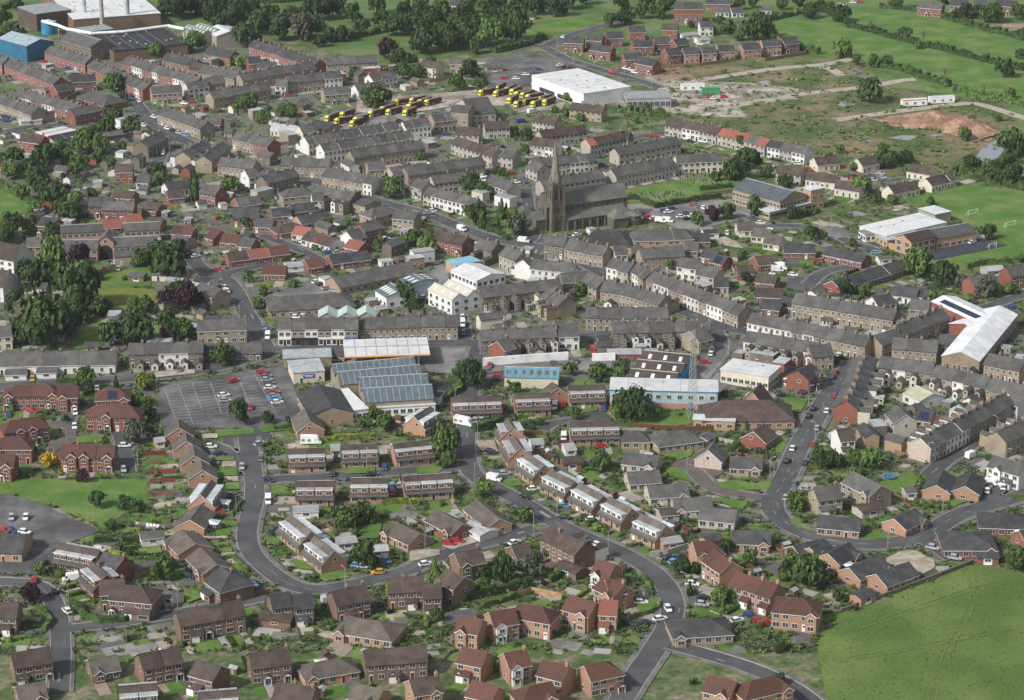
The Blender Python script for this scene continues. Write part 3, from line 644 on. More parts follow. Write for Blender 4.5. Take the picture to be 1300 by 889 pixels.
# ------------------------------------------------------------------ the streets: each line is a row of houses read along its ridge
# kind n walls roofs x0 y0 x1 y1 options | where
DATA = """
T 0 600 4.446
hall 1 y v -60 345 150 350 d14 e3 r6|club beside the lower left tarmac yard
dor 4 r n 335 400 560 440|the red brick row above the white van
semi 2 r v 590 450 700 485|the narrow gabled pair above the yellow garages
dor 2 r n 520 505 600 575|the pair beside the white van
det 1 d n 560 612 700 602|behind the house with the thick clipped hedge
det 1 d n 640 632 815 648 hR d9|behind the thick clipped corner hedge
gar 1 y l 650 545 890 492 d4|long yellow garage row near bottom left
gar 1 g m 850 655 940 648 d5|flat garage beside the clipped corner hedge house
gar 1 w l 950 670 1005 690|white shed near the bottom left garages
semi 2 d n -60 735 105 738|the pair by the purple tree
gar 1 w l 790 350 920 335 d5|white garden room by the washing line
T 260 600 4.446
semi 3 d n -160 788 205 727|the dark brick row at the lower left lane
dor 2 b m 480 240 598 332 dww|the upper gable pair inside the road bend
dor 2 b m 620 362 728 442 dww|the lower gable pair inside the road bend
dor 2 b n 515 52 728 50|the pair beside the white van on the bend
dor 2 b n 820 35 1035 32|the middle pair facing the gardens
dor 4 b n 1120 22 1395 5|the long block above the hedged bungalow gardens
bun 1 b m 1060 275 1210 345 |left of three by the gravel drives
gar 1 s f 910 420 1030 410|carport beside the light blue car
gar 1 g f 745 375 850 362 d5|flat garage behind the gabled bend houses
semi 1 d v 365 690 475 675|left of the dark row below the bend
semi 1 d v 495 692 600 682|second in the dark row below the bend
semi 2 d n 715 678 905 640|the right pair below the bend
gar 1 d n 320 785 500 800 d7|low wing below the dark row
semi 2 d n 1030 600 1230 592|the brown pair below the long curved road
bun 1 b m 850 825 1010 850 d11 h|hip roofed at the bottom between hedges
gar 1 w f 500 195 640 190 d5|flat roofed shed behind the bend houses
T 180 520 6.838
cha 1 b m 315 85 322 160|topmost of the chain beside the big car park
cha 1 b m 380 200 390 277|second in the chain below the big car park
cha 1 b m 442 312 458 402|third in the chain below the big car park
cha 1 b m 512 440 525 527|fourth in the chain below the big car park
dor 1 b m 606 612 512 742 dww|left of the bend with grey dormers
gar 1 b f 110 250 190 240 d4|blue roofed extension by the car park chain
T 180 640 6.838
bun 1 b m 515 5 417 142|above the twin lawns on the left bend
bun 1 b m 345 225 465 345 d11|with glass lean-to left of the bend
bun 1 b m 510 385 650 525 d9|third down from the bend lawns
det 1 d v 690 548 760 598 hR d11 e4.6|dark roofed on the lower left corner
gar 1 g l 30 245 190 235 d4|grey shed by the washing line
T 520 600 4.446
bun 1 r m 150 212 300 290|behind the two red cars
bun 1 b m 375 155 505 262|beside the white double garage
gar 1 w f 345 275 450 330 d7|white double garage by curved road
det 1 d n 255 455 400 430|below the long street near the tall tree
bun 1 d n 575 418 670 402|small behind the tall dark tree
ter 4 d n 795 310 990 402|the brown row inside the main curve
det 1 d n 205 548 305 592 e5.4 r8|dark gabled beside the clipped long hedge
semi 2 d n 75 632 175 628|the pair left of the dark gabled house
gar 1 d n 850 500 970 545 d5|black roofed garage near the long hedge
det 1 b u 1060 495 1160 520|maroon roofed at top of the orange estate
det 1 b u 1110 610 1200 600|second down in the orange estate
det 1 b u 285 812 410 832|leftmost of the maroon roofed bottom row
det 1 b u 450 790 590 768|second of the maroon roofed bottom row
det 1 b u 645 742 760 762 h|hip roofed in the maroon bottom row
det 1 b u 900 695 1050 735|with tall chimney in the orange estate
det 1 b o 1080 720 1170 725|red roofed beside the orange estate curve
T 600 520 8.892
dor 1 b m 395 105 450 200|topmost of the dormer chain by the street
dor 2 b m 460 295 545 432|the second block of the dormer chain
dor 2 b m 612 490 805 622 dww|the third block of the dormer chain
T 520 600 4.446
dor 2 b m 795 -15 930 50 dww|the fourth block of the dormer chain
dor 2 b m 962 60 1090 130 dww|the fifth block of the dormer chain
dor 2 b m 1130 140 1252 203 dww|the sixth block of the dormer chain
T 780 600 4.446
det 1 b u -60 585 50 635|with clipped hedge inside the right curve
dor 2 b m 150 235 290 297 dww|the last block of the dormer chain
gar 1 b f 260 375 370 360 d5|flat extension at end of dormer chain
bun 1 p l 70 0 250 -12|grey court beside dormer chain top
bun 1 p l 185 78 405 62|second of the grey court houses
bun 1 p l 330 148 545 140|third of the grey court houses
bun 1 p l 490 195 690 215|lowest of the grey court houses
gar 1 p n 250 215 350 205 d6|dark low roof behind dormer chain
bun 1 b v 665 328 880 335|behind the white conservatory by the maroon estate
bun 1 b v 1010 415 1150 382|beside the pointed white conservatory
gar 1 b v 505 368 590 345|small outbuilding behind the maroon estate
det 1 b u 445 395 540 385 hR d8|topmost of the maroon estate on the right
det 2 b u 560 440 662 510|the gabled pair of the maroon estate
semi 3 b u 690 562 925 637|the long middle block of the maroon estate
det 1 b u 985 705 1085 715 h d10|lowest of the maroon estate on the right
bun 1 k v 400 838 560 828 h d11|dark hipped at the bottom of the curve
T 1040 600 4.446
semi 1 s l -30 92 105 75|old stone beside the farm
det 1 s l 190 -5 350 75 d9|old stone farmhouse above the bungalows
gar 1 g n 215 195 340 170 d6|black shed below the farmhouse
bun 1 b v 0 240 235 262|long one left of the grassy corner
bun 1 b v 425 262 542 205|corner one beside the triangular lawn
bun 1 b v 662 72 700 -15|left of two facing the top drive
bun 1 b v 825 78 862 -5|right of two facing the top drive
bun 1 r v 790 345 880 345 h d14|big hipped beside the silver cars
bun 1 r v 990 230 1110 235 h d12|big hipped behind the silver car bungalow
bun 1 r v 1130 330 1260 310|far right edge beside the round bush
bun 1 b v -55 425 25 375|leftmost of four near the lower field
bun 1 b v 50 458 168 398|second of four near the lower field
bun 1 b v 170 540 345 468|third of four near the lower field
bun 1 b v 322 575 505 507|nearest the lower field edge
gar 1 b v 205 690 290 658|small garage at the field edge
gar 1 p l 480 92 540 88|tiny pink shed by bungalow drive
gar 1 r v 890 452 1010 455 d4|brick garage by silver cars
T 0 400 4.446
cot 7 w l -60 215 655 203 d11 r6.5 e3.2|the long low white row
gar 1 w l 30 315 150 310 d6|left white outbuilding before long low row
gar 1 w l 210 302 320 300 d6|right white outbuilding before long low row
ter 5 SSwwS l 728 162 1145 150 o|the stone row behind the big car park
semi 2 r u 75 398 285 395 h|the pair below the long low row
det 1 r u 325 405 440 402|with gabled front and white car
det 1 r u 590 418 680 415 h|hip roofed with solar panels sol
semi 2 r u 550 512 745 518 h|the pair with twin white porches
semi 3 r u 350 735 650 738|the block above the small lane
semi 2 r u 60 598 205 578 h|the pair on the left of the brown cul-de-sac
det 1 r u 10 690 130 690 h|second down on the brown cul-de-sac
det 1 r u -40 785 85 788|third down on the brown cul-de-sac
det 1 c l -40 70 60 62|edge cottage beside the dark park trees
T 260 400 4.446
det 2 s l -40 30 235 25 d10|the gabled stone pair by the junction
cot 3 S l -30 165 320 160 d7|the low row behind the round car park tree
shop 8 ws l 415 22 865 18|the parade with coloured fronts
ter 8 s l 870 18 1425 5|the row behind the petrol station
hall 1 k v 640 395 715 520 d15 e4 r6.5|workshop right of the big car park
cha 1 b m 563 530 597 605|gabled above the white motorhome
dor 2 b n 470 758 680 752|left pair of three below the glass mill
dor 2 b n 768 735 975 727|middle pair of three below the glass mill
dor 2 b n 1062 728 1280 705|right pair of three below the glass mill
gar 1 b f 710 738 765 735 d6|flat garage with blue door
gar 1 s l 700 195 800 200 d8|small stone hut beside the petrol station
T 520 400 4.446
ter 7 S l 395 88 820 65 o|the dark row facing the petrol station
det 1 w l 830 60 945 55 d11|tall white end house on the through road
det 1 r l 495 150 560 130|tiny red gabled beside dark stone row
dor 3 b n 237 468 515 458|the block with the white caravan
dor 2 b n 590 448 790 440|the pair with dark porch
cha 1 b m 805 380 835 412|with red garage door near blue shed
dor 2 b n 897 402 1100 396|the pair with small gabled porch
dor 3 b n 905 608 1180 600|the block behind the dormer chain
dor 2 b m 25 572 118 518 dww|the chalet pair behind the tall round tree
dor 2 b n -180 700 118 700|old
gar 1 w f 680 705 750 700 d5|pale garage right of dormer chain
gar 1 r n 860 812 960 805 d6|red shed behind the dormer chain
gar 1 w f 870 735 930 730 d6|small white shed near the dormer chain
gar 1 r l 1060 190 1156 190|low red brick outbuilding on the through road
T 780 400 4.446
ter 7 S l -10 45 330 38 o|the dark row left of the big junction
ter 3 S l 335 35 545 45|the corner row at the big junction
det 1 s l 430 95 510 75 d10|pink gabled behind the big junction
det 1 c w 440 100 450 99 nc|none
semi 1 r v 1035 315 1110 275 d9|red gabled right of the white flat building
hall 1 b n 590 485 905 483 d15 e3 r7.5 h|dark roofed chapel by the mast
cha 1 b n 782 440 825 385 r8|steep black gabled by the chapel
bun 1 k l 285 665 400 650 d11 h|dark hipped by the mast lawn
bun 1 k l 95 655 145 655 d8 h|double garage left of the hipped bungalow
bun 1 p l 60 775 250 798|small grey one near the brown drive
cha 1 p l 530 765 560 722 r6.5|pink gabled beside the brown drive
bun 1 k l 655 800 835 808 d8|slate roofed beside the kerb corner
cha 1 r n 785 660 850 615|orange gabled behind the grey car
gar 1 p l 490 690 540 660|small gabled garage by the pink gabled house
ter 8 wwwwsws l 780 -12 1156 62|the white row beyond the junction
ter 8 wssss l 755 92 1160 160 o|the row right of the white flat building
gar 1 r f -40 195 150 195 d6|low red store left of blue gabled works
T 1040 400 4.446
ter 4 s l 0 62 290 122|the row ending at the stone corner
ter 3 s l 310 118 432 78|the corner row by the parked cars
ter 3 s l -60 175 60 165 d9|the end block beside the street mouth
ter 6 s l 430 62 690 -38|the rising row below the school houses
ter 3 s l 420 128 670 148 d9|the stone block below the white sheds
ter 4 swss l 350 238 650 270 o|the row with white rear walls
ter 10 sswsssswss l 665 285 1160 402 o|the long row sloping to the right edge
ter 7 swsswsr l 262 215 150 485|the row climbing the right hand street
det 1 w n 110 645 165 640 d9|low white beside the red gable end
det 1 g l 440 512 490 565|grey in the walled yards
det 1 k v 565 530 640 540 sol|with solar roof in the walled yards
hall 1 w G 545 400 640 445 d11 e3 r4.8|pale green roofed store in walled yards
ter 11 pswwwssssss l 572 695 1045 445|the long row stepping uphill
ter 6 s l 1000 663 1210 572|the row opposite the long stepping row
semi 2 w l 990 795 1170 850|the white pair in the bottom right street
ter 4 s l 960 218 1160 260|the row beside the long white shed
semi 1 w l 1090 440 1160 460|white at right edge above the stepping row
hall 1 s l 680 110 840 120 d12 e3 r5|low slate workshop between the white sheds
T 0 200 4.446
det 1 k l 150 455 235 452|cream cottage by the park trees
det 1 r v 235 335 330 345|red lodge by the park
hall 1 w n 0 480 130 500 d14 e5.5 r10|big black and white timbered
hall 1 w n -70 630 50 640 d12 e6 r11|second black and white timbered
bun 1 r n 20 12 120 20|lone at the far left trees
semi 2 r l 505 230 640 230|the slate pair above the care home
semi 2 r l 590 248 760 252|the second slate pair above the care home
det 1 r n 650 40 750 38|brown above the care home
bun 1 w l 780 100 845 102|white by the long hedge
bun 1 r o 560 357 675 347 d10|orange roofed above the care home
bun 1 r n 650 182 760 192|brown gabled above the care home
bun 2 w v 930 150 1100 125|the dark pair by the white flat store
bun 1 r o 700 330 790 318|second orange roofed above the care home
bun 1 r n 830 250 910 262|behind the red roofed bungalows
bun 1 r n 940 190 1030 182|red gabled on the upper close
bun 1 r n 840 340 920 345|right of the orange roofed pair
bun 2 r u 985 385 1100 395|the maroon pair above the care home lawn
bun 1 k l 1000 432 1070 452|flat fronted beside care home lawn
gar 1 d g 735 650 820 655 d5|bowling green pavilion
T 260 200 4.446
ter 6 s l 95 0 290 22|the upper left stone row
det 1 w l 225 72 285 62|white with walled yard on left street
ter 4 S l 320 105 500 62|the crooked row on the left street
ter 5 s l 440 0 710 12|the high row near the white cafe gable
ter 6 sssssw l 690 58 970 110|the row with the white end gable
det 1 k l 915 28 1010 22|tall buff gabled behind white end
semi 2 p l 1040 62 1156 40|the pink gabled pair by the conifer
semi 2 r l 0 150 90 168|the red pair at the left street edge
bun 2 r l 170 235 300 218|the slate pair by the blue doors
det 1 s l 470 178 560 170 h|hip roofed stone on the left street
det 1 w l 610 200 660 197 d6|small white above the slate rooftops
ter 5 S l 640 162 850 200 o|the huddled row on the main street
bun 2 r v 375 292 480 285|the low dark pair by the parking
bun 2 r v 480 270 610 255|the second low dark pair
bun 2 k v 520 335 690 305|the third low dark pair
semi 2 r v 160 282 310 282 e4|the white dormer pair on the close
bun 1 r l 290 345 390 350|slate roofed on the close
bun 1 r n 430 380 510 368 h|dark hipped on the close
bun 1 w o 515 388 600 398|orange roofed at the close corner
bun 3 w nun 585 418 745 462|the brown row on the close
bun 1 r o 820 462 900 480|bright red roofed on the close
bun 2 r v 700 555 915 528|the long dark pair with white gable
cha 1 r u 45 398 90 412|gabled at the left of the close
bun 1 r u 105 432 200 440|maroon left of the close
bun 1 r l 205 452 285 462|grey topped left of the close
bun 3 r nou 120 540 465 498|the three coloured roofs on the close
bun 1 r u 330 610 460 612|maroon with fenced front garden
gar 1 w f 455 598 550 590 d6|white box extension on the close
bun 1 r u 565 578 650 567|low maroon beside the white box
hall 1 k l 720 675 1156 590 d12 e3 r6|long left care block behind sheds
hall 1 k l 430 785 760 765 d13 e3 r6.5 h|stone care block beside the road
det 2 s l -20 705 90 745 d9|the stone pair on the left road
det 1 s l 940 290 1020 270 h|stone near the main street bend
semi 2 r l 870 375 970 352|the slate pair below the bend
det 2 s l 1080 295 1200 310|the stone pair by the main road
hall 1 s l 870 230 950 250 d10 e4 r5|blue grey roofed hall by main street
det 1 w l 800 420 870 400|small white in the middle yards
T 520 200 4.446
ter 8 s l -30 58 405 -2|the stone row above the white council row
coun 4 g l 120 108 330 82|the grey row behind the white council row
det 1 g l 45 120 105 140|grey gabled left of white council row
coun 6 gwwwws l 110 168 390 238|the white council row
coun 2 p l 470 103 585 152|the pink pair left of the church
semi 2 r n 60 402 190 412|the left red pair on the main road
semi 2 r n 190 418 330 452|the right red pair on the main road
ter 3 S l 400 460 500 485 o|the dark row on the main road
ter 3 g l 550 505 640 540|the grey row by the main road
ter 4 w l 640 580 720 545|the white gables near the church
ter 3 w l 700 575 920 600|the second white gables near the church
ter 3 S l 780 440 890 455|the blackened shops before the church
ter 4 s l 900 465 1120 505|the stone shops before the church
ter 7 S l 390 738 840 685 o|the row beside the white works roof
det 2 S l 850 655 1000 645|the pair at the row end
ter 3 s l 790 740 890 790 o|the stepped gables in the middle
semi 2 s l 1010 655 1100 690|the stone pair by the tree clump
ter 3 s l 1100 700 1240 720|the short stone row by the tree clump
T 640 150 5.555
coun 7 ggggwwg l 190 292 640 250|the mixed row behind the church
coun 6 g l 250 438 685 372|the grey row right behind the church spire
coun 5 g n 245 90 560 50|the brown row above the small trees
coun 3 ggw n 215 135 375 165|the white ended row above the church
coun 6 g onnnnn 575 148 880 92|the row with one orange roof
coun 1 g l 200 300 280 330|slate gabled beside the red car
coun 2 g l -60 210 90 235|the left grey pair near red car
coun 2 p l -60 430 60 450|the pinkish pair left of the church garden
bun 1 r o 480 15 590 10|none2
T 640 150 5.555
hall 1 y v 705 785 820 795 d17 e3.4 r7.2 h|low dark pyramid roofed in front of church
T 780 200 4.446
ter 9 g l -20 65 320 0|the long row above the cemetery
det 3 k l 165 415 370 408 d12 h|the hipped buff block below church parking
ter 3 s l 140 518 380 500 d9|the low grey row below church parking
det 1 s l 400 475 475 478|stone behind the brick garages
bun 2 r v 400 430 535 428|the dark pair beside church parking
bun 1 c m 690 370 790 368|topmost of the cream roofed close
bun 1 c m 790 398 880 408|second of the brown roofed close
bun 1 c m 860 438 950 450|third of the brown roofed close
bun 1 r v 955 490 1130 490|long red by the roundabout
bun 1 r n 790 562 910 548|above the white camper van
bun 1 r n 690 610 780 608|left of the white camper van
bun 1 r n 810 655 920 668|below the white camper van
bun 1 r n 800 735 950 742|lower by the ring road
bun 1 r v 510 515 590 530|dark by the ribbed shed
bun 1 r v 565 545 640 560|solar roofed near terraces sol
det 1 w l 375 565 480 580|white detached above long street
det 1 p l 490 612 590 632|pinkish above long street
bun 1 p v 560 680 640 680|white conservatory house above the long street
bun 1 r v 840 800 950 815|lower dark by the ring road
bun 1 r v 950 785 1040 800|beside pointed tree at ring road
gar 1 w v 500 412 580 408 d6|blue doored garage beside church parking
det 1 w l 10 500 50 498|tiny white beside dark hedge
ter 3 wgw l -10 570 110 598|the left end of the long street
ter 3 gwk l 125 590 215 645|the second part of the long street
ter 12 kwwskwcswwss l 225 645 745 842|the long street front
ter 7 s l -30 690 290 782|the row across the long street
ter 10 s l -160 848 300 848|the row at the street bottom
coun 4 c l 345 -5 600 -20|the cream row above the cemetery
coun 3 g n 930 42 1070 60 dw|the brown roofed pair above the school
T 1040 200 4.446
cot 4 c n 520 38 650 62|the upper pale bungalow row
cot 4 c n 600 122 740 86|the right pale bungalow row
cot 4 c n 390 165 535 135|the middle pale bungalow row
cot 4 c n 110 132 250 155|the left pale bungalow row
cot 4 c n -60 82 105 102|the far left pale bungalow row
cot 4 c n 215 12 310 -5|the top pale bungalow row
cot 3 c n -30 5 95 -8|the pale row by red cars
bun 2 r v 50 505 270 550|the red pair below the school
bun 6 r v 75 700 490 572|the long red bungalow row
bun 3 w v 420 728 560 745|the white trio above the terraces
ter 9 s l -130 768 440 862|the long stone row under the bungalows
semi 1 w v 300 790 400 770|blue roofed in the yards
det 2 s l 520 800 625 810|the stone pair left of solar shed
semi 2 r l 845 678 985 655|the pair behind the playing field hedge
semi 2 r l 1055 625 1200 605|the red pair at the right edge
gar 1 g f 930 622 1030 612 d6|flat garage on the playing field edge
gar 1 w l 330 560 400 555|white garage below the school
bun 1 w v 530 730 600 740|white topped beside dark trees
T 0 0 4.446
ter 9 r l 285 262 515 328|the red terrace below the mill
ter 14 rrrrrwwwrrrrw l 530 342 845 478|the red and white terrace on the mill street
ter 14 rrwwrrwr l 720 320 1130 440|the long mixed terrace beyond
ter 7 r l 60 335 340 440|the red terrace left of the mill street
ter 3 r l -30 312 45 330|the red houses at the left edge
ter 10 rwwr l 110 505 440 590|the patchy terrace left of the crossroads
ter 9 s l -10 528 215 612|the buff terrace at the left edge
ter 7 s l 925 605 1170 690|the stone terrace right of the crossroads
det 3 k l 850 492 1020 482 d10|the buff corner block at the crossroads
semi 2 w l 1045 470 1160 455|the white pair beyond the corner block
ter 5 d v 945 300 1120 340|the dark roofed white trimmed terrace
det 2 r v 385 430 535 420|the dark gabled pair on the mill street
det 1 r v 300 482 400 465|tiled near the mill street
hall 1 r l 530 510 620 540 d14 e3 r6 h|round cornered clinic by the crossroads
semi 2 r l 395 618 540 590|the red pair by the crossroads
gar 1 c f 110 672 230 662 d6|cream flat roofed store at left
det 1 r n 130 755 250 770|with lawn by the filling station
ter 3 S l 790 800 905 745|the dark row beside the tree island
ter 5 s l 1030 860 1156 790|the stone row near the right of crossroads
semi 2 r n 1100 350 1200 380|the red pair by the dark terrace
det 2 r n 660 880 700 870|none3
hall 1 s l 870 -100 900 -100|none4
T 260 0 4.446
ter 9 r v 280 228 455 275|the upper white fronted terrace
ter 10 r v 455 282 650 340|the lower white fronted terrace
ter 8 s l 0 372 195 408|the stone terrace on the upper left
ter 10 s l 190 420 605 352|the straight terrace under the white fronts
ter 5 s l 680 330 965 315|the stone row beside the purple tree
ter 6 ssssww l 460 432 760 400|the row with white gable in the upper town
det 1 w l 405 448 465 450|white gabled in the upper town
det 2 s l 665 500 800 490|the stone pair by the lorry yard
semi 2 w l 845 480 1010 458|the white pair by the lorry yard
semi 2 w l 925 425 1060 402|the upper white pair by the lorry yard
ter 6 s l 25 520 350 468|the big stone block in the upper town
ter 3 s l -10 442 100 430|the short row on the upper left
ter 5 sssrr l 190 740 390 790|the row with the red gable end
det 1 r l 10 662 95 665|red gabled by the yellow sign
ter 12 w l 560 775 1080 688|the upper white terrace
ter 12 ww l 650 815 1156 738|the lower white terrace
ter 10 s l 820 850 1220 795|the stone terrace by the white ones
det 1 c l 530 712 610 700|cream gabled by the terraces
hall 1 k v 620 675 725 705 d12 e4 r6|slate hall near the terraces
semi 2 r v 25 265 170 290|the dark roofed pair by the pale tree
det 1 w v 310 348 395 352|white bungalow in the upper town
det 1 r v 240 325 310 320|red beside the pale tree
ter 4 s l -10 880 100 800|the row at the left street bend
cot 3 c f 385 695 520 715 d5|the garages with cream wall
T 520 0 4.446
ter 3 w l -40 688 100 670|the white row end beside the stone mill
det 2 k l 120 648 265 632 d9|the buff pair beside the mill
hall 1 s l 250 592 350 600 d10 e9 r11|tall stone mill block
hall 1 g l 300 560 440 548 d24 e6 r11|big dark slate mill shed
coun 3 g n 270 718 400 725|the brown row below the mill
coun 3 g n 420 690 560 685|the second brown row below the mill
coun 5 g n 270 775 500 850|the sloping brown row below the mill
coun 3 g n 715 645 840 665|the brown row by the blue van
coun 3 k n 920 580 1100 600|the buff row beside the supermarket
det 1 c n 80 340 170 352|cream cottage by the woods
det 1 k l 235 325 330 328|buff beside the fenced yard
gar 1 k l 430 375 520 370|low building on the far car park
det 2 r v 875 208 985 212|the new red pair by the far road
det 1 r v 1010 192 1095 198|new red with slate roof
det 2 r v 1030 250 1150 262|the new red pair by the supermarket
det 1 r v 1110 182 1200 180|third new red by the far road
hall 1 g G 150 40 290 35 d14 e4 r7|pale barn beyond the trees
det 1 k v 240 0 330 5|lone beyond the trees
gar 1 r v 660 80 710 78|red hut across the meadow
T 780 0 4.446
det 1 r v 80 150 170 148|lone red beyond the new estate
det 3 r v 340 15 495 15 e8 r11|the tall red block of the new estate
det 1 w v 480 122 550 120|white among the new red ones
det 1 r n 270 135 360 138|red next to the white one
det 2 r v 100 232 210 228|the red pair in new estate middle
det 1 r v 225 215 310 212|red in new estate middle
det 1 r v 330 225 400 215|small red in new estate middle
det 2 r v 50 302 150 298|the lower red pair of new estate
det 2 r v 135 322 240 340|the solar roofed red pair
det 1 r v 285 280 360 272|right end of the lower new estate
det 1 b v 385 272 470 268|first of the new orange houses
det 1 b v 488 268 568 264|second of the new orange houses
det 1 b v 580 258 668 253|third of the new orange houses
det 1 b v 715 250 815 243|fourth of the new orange houses
det 1 b v 828 228 930 222|fifth of the new orange houses
det 1 r v 942 218 1025 208|last of new houses beside the field
gar 1 w f 370 190 460 182 d6|white flat hut in the new estate
gar 1 w f 460 215 530 210 d6|second white flat hut
bun 1 w l 575 40 650 42|white far beyond the new estate
bun 1 w l 655 45 720 42|second white far beyond the estate
bun 1 w l 835 30 890 32|third white far beyond the estate
det 2 r v 520 -10 660 -5|the farthest red pair
coun 6 ggwwgg n 310 672 600 722|the brown council row below the building site
coun 5 g oool 612 725 880 792|the orange topped council row
coun 3 wgw vll 890 792 1100 835|the right council row
coun 6 g l 0 838 350 775|the upper grey row near the cemetery
semi 2 g n -20 735 90 745|the pair by the allotments
det 1 r n -10 240 30 235|none5
T 1040 0 4.446
det 2 r l 565 10 700 22|the first far red pair beyond the fields
det 2 b v 740 0 840 5|the second far pair beyond the fields
det 1 b l 870 5 950 5|the third far one beyond the fields
det 2 r v 1000 0 1120 8|the fourth far pair beyond the fields
T 0 0 1
det 1 b u 588 822 618 828|first of the southern close
det 1 b u 640 830 668 825|second of the southern close
det 1 b u 690 838 722 846|third of the southern close
det 1 b u 742 846 770 840 hR|fourth of the southern close
det 1 b u 600 864 632 872|fifth of the southern close
det 1 b u 668 872 700 866 hL|sixth of the southern close
det 1 b u 900 858 934 866|first south of the bottom lane
det 1 b u 950 866 984 858 h|second south of the bottom lane
semi 2 d n 14 830 62 822|the pair at the south western corner
bun 1 d m 112 838 148 832|wide south western
semi 2 d n 176 832 226 822|the second south western pair
det 1 d n 250 838 280 846|lone south western gabled
semi 2 d n 316 830 366 824|the third south western pair
bun 1 b m 398 842 434 836 h|hipped south western
semi 3 d n 462 826 540 820|the southern triple
dor 2 b n 150 872 200 868|the southern dormer pair
dor 2 b n 252 880 302 876|the second southern dormer pair
semi 2 d n 352 868 400 874|the lowest southern pair
bun 1 b m 450 868 486 876|low southern gabled
det 1 b n 520 864 556 858|the lone south gabled
bun 1 d m 20 872 56 866|the lowest south western
"""
T = (0, 0, 1); SKIP = ('none', 'none2', 'none3', 'none4', 'none5', 'old')
for line in DATA.strip().split('\n'):
    head, _, phrase = line.partition('|'); q = head.split()
    if q[0] == 'T': T = (float(q[1]), float(q[2]), float(q[3])); continue
    if phrase in SKIP: continue
    sol = phrase.endswith(' sol'); phrase = phrase[:-4] if sol else phrase
    x0, y0, x1, y1 = (float(v) for v in q[4:8]); o = {}
    for t in q[8:]:
        if t in ('h', 'hL', 'hR', 'o', 'nc', 'nw', 'sol', 'rev'): o[t] = 1
        elif t == 'dww': o['dw'] = 'w'
        elif t[0] in 'der' and t[1:].replace('.', '').isdigit(): o[t[0]] = float(t[1:])
    if sol: o['sol'] = 1
    row(q[0], int(q[1]), q[2], q[3], (T[0]+x0/T[2], T[1]+y0/T[2]), (T[0]+x1/T[2], T[1]+y1/T[2]), o, phrase)
# ------------------------------------------------------------------ roads (survey points) : half width, pavement, points
M_asph = mat('asphalt', (.068,.070,.074), .9, .12, .9, (.088,.089,.090), .12, .08)
M_asph2 = mat('worn_asphalt', (.15,.148,.142), .9, .2, .5, (.21,.20,.19), .2, .06)
M_pave = mat('pavement_flags', (.12,.115,.11), .9, .15, 1.2, (.16,.155,.145), .1, .2)
M_kerb = mat('kerb_stone', (.34,.33,.31), .85, .1, 2)
M_line = mat('road_paint', (.42,.42,.40), .7, .15, 1)
M_track = mat('crushed_stone_track', (.40,.36,.30), .95, .25, .5, (.30,.26,.22), .15, .1)
M_brownr = mat('brown_tarmac', (.12,.098,.090), .9, .12, .7)
M_lawn = mat('lawn_grass', (.080,.165,.026), .95, .25, .9, (.115,.165,.045), .2, .08, .0)
M_field = mat('meadow_grass', (.080,.145,.036), .95, .25, .5, (.110,.155,.052), .2, .03)
M_past = mat('pasture_grass', (.080,.138,.028), .95, .26, 1.6, (.112,.158,.040), .16, .04)
M_rough = mat('rough_grass', (.075,.115,.034), .95, .4, .4, (.170,.130,.075), .25, .04)
M_green = mat('bowling_green_turf', (.14,.165,.035), .95, .10, 1)
M_earth = mat('bare_earth', (.25,.17,.12), .95, .3, .4, (.30,.23,.18), .2, .06)
M_rubble = mat('site_rubble', (.24,.21,.175), .95, .5, .5, (.36,.32,.28), .25, .08)
M_pond = mat('pond_water', (.20,.22,.23), .08, 0, spec=.8)
M_yard = mat('town_yard', (.16,.15,.13), .92, .5, .5, (.085,.12,.05), .35, .09)
M_garden = mat('garden_soil_and_grass', (.075,.125,.034), .95, .5, .55, (.14,.13,.085), .35, .11)
M_gravel = mat('gravel_drive', (.31,.26,.20), .95, .2, 1.5, (.36,.32,.27), .15, .3)
M_cp = mat('car_park_asphalt', (.085,.084,.088), .9, .22, .5, (.135,.132,.130), .22, .07)
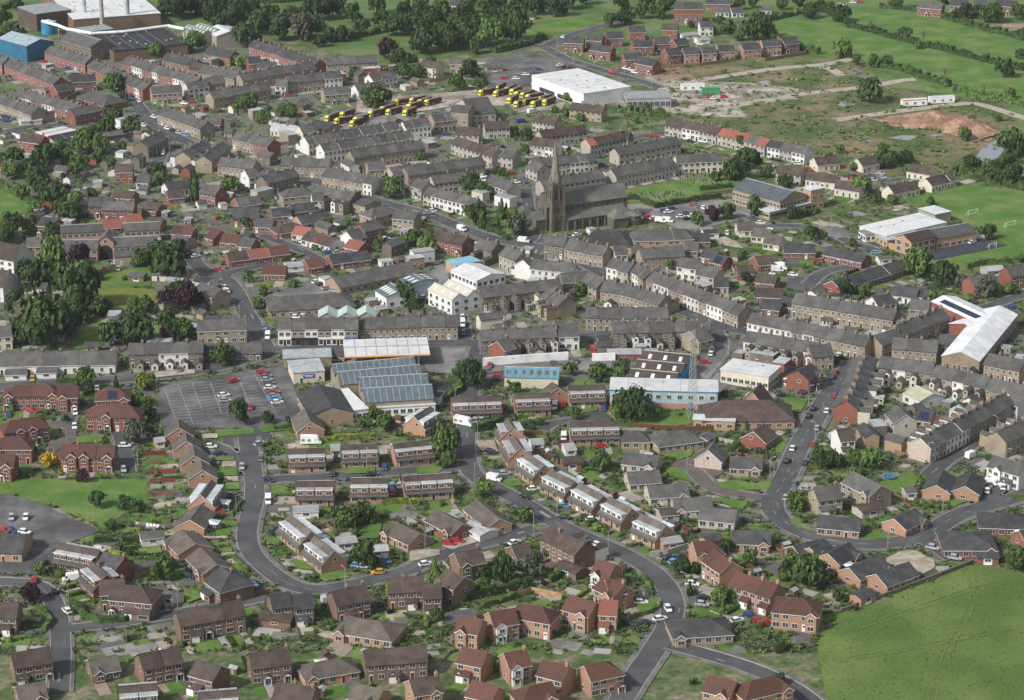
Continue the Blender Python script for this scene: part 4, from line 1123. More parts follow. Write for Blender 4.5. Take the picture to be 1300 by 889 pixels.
R_ = """
3.1 1.6|314,556 321,600 325,628 317,656 312,683 320,706 343,727 368,744 400,751 440,745 485,734 520,725 554,707 610,691 655,680 680,672
3.3 1.6|610,436 600,470 594,510 592,544 590,571 596,598 606,608 632,622 668,641 701,663 736,680 780,698 810,713 833,729 848,747 855,766 852,790 838,815 800,870 780,905
2.8 1.4|334,612 345,609 400,607 450,603 500,600 540,597 597,594
2.6 1.3|321,601 300,585 286,572 270,566
3.6 1.7|1100,440 1082,462 1066,485 1050,505 1036,530 1026,547 1010,575 1003,595 990,620 978,640 985,656 1001,667 1023,679 1060,688 1096,693 1148,689 1184,676 1205,660 1228,650 1265,640 1310,626
2.8 1.3|1175,688 1195,700 1211,711
2.6 1.2|1242,647 1262,625 1290,600 1330,570
2.9 1.3|973,633 950,631 930,627 905,622 890,609 882,597 866,594
3.9 1.8|-20,493 60,488 140,483 202,478 262,470 334,452 360,445 430,441 500,439 549,437 610,436 680,432 745,428 790,421 840,414 880,412 905,410
3.6 1.6|905,410 870,397 847,385 800,366 762,345 722,325 690,315 666,311 640,307 610,299 576,286 549,274 520,266 490,259 455,247 400,230 350,220 310,208 282,199 247,185 216,171 191,154 175,136 162,118 140,100 90,80 40,72
3.8 1.8|905,410 918,415 960,425 1010,436 1062,448 1100,440
3.0 1.4|905,412 918,440 905,460 890,478 880,490
3.4 1.6|339,445 334,436 325,418 312,397 300,370 285,353 262,345 250,338 243,325 236,305
2.7 1.2|282,349 310,343 327,339 345,334
2.7 1.2|333,299 360,309 386,320 405,330 430,338
3.0 1.3|191,154 175,150 150,148 120,152
3.2 1.4|216,171 205,190 200,210 190,222
2.7 1.2|700,205 660,233 640,238 615,222 590,214
2.6 1.2|666,311 680,300 672,270 668,240
3.2 1.4|646,64 660,60 675,58 691,60 705,68 718,75 750,85 780,94 810,102 838,112
3.0 1.2|691,60 715,48 740,40 790,28
3.0 1.2|920,34 937,29 960,26 982,21 1010,18 1040,17 1075,14
2.8 1.2|780,94 800,84 830,80 850,70
2.8 1.3|1027,362 1040,348 1075,338 1110,342
2.8 1.3|955,290 990,286 1030,288 1060,300 1110,318
2.8 1.3|900,270 930,268 960,280
2.7 1.2|1080,215 1110,225 1125,232 1145,228
2.6 1.2|700,205 760,200 800,176 850,168
2.7 1.2|-20,738 20,740 55,742 75,775 78,830 75,880
2.6 1.2|78,800 140,793 200,784 250,775 300,766 340,758
2.9 1.3|1320,520 1290,533 1255,552 1220,573 1197,588 1180,603
2.6 1.2|90,525 80,545 78,560 72,575 55,590
2.6 1.2|150,545 160,575 162,600
3.0 1.3|582,400 588,420 590,436
2.8 1.2|1125,448 1170,430 1190,418 1215,430
2.5 1.1|690,545 700,538 720,535 750,532
2.6 1.2|1300,375 1270,385 1240,395
2.8 1.2|0,170 40,160 90,158 140,160
2.6 1.2|560,560 572,548 590,545
3.0 1.3|838,815 900,832 960,850 1020,880 1060,920
"""
for ln in R_.strip().split('\n'):
    a, b_ = ln.split('|'); hw, pw = (float(v) for v in a.split()); P = [gp(*[float(v) for v in t.split(',')]) for t in b_.split()]
    ROADS.append((resample(smooth(P), 3.0), hw, pw))
road_index()
rb = MB(); kb = MB(); lb = MB()
for k, (P, hw, pw) in enumerate(ROADS):
    z = .10+.004*(len(ROADS)-k); l, r = offs(P, -hw), offs(P, hw)
    for i in range(len(P)-1): rb.poly([(*l[i],z),(*r[i],z),(*r[i+1],z),(*l[i+1],z)], M_asph if k not in (7,) else M_brownr)
    for s in (-1, 1):
        a0, a1, a2 = offs(P, s*hw), offs(P, s*(hw+.16)), offs(P, s*(hw+pw))
        for i in range(len(P)-1):
            cx, cy = (a1[i][0]+a2[i+1][0])/2, (a1[i][1]+a2[i+1][1])/2
            if on_road(cx, cy, .3, k): continue
            h = .27
            def q(A, B, m, hh):
                v = [(*A[i],0),(*B[i],0),(*B[i+1],0),(*A[i+1],0)]; v = v if s > 0 else v[::-1]; kb.hexa(v, [(x, y, hh) for x, y, _ in v], m)
            q(a0, a1, M_kerb, h+.01); q(a1, a2, M_pave, h)
    if hw > 3.45:
        for i in range(0, len(P)-1, 3):
            if on_road(*P[i], .5, k): continue
            c0, c1 = offs(P, -.07), offs(P, .07); lb.poly([(*c0[i],z+.09),(*c1[i],z+.09),(*c1[i+1],z+.09),(*c0[i+1],z+.09)], M_line)
struct(rb.obj('road')); struct(kb.obj('pavement')); struct(lb.obj('road_marking'))
# round turning heads
for (px, py, r) in ((1027,362,10), (314,556,8), (1166,728,6), (72,578,8), (282,572,5), (884,596,9), (750,532,7)):
    c = gp(px, py); sheet('turning_circle', [(c[0]+cos(t*.2618)*r, c[1]+sin(t*.2618)*r) for t in range(24)], M_asph if px != 884 else M_brownr, .25); addpoly([(c[0]+cos(t*.2618)*r, c[1]+sin(t*.2618)*r) for t in range(24)])

# ------------------------------------------------------------------ ground, fields, paved areas
def area(nm, m, pts, z=None, block_=True):
    P = [gp(*p) for p in pts]; sheet(nm, P, m, z or nextz())
    if block_: addpoly(P)
    return P
sheet('ground', [(-6000,-200),(6000,-200),(6000,15000),(-6000,15000)], M_garden, 0)
A4 = 4.446
def tp(x0, y0, *pts): return [(x0+a/A4, y0+b/A4) for a, b in pts]
area('town_ground', M_yard, [(-100,480),(-100,60),(150,50),(330,60),(520,85),(600,130),(660,160),(700,200),(680,260),(780,300),(860,345),(950,385),(1100,370),(1330,420),(1330,590),(1180,600),(1060,570),(1000,540),(940,520),(770,505),(640,492),(600,480),(400,470),(200,480)], .012, False)
area('grass_field', M_field, [(-3000,-50),(3000,-50),(3000,-640),(-3000,-640)], .02)
area('grass_field', M_field, [(-200,62),(-200,-80),(1500,-80),(1500,215),(1270,205),(1240,160),(1130,120),(1040,85),(960,42),(900,45),(800,62),(720,50),(640,45),(560,75),(500,70),(420,60),(330,48),(230,38),(60,38),(0,40)], .022, False)
area('grass_field', M_field, [(270,-30),(510,-30),(520,8),(400,28),(275,22)]); area('grass_field', M_field, tp(260,0,(700,270),(760,250),(1000,220),(1156,240),(1156,290),(900,320),(720,300)))
area('grass_field', M_field, tp(260,0,(560,120),(850,150),(900,190),(660,210))); area('grass_field', M_lawn, tp(520,0,(560,180),(660,120),(1100,95),(1160,130),(1000,180),(760,200),(640,240),(480,280),(400,260)))
area('grass_field', M_lawn, [(960,28),(1030,22),(1120,12),(1180,20),(1320,60),(1320,140),(1290,135),(1200,120),(1150,95),(1070,80),(1000,60)])
area('playing_field', M_lawn, [(1150,252),(1215,233),(1320,245),(1320,325),(1250,343),(1178,343),(1165,332),(1230,322),(1280,312),(1262,300),(1210,275)])
area('playing_field', M_lawn, tp(0,200,(-400,160),(0,165),(190,260),(130,340),(0,410),(-400,430)))
LF = area('lower_field', M_past, tp(1040,600,(-20,930),(180,800),(420,690),(620,620),(760,560),(860,520),(1020,540),(1400,600),(1400,1400),(60,1400)))
area('green', M_lawn, tp(0,600,(-200,40),(0,40),(830,40),(830,180),(700,230),(590,320),(480,270),(300,190),(60,125),(-200,130)))
RGH = [area('rough_ground', M_rough, tp(780,0,(200,380),(470,370),(1156,330),(1400,330),(1500,480),(2200,580),(2290,700),(2250,900),(1500,1010),(1230,960),(1000,860),(880,780),(610,720),(310,665),(0,610),(0,590),(200,560)))]
area('building_site', M_rubble, tp(780,0,(160,430),(400,400),(480,460),(800,470),(1040,500),(1040,560),(700,600),(740,660),(500,660),(300,640),(0,590),(0,570),(280,540)))
area('building_site', M_earth, tp(780,0,(180,420),(420,400),(460,450),(250,465)))
area('earth_bank', M_earth, tp(1040,0,(430,690),(560,668),(760,690),(980,765),(970,800),(920,825),(860,790),(700,738),(520,725)))
area('dirt_patch', M_earth, tp(1040,0,(950,145),(1156,130),(1156,190),(1000,180)))
area('pond', M_pond, tp(1040,0,(880,889),(920,840),(1000,790),(1060,830),(1000,900),(960,930))); area('pond', M_pond, tp(1040,0,(80,585),(150,570),(210,590),(140,606)))
area('pond', M_pond, tp(1040,0,(390,780),(470,765),(570,770),(500,795))); area('pond', M_pond, tp(1040,0,(200,800),(280,792),(290,806),(220,808))); area('pond', M_pond, tp(1040,0,(625,765),(690,752),(710,765),(640,772)))
area('pond', M_pond, tp(780,0,(790,465),(880,455),(870,480),(810,485))); area('slab', M_asph2, tp(1040,0,(150,400),(200,390),(370,455),(300,460)))
def track(pts, w_):
    P = smooth([gp(*p) for p in pts]); z = nextz(); b = MB(); l, r = offs(P, -w_), offs(P, w_)
    for i in range(len(P)-1): b.poly([(*l[i],z),(*r[i],z),(*r[i+1],z),(*l[i+1],z)], M_track)
    struct(b.obj('stone_track')); ROADS.append((P, w_, 0))
for pts in (tp(780,0,(400,470),(480,455),(700,420),(930,385),(1156,370),(1300,345),(1350,330)), tp(780,0,(320,530),(430,560),(560,592),(720,655)), tp(780,0,(640,605),(850,570),(1010,540),(1156,520),(1460,490),(1620,455),(1700,450)),
            tp(1040,0,(90,680),(300,650),(480,625),(700,600),(860,580),(980,610),(1156,670),(1300,700)), tp(1040,0,(0,380),(60,385),(130,430))): track(pts, 3.2)
for c in (tp(260,400,(-250,390),(110,350),(385,290),(450,270),(560,560),(590,600),(500,640),(300,640),(70,642),(-215,650),(-280,560)),): CP1 = area('car_park', M_cp, c)
area('car_park', M_cp, tp(0,600,(-200,125),(60,125),(240,180),(400,260),(575,330),(400,395),(300,440),(290,580),(0,580),(-200,590)))
area('car_park', M_asph2, tp(780,200,(60,270),(150,260),(240,290),(430,260),(600,240),(700,235),(800,300),(750,350),(480,400),(400,420),(300,380),(110,330)))
area('car_park', M_cp, tp(520,0,(420,400),(430,340),(560,310),(700,310),(1020,375),(1156,400),(900,400),(680,420),(680,480),(560,490),(440,470)))
area('car_park', M_asph2, tp(520,400,(420,290),(900,245),(1156,260),(1300,270),(1300,310),(1156,330),(900,330),(540,290),(520,350),(400,380),(420,330)))
area('yard', M_asph2, tp(520,400,(60,150),(400,170),(400,215),(280,260),(250,330),(110,335),(60,230))); area('yard', M_asph2, tp(780,400,(500,130),(690,190),(600,260),(600,360),(660,400),(590,440),(360,420),(410,300),(480,260)))
area('yard', M_asph2, tp(520,200,(130,620),(200,600),(240,720),(160,760),(100,740))); area('yard', M_asph2, tp(260,200,(340,780),(520,730),(600,710),(770,760),(700,800),(420,790)))
area('yard', M_asph2, tp(260,400,(760,225),(1350,210),(1350,260),(830,290))); area('yard', M_rubble, tp(520,0,(-300,560),(300,520),(430,500),(560,490),(880,580),(860,620),(600,640),(560,600),(260,600),(0,640),(-300,700)))
area('lorry_park', M_asph2, tp(260,0,(560,690),(900,640),(1156,600),(1156,690),(860,730),(640,740)))
area('yard', M_asph2, tp(1040,200,(-40,400),(100,390),(200,440),(60,470),(-40,480))); area('playground', mat('playground_tarmac', (.045,.050,.065), .9, .1, 1), tp(1040,200,(530,542),(660,515),(900,462),(1060,500),(650,582)))
area('bowling_green', M_green, tp(0,200,(480,760),(700,735),(880,750),(900,800),(840,889),(560,889),(520,830))); area('park_lawn', M_lawn, tp(0,200,(400,700),(560,640),(860,620),(850,730),(500,755)))
area('park_lawn', M_lawn, tp(0,400,(380,200),(480,70),(560,40),(640,100),(560,190))); area('park_lawn', M_lawn, tp(0,400,(840,150),(870,20),(920,40),(880,150)))
area('churchyard', M_lawn, tp(780,200,(40,190),(300,140),(600,100),(800,90),(900,110),(660,170),(660,195),(420,240),(230,290),(80,240)))
area('church_garden', M_lawn, tp(520,200,(430,335),(560,340),(660,380),(640,420),(540,440),(440,390))); area('mast_lawn', M_lawn, tp(780,400,(100,620),(180,550),(440,550),(440,620),(260,640)))
area('lawn', M_lawn, tp(780,600,(555,70),(660,45),(800,60),(900,30),(870,100),(660,105))); area('lawn', M_lawn, tp(780,600,(565,140),(760,165),(720,215),(580,170)))
area('lawn', M_lawn, tp(780,400,(250,785),(450,763),(430,800),(350,826))); area('lawn', M_lawn, tp(780,400,(280,850),(400,880),(420,930),(500,960),(300,910)))
area('lawn', M_lawn, tp(780,400,(955,485),(1090,485),(1050,555),(1000,550))); area('lawn', M_lawn, tp(780,400,(900,780),(930,690),(985,700),(945,780)))
area('lawn', M_lawn, tp(780,600,(980,250),(1115,320),(1110,335),(1000,300))); area('lawn', M_lawn, tp(1040,600,(240,380),(305,320),(390,380)))
area('lawn', M_lawn, tp(1040,600,(735,205),(740,155),(850,160))); area('gravel_court', M_gravel, tp(1040,600,(375,490),(480,440),(560,450),(650,500),(655,540),(580,580),(470,560),(380,510)))
area('lawn', M_lawn, tp(1040,600,(340,60),(520,0),(560,30),(540,80),(470,125),(360,110))); area('lawn', M_lawn, tp(260,400,(70,655),(275,640),(280,675),(80,693)))
area('lawn', M_lawn, tp(260,400,(305,635),(400,625),(495,622),(490,650),(320,670))); area('lawn', M_lawn, tp(520,600,(520,45),(610,30),(640,75),(560,90)))
area('driveway', M_gravel, tp(520,600,(200,400),(330,350),(420,385),(240,440),(180,420))); area('driveway', M_gravel, tp(520,600,(400,360),(540,325),(545,350),(440,388)))
area('driveway', M_gravel, tp(520,600,(0,440),(170,440),(170,470),(0,510))); area('driveway', M_gravel, tp(520,400,(370,715),(480,710),(500,780),(410,790)))
area('driveway', M_gravel, tp(0,400,(870,330),(1000,315),(1100,310),(1100,335),(880,358))); area('driveway', M_gravel, tp(780,200,(560,470),(620,450),(690,480),(730,520),(600,500)))
area('brown_close', M_brownr, tp(0,400,(230,610),(330,605),(430,640),(430,720),(340,760),(280,800),(270,740),(340,700),(350,650),(240,640)))
area('lawn', M_lawn, tp(0,400,(430,690),(590,680),(570,725),(430,728))); area('lawn', M_lawn, tp(0,400,(230,660),(330,640),(345,690),(230,715)))
area('lawn', M_lawn, tp(520,400,(200,860),(140,850),(40,870),(40,900),(160,900))); area('lawn', M_lawn, tp(520,400,(960,540),(1060,520),(1065,545),(960,560)))
A6 = 6.838
def t6(y0, *pts): return [(180+a/A6, y0+b/A6) for a, b in pts]
for y0, x1, ya, x2, yb_, m in ((520,612,420,798,452,M_lawn),(520,682,515,826,585,M_lawn),(520,722,645,846,706,M_lawn),(520,690,462,815,508,M_gravel),(520,705,592,835,638,M_gravel),(640,690,160,828,205,M_lawn),(640,640,232,768,285,M_lawn),(640,530,290,745,314,M_gravel),(640,585,345,748,382,M_lawn),(640,628,388,778,430,M_lawn),(640,690,433,808,466,M_gravel),(520,520,222,655,262,M_gravel)):
    area('lawn' if m == M_lawn else 'driveway', m, t6(y0, (x1,ya),(x2,ya-4),(x2+8,yb_-4),(x1+6,yb_)))
area('lawn', M_lawn, tp(780,600,(210,700),(245,760),(150,790),(110,770))); area('lawn', M_lawn, tp(260,600,(345,380),(430,375),(440,410),(350,415))); area('lawn', M_lawn, tp(260,600,(480,510),(560,500),(620,560),(530,550)))
area('lawn', M_lawn, tp(260,600,(630,590),(760,560),(820,600),(680,625))); area('lawn', M_lawn, tp(260,600,(870,330),(960,280),(1000,300),(980,380),(900,380))); area('lawn', M_lawn, tp(520,600,(560,610),(640,600),(690,640),(600,660)))
area('lawn', M_lawn, tp(260,400,(790,870),(960,860),(960,900),(790,905))); area('lawn', M_lawn, tp(0,600,(1015,690),(1100,665),(1150,710),(1060,745))); area('lawn', M_lawn, tp(0,600,(780,435),(900,418),(920,460),(800,470)))
# car park bay lines
def bays(p, q, n, L, both=0):
    A, B = gp(*p), gp(*q); ang = atan2(B[1]-A[1], B[0]-A[0]); c, s = cos(ang), sin(ang); b = MB(); z = .34
    D = hypot(B[0]-A[0], B[1]-A[1])
    def seg(x0, y0, x1, y1, w_=.07):
        dx, dy = x1-x0, y1-y0; l = hypot(dx, dy); nx, ny = -dy/l*w_, dx/l*w_; b.poly([(x0-nx,y0-ny,z),(x1-nx,y1-ny,z),(x1+nx,y1+ny,z),(x0+nx,y0+ny,z)], M_line)
    seg(A[0], A[1], B[0], B[1])
    for i in range(n+1):
        x, y = A[0]+(B[0]-A[0])*i/n, A[1]+(B[1]-A[1])*i/n; seg(x, y, x-s*L, y+c*L)
        if both: seg(x, y, x+s*L, y-c*L)
    struct(b.obj('bay_marking'))
bays(*tp(260,400,(285,345),(385,530)), 12, 4.8); bays(*tp(260,400,(190,360),(270,550)), 11, 4.8); bays(*tp(0,400,(925,410),(990,590)), 11, 4.8); bays(*tp(0,400,(1005,395),(1090,620)), 14, 4.6, 1); bays(*tp(0,400,(1085,390),(1140,540)), 9, 4.6); bays(*tp(260,400,(30,380),(95,560)), 11, 4.8, 1)
for a_, b2 in (((450,340),(640,310)), ((470,370),(800,330)), ((560,380),(860,360)), ((450,440),(640,410))): bays(*tp(520,0,a_,b2), 12, 4.8, 1)
bays(*tp(780,200,(250,270),(420,250)), 10, 4.8); bays(*tp(520,400,(1020,270),(1290,282)), 14, 4.8)
# ------------------------------------------------------------------ large and singular buildings
def blk(t, name, cat, label, phrase, a, b_, c, *args, **kw):
    phrase_of[label] = phrase; f = lambda p: (t[0]+p[0]/A4, t[1]+p[1]/A4)
    return block(name, cat, label, None, f(a), f(b_), f(c), *args, **kw)
M_cyan = mat('blue_cladding', (.04,.24,.46), .5, .05, 1); M_pale = mat('pale_blue_cladding', (.40,.48,.52), .5, .06, 1); M_orange = mat('orange_fascia', (.85,.30,.02), .4, 0); M_dkblue = mat('dark_blue_cladding', (.03,.13,.22), .5, .1, 1)
M_redf = mat('red_fascia', (.55,.02,.02), .4, 0); M_mint = mat('mint_sheet', (.40,.50,.46), .5, .06, 1); M_greenf = mat('green_fascia', (.02,.30,.10), .5, 0)
M_glz = mat('north_light_roof', (.095,.122,.138), .55, .12, 2.5, (.115,.142,.158), .05, .4); W_ = wm
o, L, D = blk((520,0), 'supermarket', 'supermarket', 'large white flat-roofed supermarket beside its car park', 'the white supermarket', (690,428), (982,532), (1260,495), 7, M_white, M_felt2, win=0)
link('window', window_mesh(14, 2.2), o, (-L*.2, -D/2, .5)); link('window', window_mesh(14, 2.2), o, (L*.15, -D/2, .5)); link('door', door_mesh(0), o, (0, -D/2, 0))
blk((780,0), 'glazed_wing', 'annexe', 'grey glazed wing at the right end of the white supermarket', 'the glazed supermarket wing', (50,520), (70,560), (280,485), 5, M_steel, M_felt, win=6, winw=2.4, winh=2.5)
F = (0, 0)
blk(F, 'factory_building', 'factory', 'brown walled factory with broad grey flat roof at far left', 'the grey roofed factory', (100,42), (205,82), (412,60), 10, mat('brown_cladding', (.10,.07,.065), .7, .1, 1), M_felt)
blk(F, 'factory_building', 'factory', 'vast factory with bright white roof at the top left', 'the vast white roofed factory', (415,112), (905,76), (980,40), 8, W_('d'), M_felt2, dmin=95)
blk(F, 'warehouse', 'warehouse', 'blue warehouse with pale blue pitched roof at left edge', 'the blue warehouse', (-10,218), (150,262), (275,226), 9, M_dkblue, mat('pale_blue_roof', (.30,.37,.40), .5, .06, .5), 'gx', rise=2.5)
blk(F, 'factory_shed', 'factory', 'wide factory shed with blackened flat roof and white pipes', 'the black roofed factory shed', (640,290), (1060,250), (1110,222), 6, W_('d'), mat('black_roof', (.032,.034,.038), .8, .3, .6), dmin=50)
blk(F, 'mill', 'mill', 'two-storey brown mill with hipped slate roof below chimneys', 'the brown mill', (345,216), (512,268), (622,246), 8, W_('S'), rm('l'), 'gx', win=9, winz=(1.5,5), rise=3)
blk(F, 'factory_shed', 'factory', 'low teal factory block between the factory chimneys', 'the teal factory block', (440,190), (640,165), (600,140), 6, M_dkblue, mat('teal_roof', (.26,.31,.30), .6, .1, 1))
blk(F, 'warehouse', 'warehouse', 'grey green ribbed shed beside the trees in upper left', 'the ribbed green shed', (1030,165), (1140,200), (1200,160), 7, W_('g'), mat('ribbed_green_roof', (.15,.18,.16), .7, .2, 1), 'gx', bays=2, rl=6)
blk((260,0), 'warehouse', 'warehouse', 'small white roofed warehouse beside woods in upper left', 'the small white warehouse', (-5,170), (65,206), (205,178), 7, W_('g'), M_felt2, 'gx', rise=2, rl=6)
for k, (px, py, h) in enumerate(((483,150,19), (580,195,24), (724,162,36))):
    x, y = gp(px/A4, py/A4); b = MB(); b.tube((0,0,0), (0,0,h), 1.5 if k else 1.1, 1.0 if k else .9, M_steel if k != 1 else M_conc, 14); b.tube((0,0,h), (0,0,h+.6), 1.25, 1.25, M_dark, 14)
    for zz in (h*.4, h*.7): b.tube((0,0,zz), (0,0,zz+.3), 1.5, 1.5, M_conc, 14)
    o = b.obj('factory_chimney', None, (x, y, 0)); reg(o, ('short grey factory chimney, leftmost of three', 'middle factory chimney with dark cap', 'tallest pale factory chimney at the top left')[k], 'chimney', None)
b = MB(); pts = [gp(x/A4, y/A4, 7) for x, y in ((240,125),(330,150),(380,170),(520,195),(700,185),(950,152),(1040,170))]
for p, q in zip(pts, pts[1:]): b.tube((*p, 7.5), (*q, 7.5), .9, .9, M_white, 8)
for p in pts: b.tube((*p, 0), (*p, 7.5), .3, .3, M_steel, 6)
o = b.obj('factory_duct'); reg(o, 'long white raised pipe running along the factory roofs', 'pipe')
for i, (x, y) in enumerate(((700,130),(760,125),(815,130),(275,190))):
    x, y = gp(x/A4, y/A4); b = MB(); b.tube((0,0,0), (0,0,7), 4, 4, M_cyan, 18); b.tube((0,0,7), (0,0,8.2), 4, .5, M_pale, 18); b.box(3.9,-.4,0,4.6,.4,7.5,M_steel)
    o = b.obj('storage_tank', None, (x, y, 0)); reg(o, ('leftmost blue tank behind the tall chimney', 'middle blue tank behind the tall chimney', 'right blue tank beyond the tall chimney', 'blue tank beside the blue warehouse')[i], 'tank')
# petrol station
def canopy(name, label, phrase, a, b_, c, z, fas, depth=None):
    cx, cy, ang, L, D = rect3(a, b_, c, z); D = depth or D
    o = thing(name, (cx, cy, 0), ang, label, 'canopy'); ROWS.append((cx, cy, phrase, L)); footprint(cx, cy, ang, L, D)
    b = MB(); b.box(-L/2,-D/2,z-.9,L/2,D/2,z,M_white,M_felt2)
    for i in range(1,8): b.box(-L/2+i*L/8,-D/2+.2,z,-L/2+i*L/8+.15,D/2-.2,z+.12,M_conc)
    b.box(-L/2,-.3,z,L/2,.3,z+.2,M_conc); b.obj('canopy_roof', o)
    b = MB(); b.box(-L/2-.06,-D/2-.06,z-.85,L/2+.06,-D/2-.005,z-.35,fas); b.box(-L/2-.06,-D/2,z-.85,-L/2-.005,D/2,z-.35,fas); b.box(L/2+.005,-D/2,z-.85,L/2+.06,D/2,z-.35,fas); b.obj('fascia', o)
    for i in range(4):
        for s in (-1, 1):
            b = MB(); b.box(-.25,-.25,0,.25,.25,z-.9,M_white); b.obj('post', o, (-L*.38+i*L*.25, s*D*.28, 0))
    for i in range(3):
        b = MB(); b.box(-.35,-.9,0,.35,.9,1.9,M_redf,M_white); b.box(-.36,-.6,1.0,.36,.6,1.6,M_glass); b.obj('fuel_pump', o, (-L*.25+i*L*.25, 0, .2))
canopy('petrol_station_canopy', 'white petrol station canopy with orange edge stripe', 'the petrol station', (437.7,452), (546,448.5), (541,428), 5.4, M_orange)
canopy('petrol_station_canopy', 'white filling station canopy with red edge at left', 'the red edged filling station', (60.7,172.7), (96.7,165.3), (86.5,159), 5, M_redf)
blk((0,0), 'garage_building', 'garage', 'low black roofed garage workshop beside the red edged canopy', 'the black roofed garage', (310,800), (515,775), (485,740), 4, W_('g'), mat('black_roof', (.032,.034,.038)), win=6, winw=2.4)
o, L, D = blk((260,400), 'club_building', 'hall', 'cream flat-roofed building with blue sign by the car park', 'the cream flat building', (500,330), (675,316), (630,250), 4, W_('c'), M_felt)
b = MB(); b.box(-2,-.12,0,2,0,1.5,mat('blue_sign', (.02,.08,.35), .4, 0)); b.box(-1.6,-.14,.85,1.6,-.125,1.1,M_white); b.box(-1.2,-.14,.4,1.2,-.125,.6,M_white); b.obj('sign', o, (0,-D/2,1.8))
link('door', door_mesh(3), o, (-L*.25,-D/2,0)); link('window', window_mesh(.9,.9), o, (L*.35,-D/2,1.2))
blk((260,400), 'club_building', 'hall', 'grey flat-roofed range behind the cream flat building', 'the grey flat range', (445,248), (715,238), (690,192), 3.6, W_('s'), M_felt)
blk((260,400), 'mill', 'mill', 'stone weaving shed with blue grey north-light roof, rear half', 'the glass roofed mill', (765,396), (1225,352), (1188,262), 5, W_('s'), M_glz, 'gx', bays=2, rise=3.2, rib=2.2)
blk((260,400), 'mill', 'mill', 'stone weaving shed with blue grey north-light roof, front half', 'the front of the glass roofed mill', (905,497), (1290,474), (1235,352), 5, W_('s'), M_glz, 'gx', bays=2, rise=3.2, rib=2.2)
blk((260,400), 'annexe', 'annexe', 'white roofed annexe with dark vent slots beside the mill', 'the white mill annexe', (820,545), (922,530), (872,408), 3.6, M_white, M_felt2, win=3)
blk((260,400), 'annexe', 'annexe', 'long low white strip building along the mill front', 'the white strip before the mill', (935,528), (1300,508), (1290,482), 3.2, M_white, M_felt2, win=9, winw=1.6)
blk((520,400), 'yard_building', 'store', 'black flat roof with white rim beside the mill', 'the white rimmed black roof', (165,470), (246,388), (206,335), 2.6, M_white, mat('black_roof', (.032,.034,.038)), fascia=M_white)
blk((520,200), 'works_building', 'works', 'two-storey white works with a bright white roof', 'the white works', (235,638), (378,698), (545,662), 6.5, M_white, M_felt2, 'gx', rise=1.6, win=7, winz=(1.2,4.2))
blk((520,200), 'works_building', 'works', 'orange walled works with blue roof behind white works', 'the blue roofed works', (203,588), (262,615), (432,600), 4, W_('y'), rm('B'), 'flat')
blk((520,200), 'workshop', 'workshop', 'white workshop with two cream gabled roofs', 'the cream gabled workshop', (105,748), (238,808), (390,768), 6, M_white, rm('C'), 'gx', bays=2, rise=2.2, win=4, winz=(1,3.8), rl=3)
blk((520,200), 'warehouse', 'warehouse', 'blue grey warehouse left of the white works yard', 'the blue grey warehouse', (-60,690), (0,722), (160,690), 5.5, M_pale, M_glz, 'gx', rise=1.2, rl=3)
blk((260,200), 'warehouse', 'warehouse', 'white walled shed with striped grey roof', 'the striped roof shed', (962,752), (1025,792), (1170,745), 4.5, M_white, M_glz, 'gx', rise=2, rl=5, win=3)
blk((260,200), 'greenhouse', 'greenhouse', 'mint green rounded roofs behind the shop parade', 'the mint green roofs', (640,905), (965,900), (935,862), 3.2, W_('g'), M_mint, 'gy', bays=3, rise=2)
o, L, D = blk((780,400), 'works_building', 'works', 'black roofed works with bright blue gable ends', 'the blue gabled works', (75,366), (338,392), (428,235), 5, W_('b'), rm('n'), 'gx', bays=3, rise=2.4, rl=3, wcol=M_cyan)
b = MB(); b.box(0,-D/2,1,.3,D/2,5.2,M_cyan); b.obj('cladding_panel', o, (L/2,0,0))
blk((780,400), 'office_building', 'works', 'white roofed flat building with cream walls near the junction', 'the white flat building', (600,308), (870,352), (965,297), 5, W_('c'), M_felt2, win=8, winz=(1.2,))
o, L, D = blk((780,400), 'office_building', 'offices', 'long pale blue office block with bright blue trim', 'the long pale blue offices', (-25,425), (583,440), (605,412), 6.2, M_pale, M_felt2, fascia=M_cyan, dmin=12, win=10, winz=(3.6,), winw=1.5)
b = MB(); b.box(-L/2-.03,-D/2-.06,0,L/2+.03,-D/2-.01,2.0,W_('b')); b.obj('plinth', o)
for x in (-.1, .25, .42): b = MB(); b.box(-.6,-.15,0,.6,-.07,2.6,M_cyan); b.obj('door', o, (x*L,-D/2,0))
blk((780,400), 'annexe', 'annexe', 'yellow brick flat annexe in front of the dark chapel', 'the yellow brick annexe', (445,592), (680,602), (688,574), 3.4, W_('y'), M_felt2, win=4)
blk((520,400), 'warehouse', 'warehouse', 'low shed with a bright light blue roof', 'the light blue roofed shed', (535,352), (838,360), (874,310), 3.8, W_('c'), mat('sky_blue_roof', (.10,.235,.30), .55, .1, .8), 'gx', rise=2.2, rl=7, rib=3, rlm=mat('brown_roof_light', (.12,.09,.07), .6, .1, 2))
blk((1040,400), 'warehouse', 'warehouse', 'long shed with a smooth white pitched roof', 'the long white shed', (692,232), (905,262), (1330,28), 5, W_('s'), mat('white_sheet_roof', (.66,.67,.68), .5, .08, .4), 'gy', rise=2.6, win=4)
o, L, D = blk((0,0), 'warehouse', 'warehouse', 'white roofed shed with red walls and solar panels', 'the solar panelled shed', (1183*A4,383*A4), (1250*A4,414*A4), (1266*A4,401*A4), 5, W_('r'), mat('white_sheet_roof', (.72,.73,.74)), 'gx', rise=1.5)
blk((0,0), 'workshop', 'workshop', 'small white roofed workshop with red brick gable front', 'the red gabled workshop', (1205*A4,411*A4), (1243.5*A4,423.5*A4), (1267*A4,412*A4), 4, W_('r'), mat('white_sheet_roof', (.72,.73,.74)), 'gy', rise=2)
b = MB()
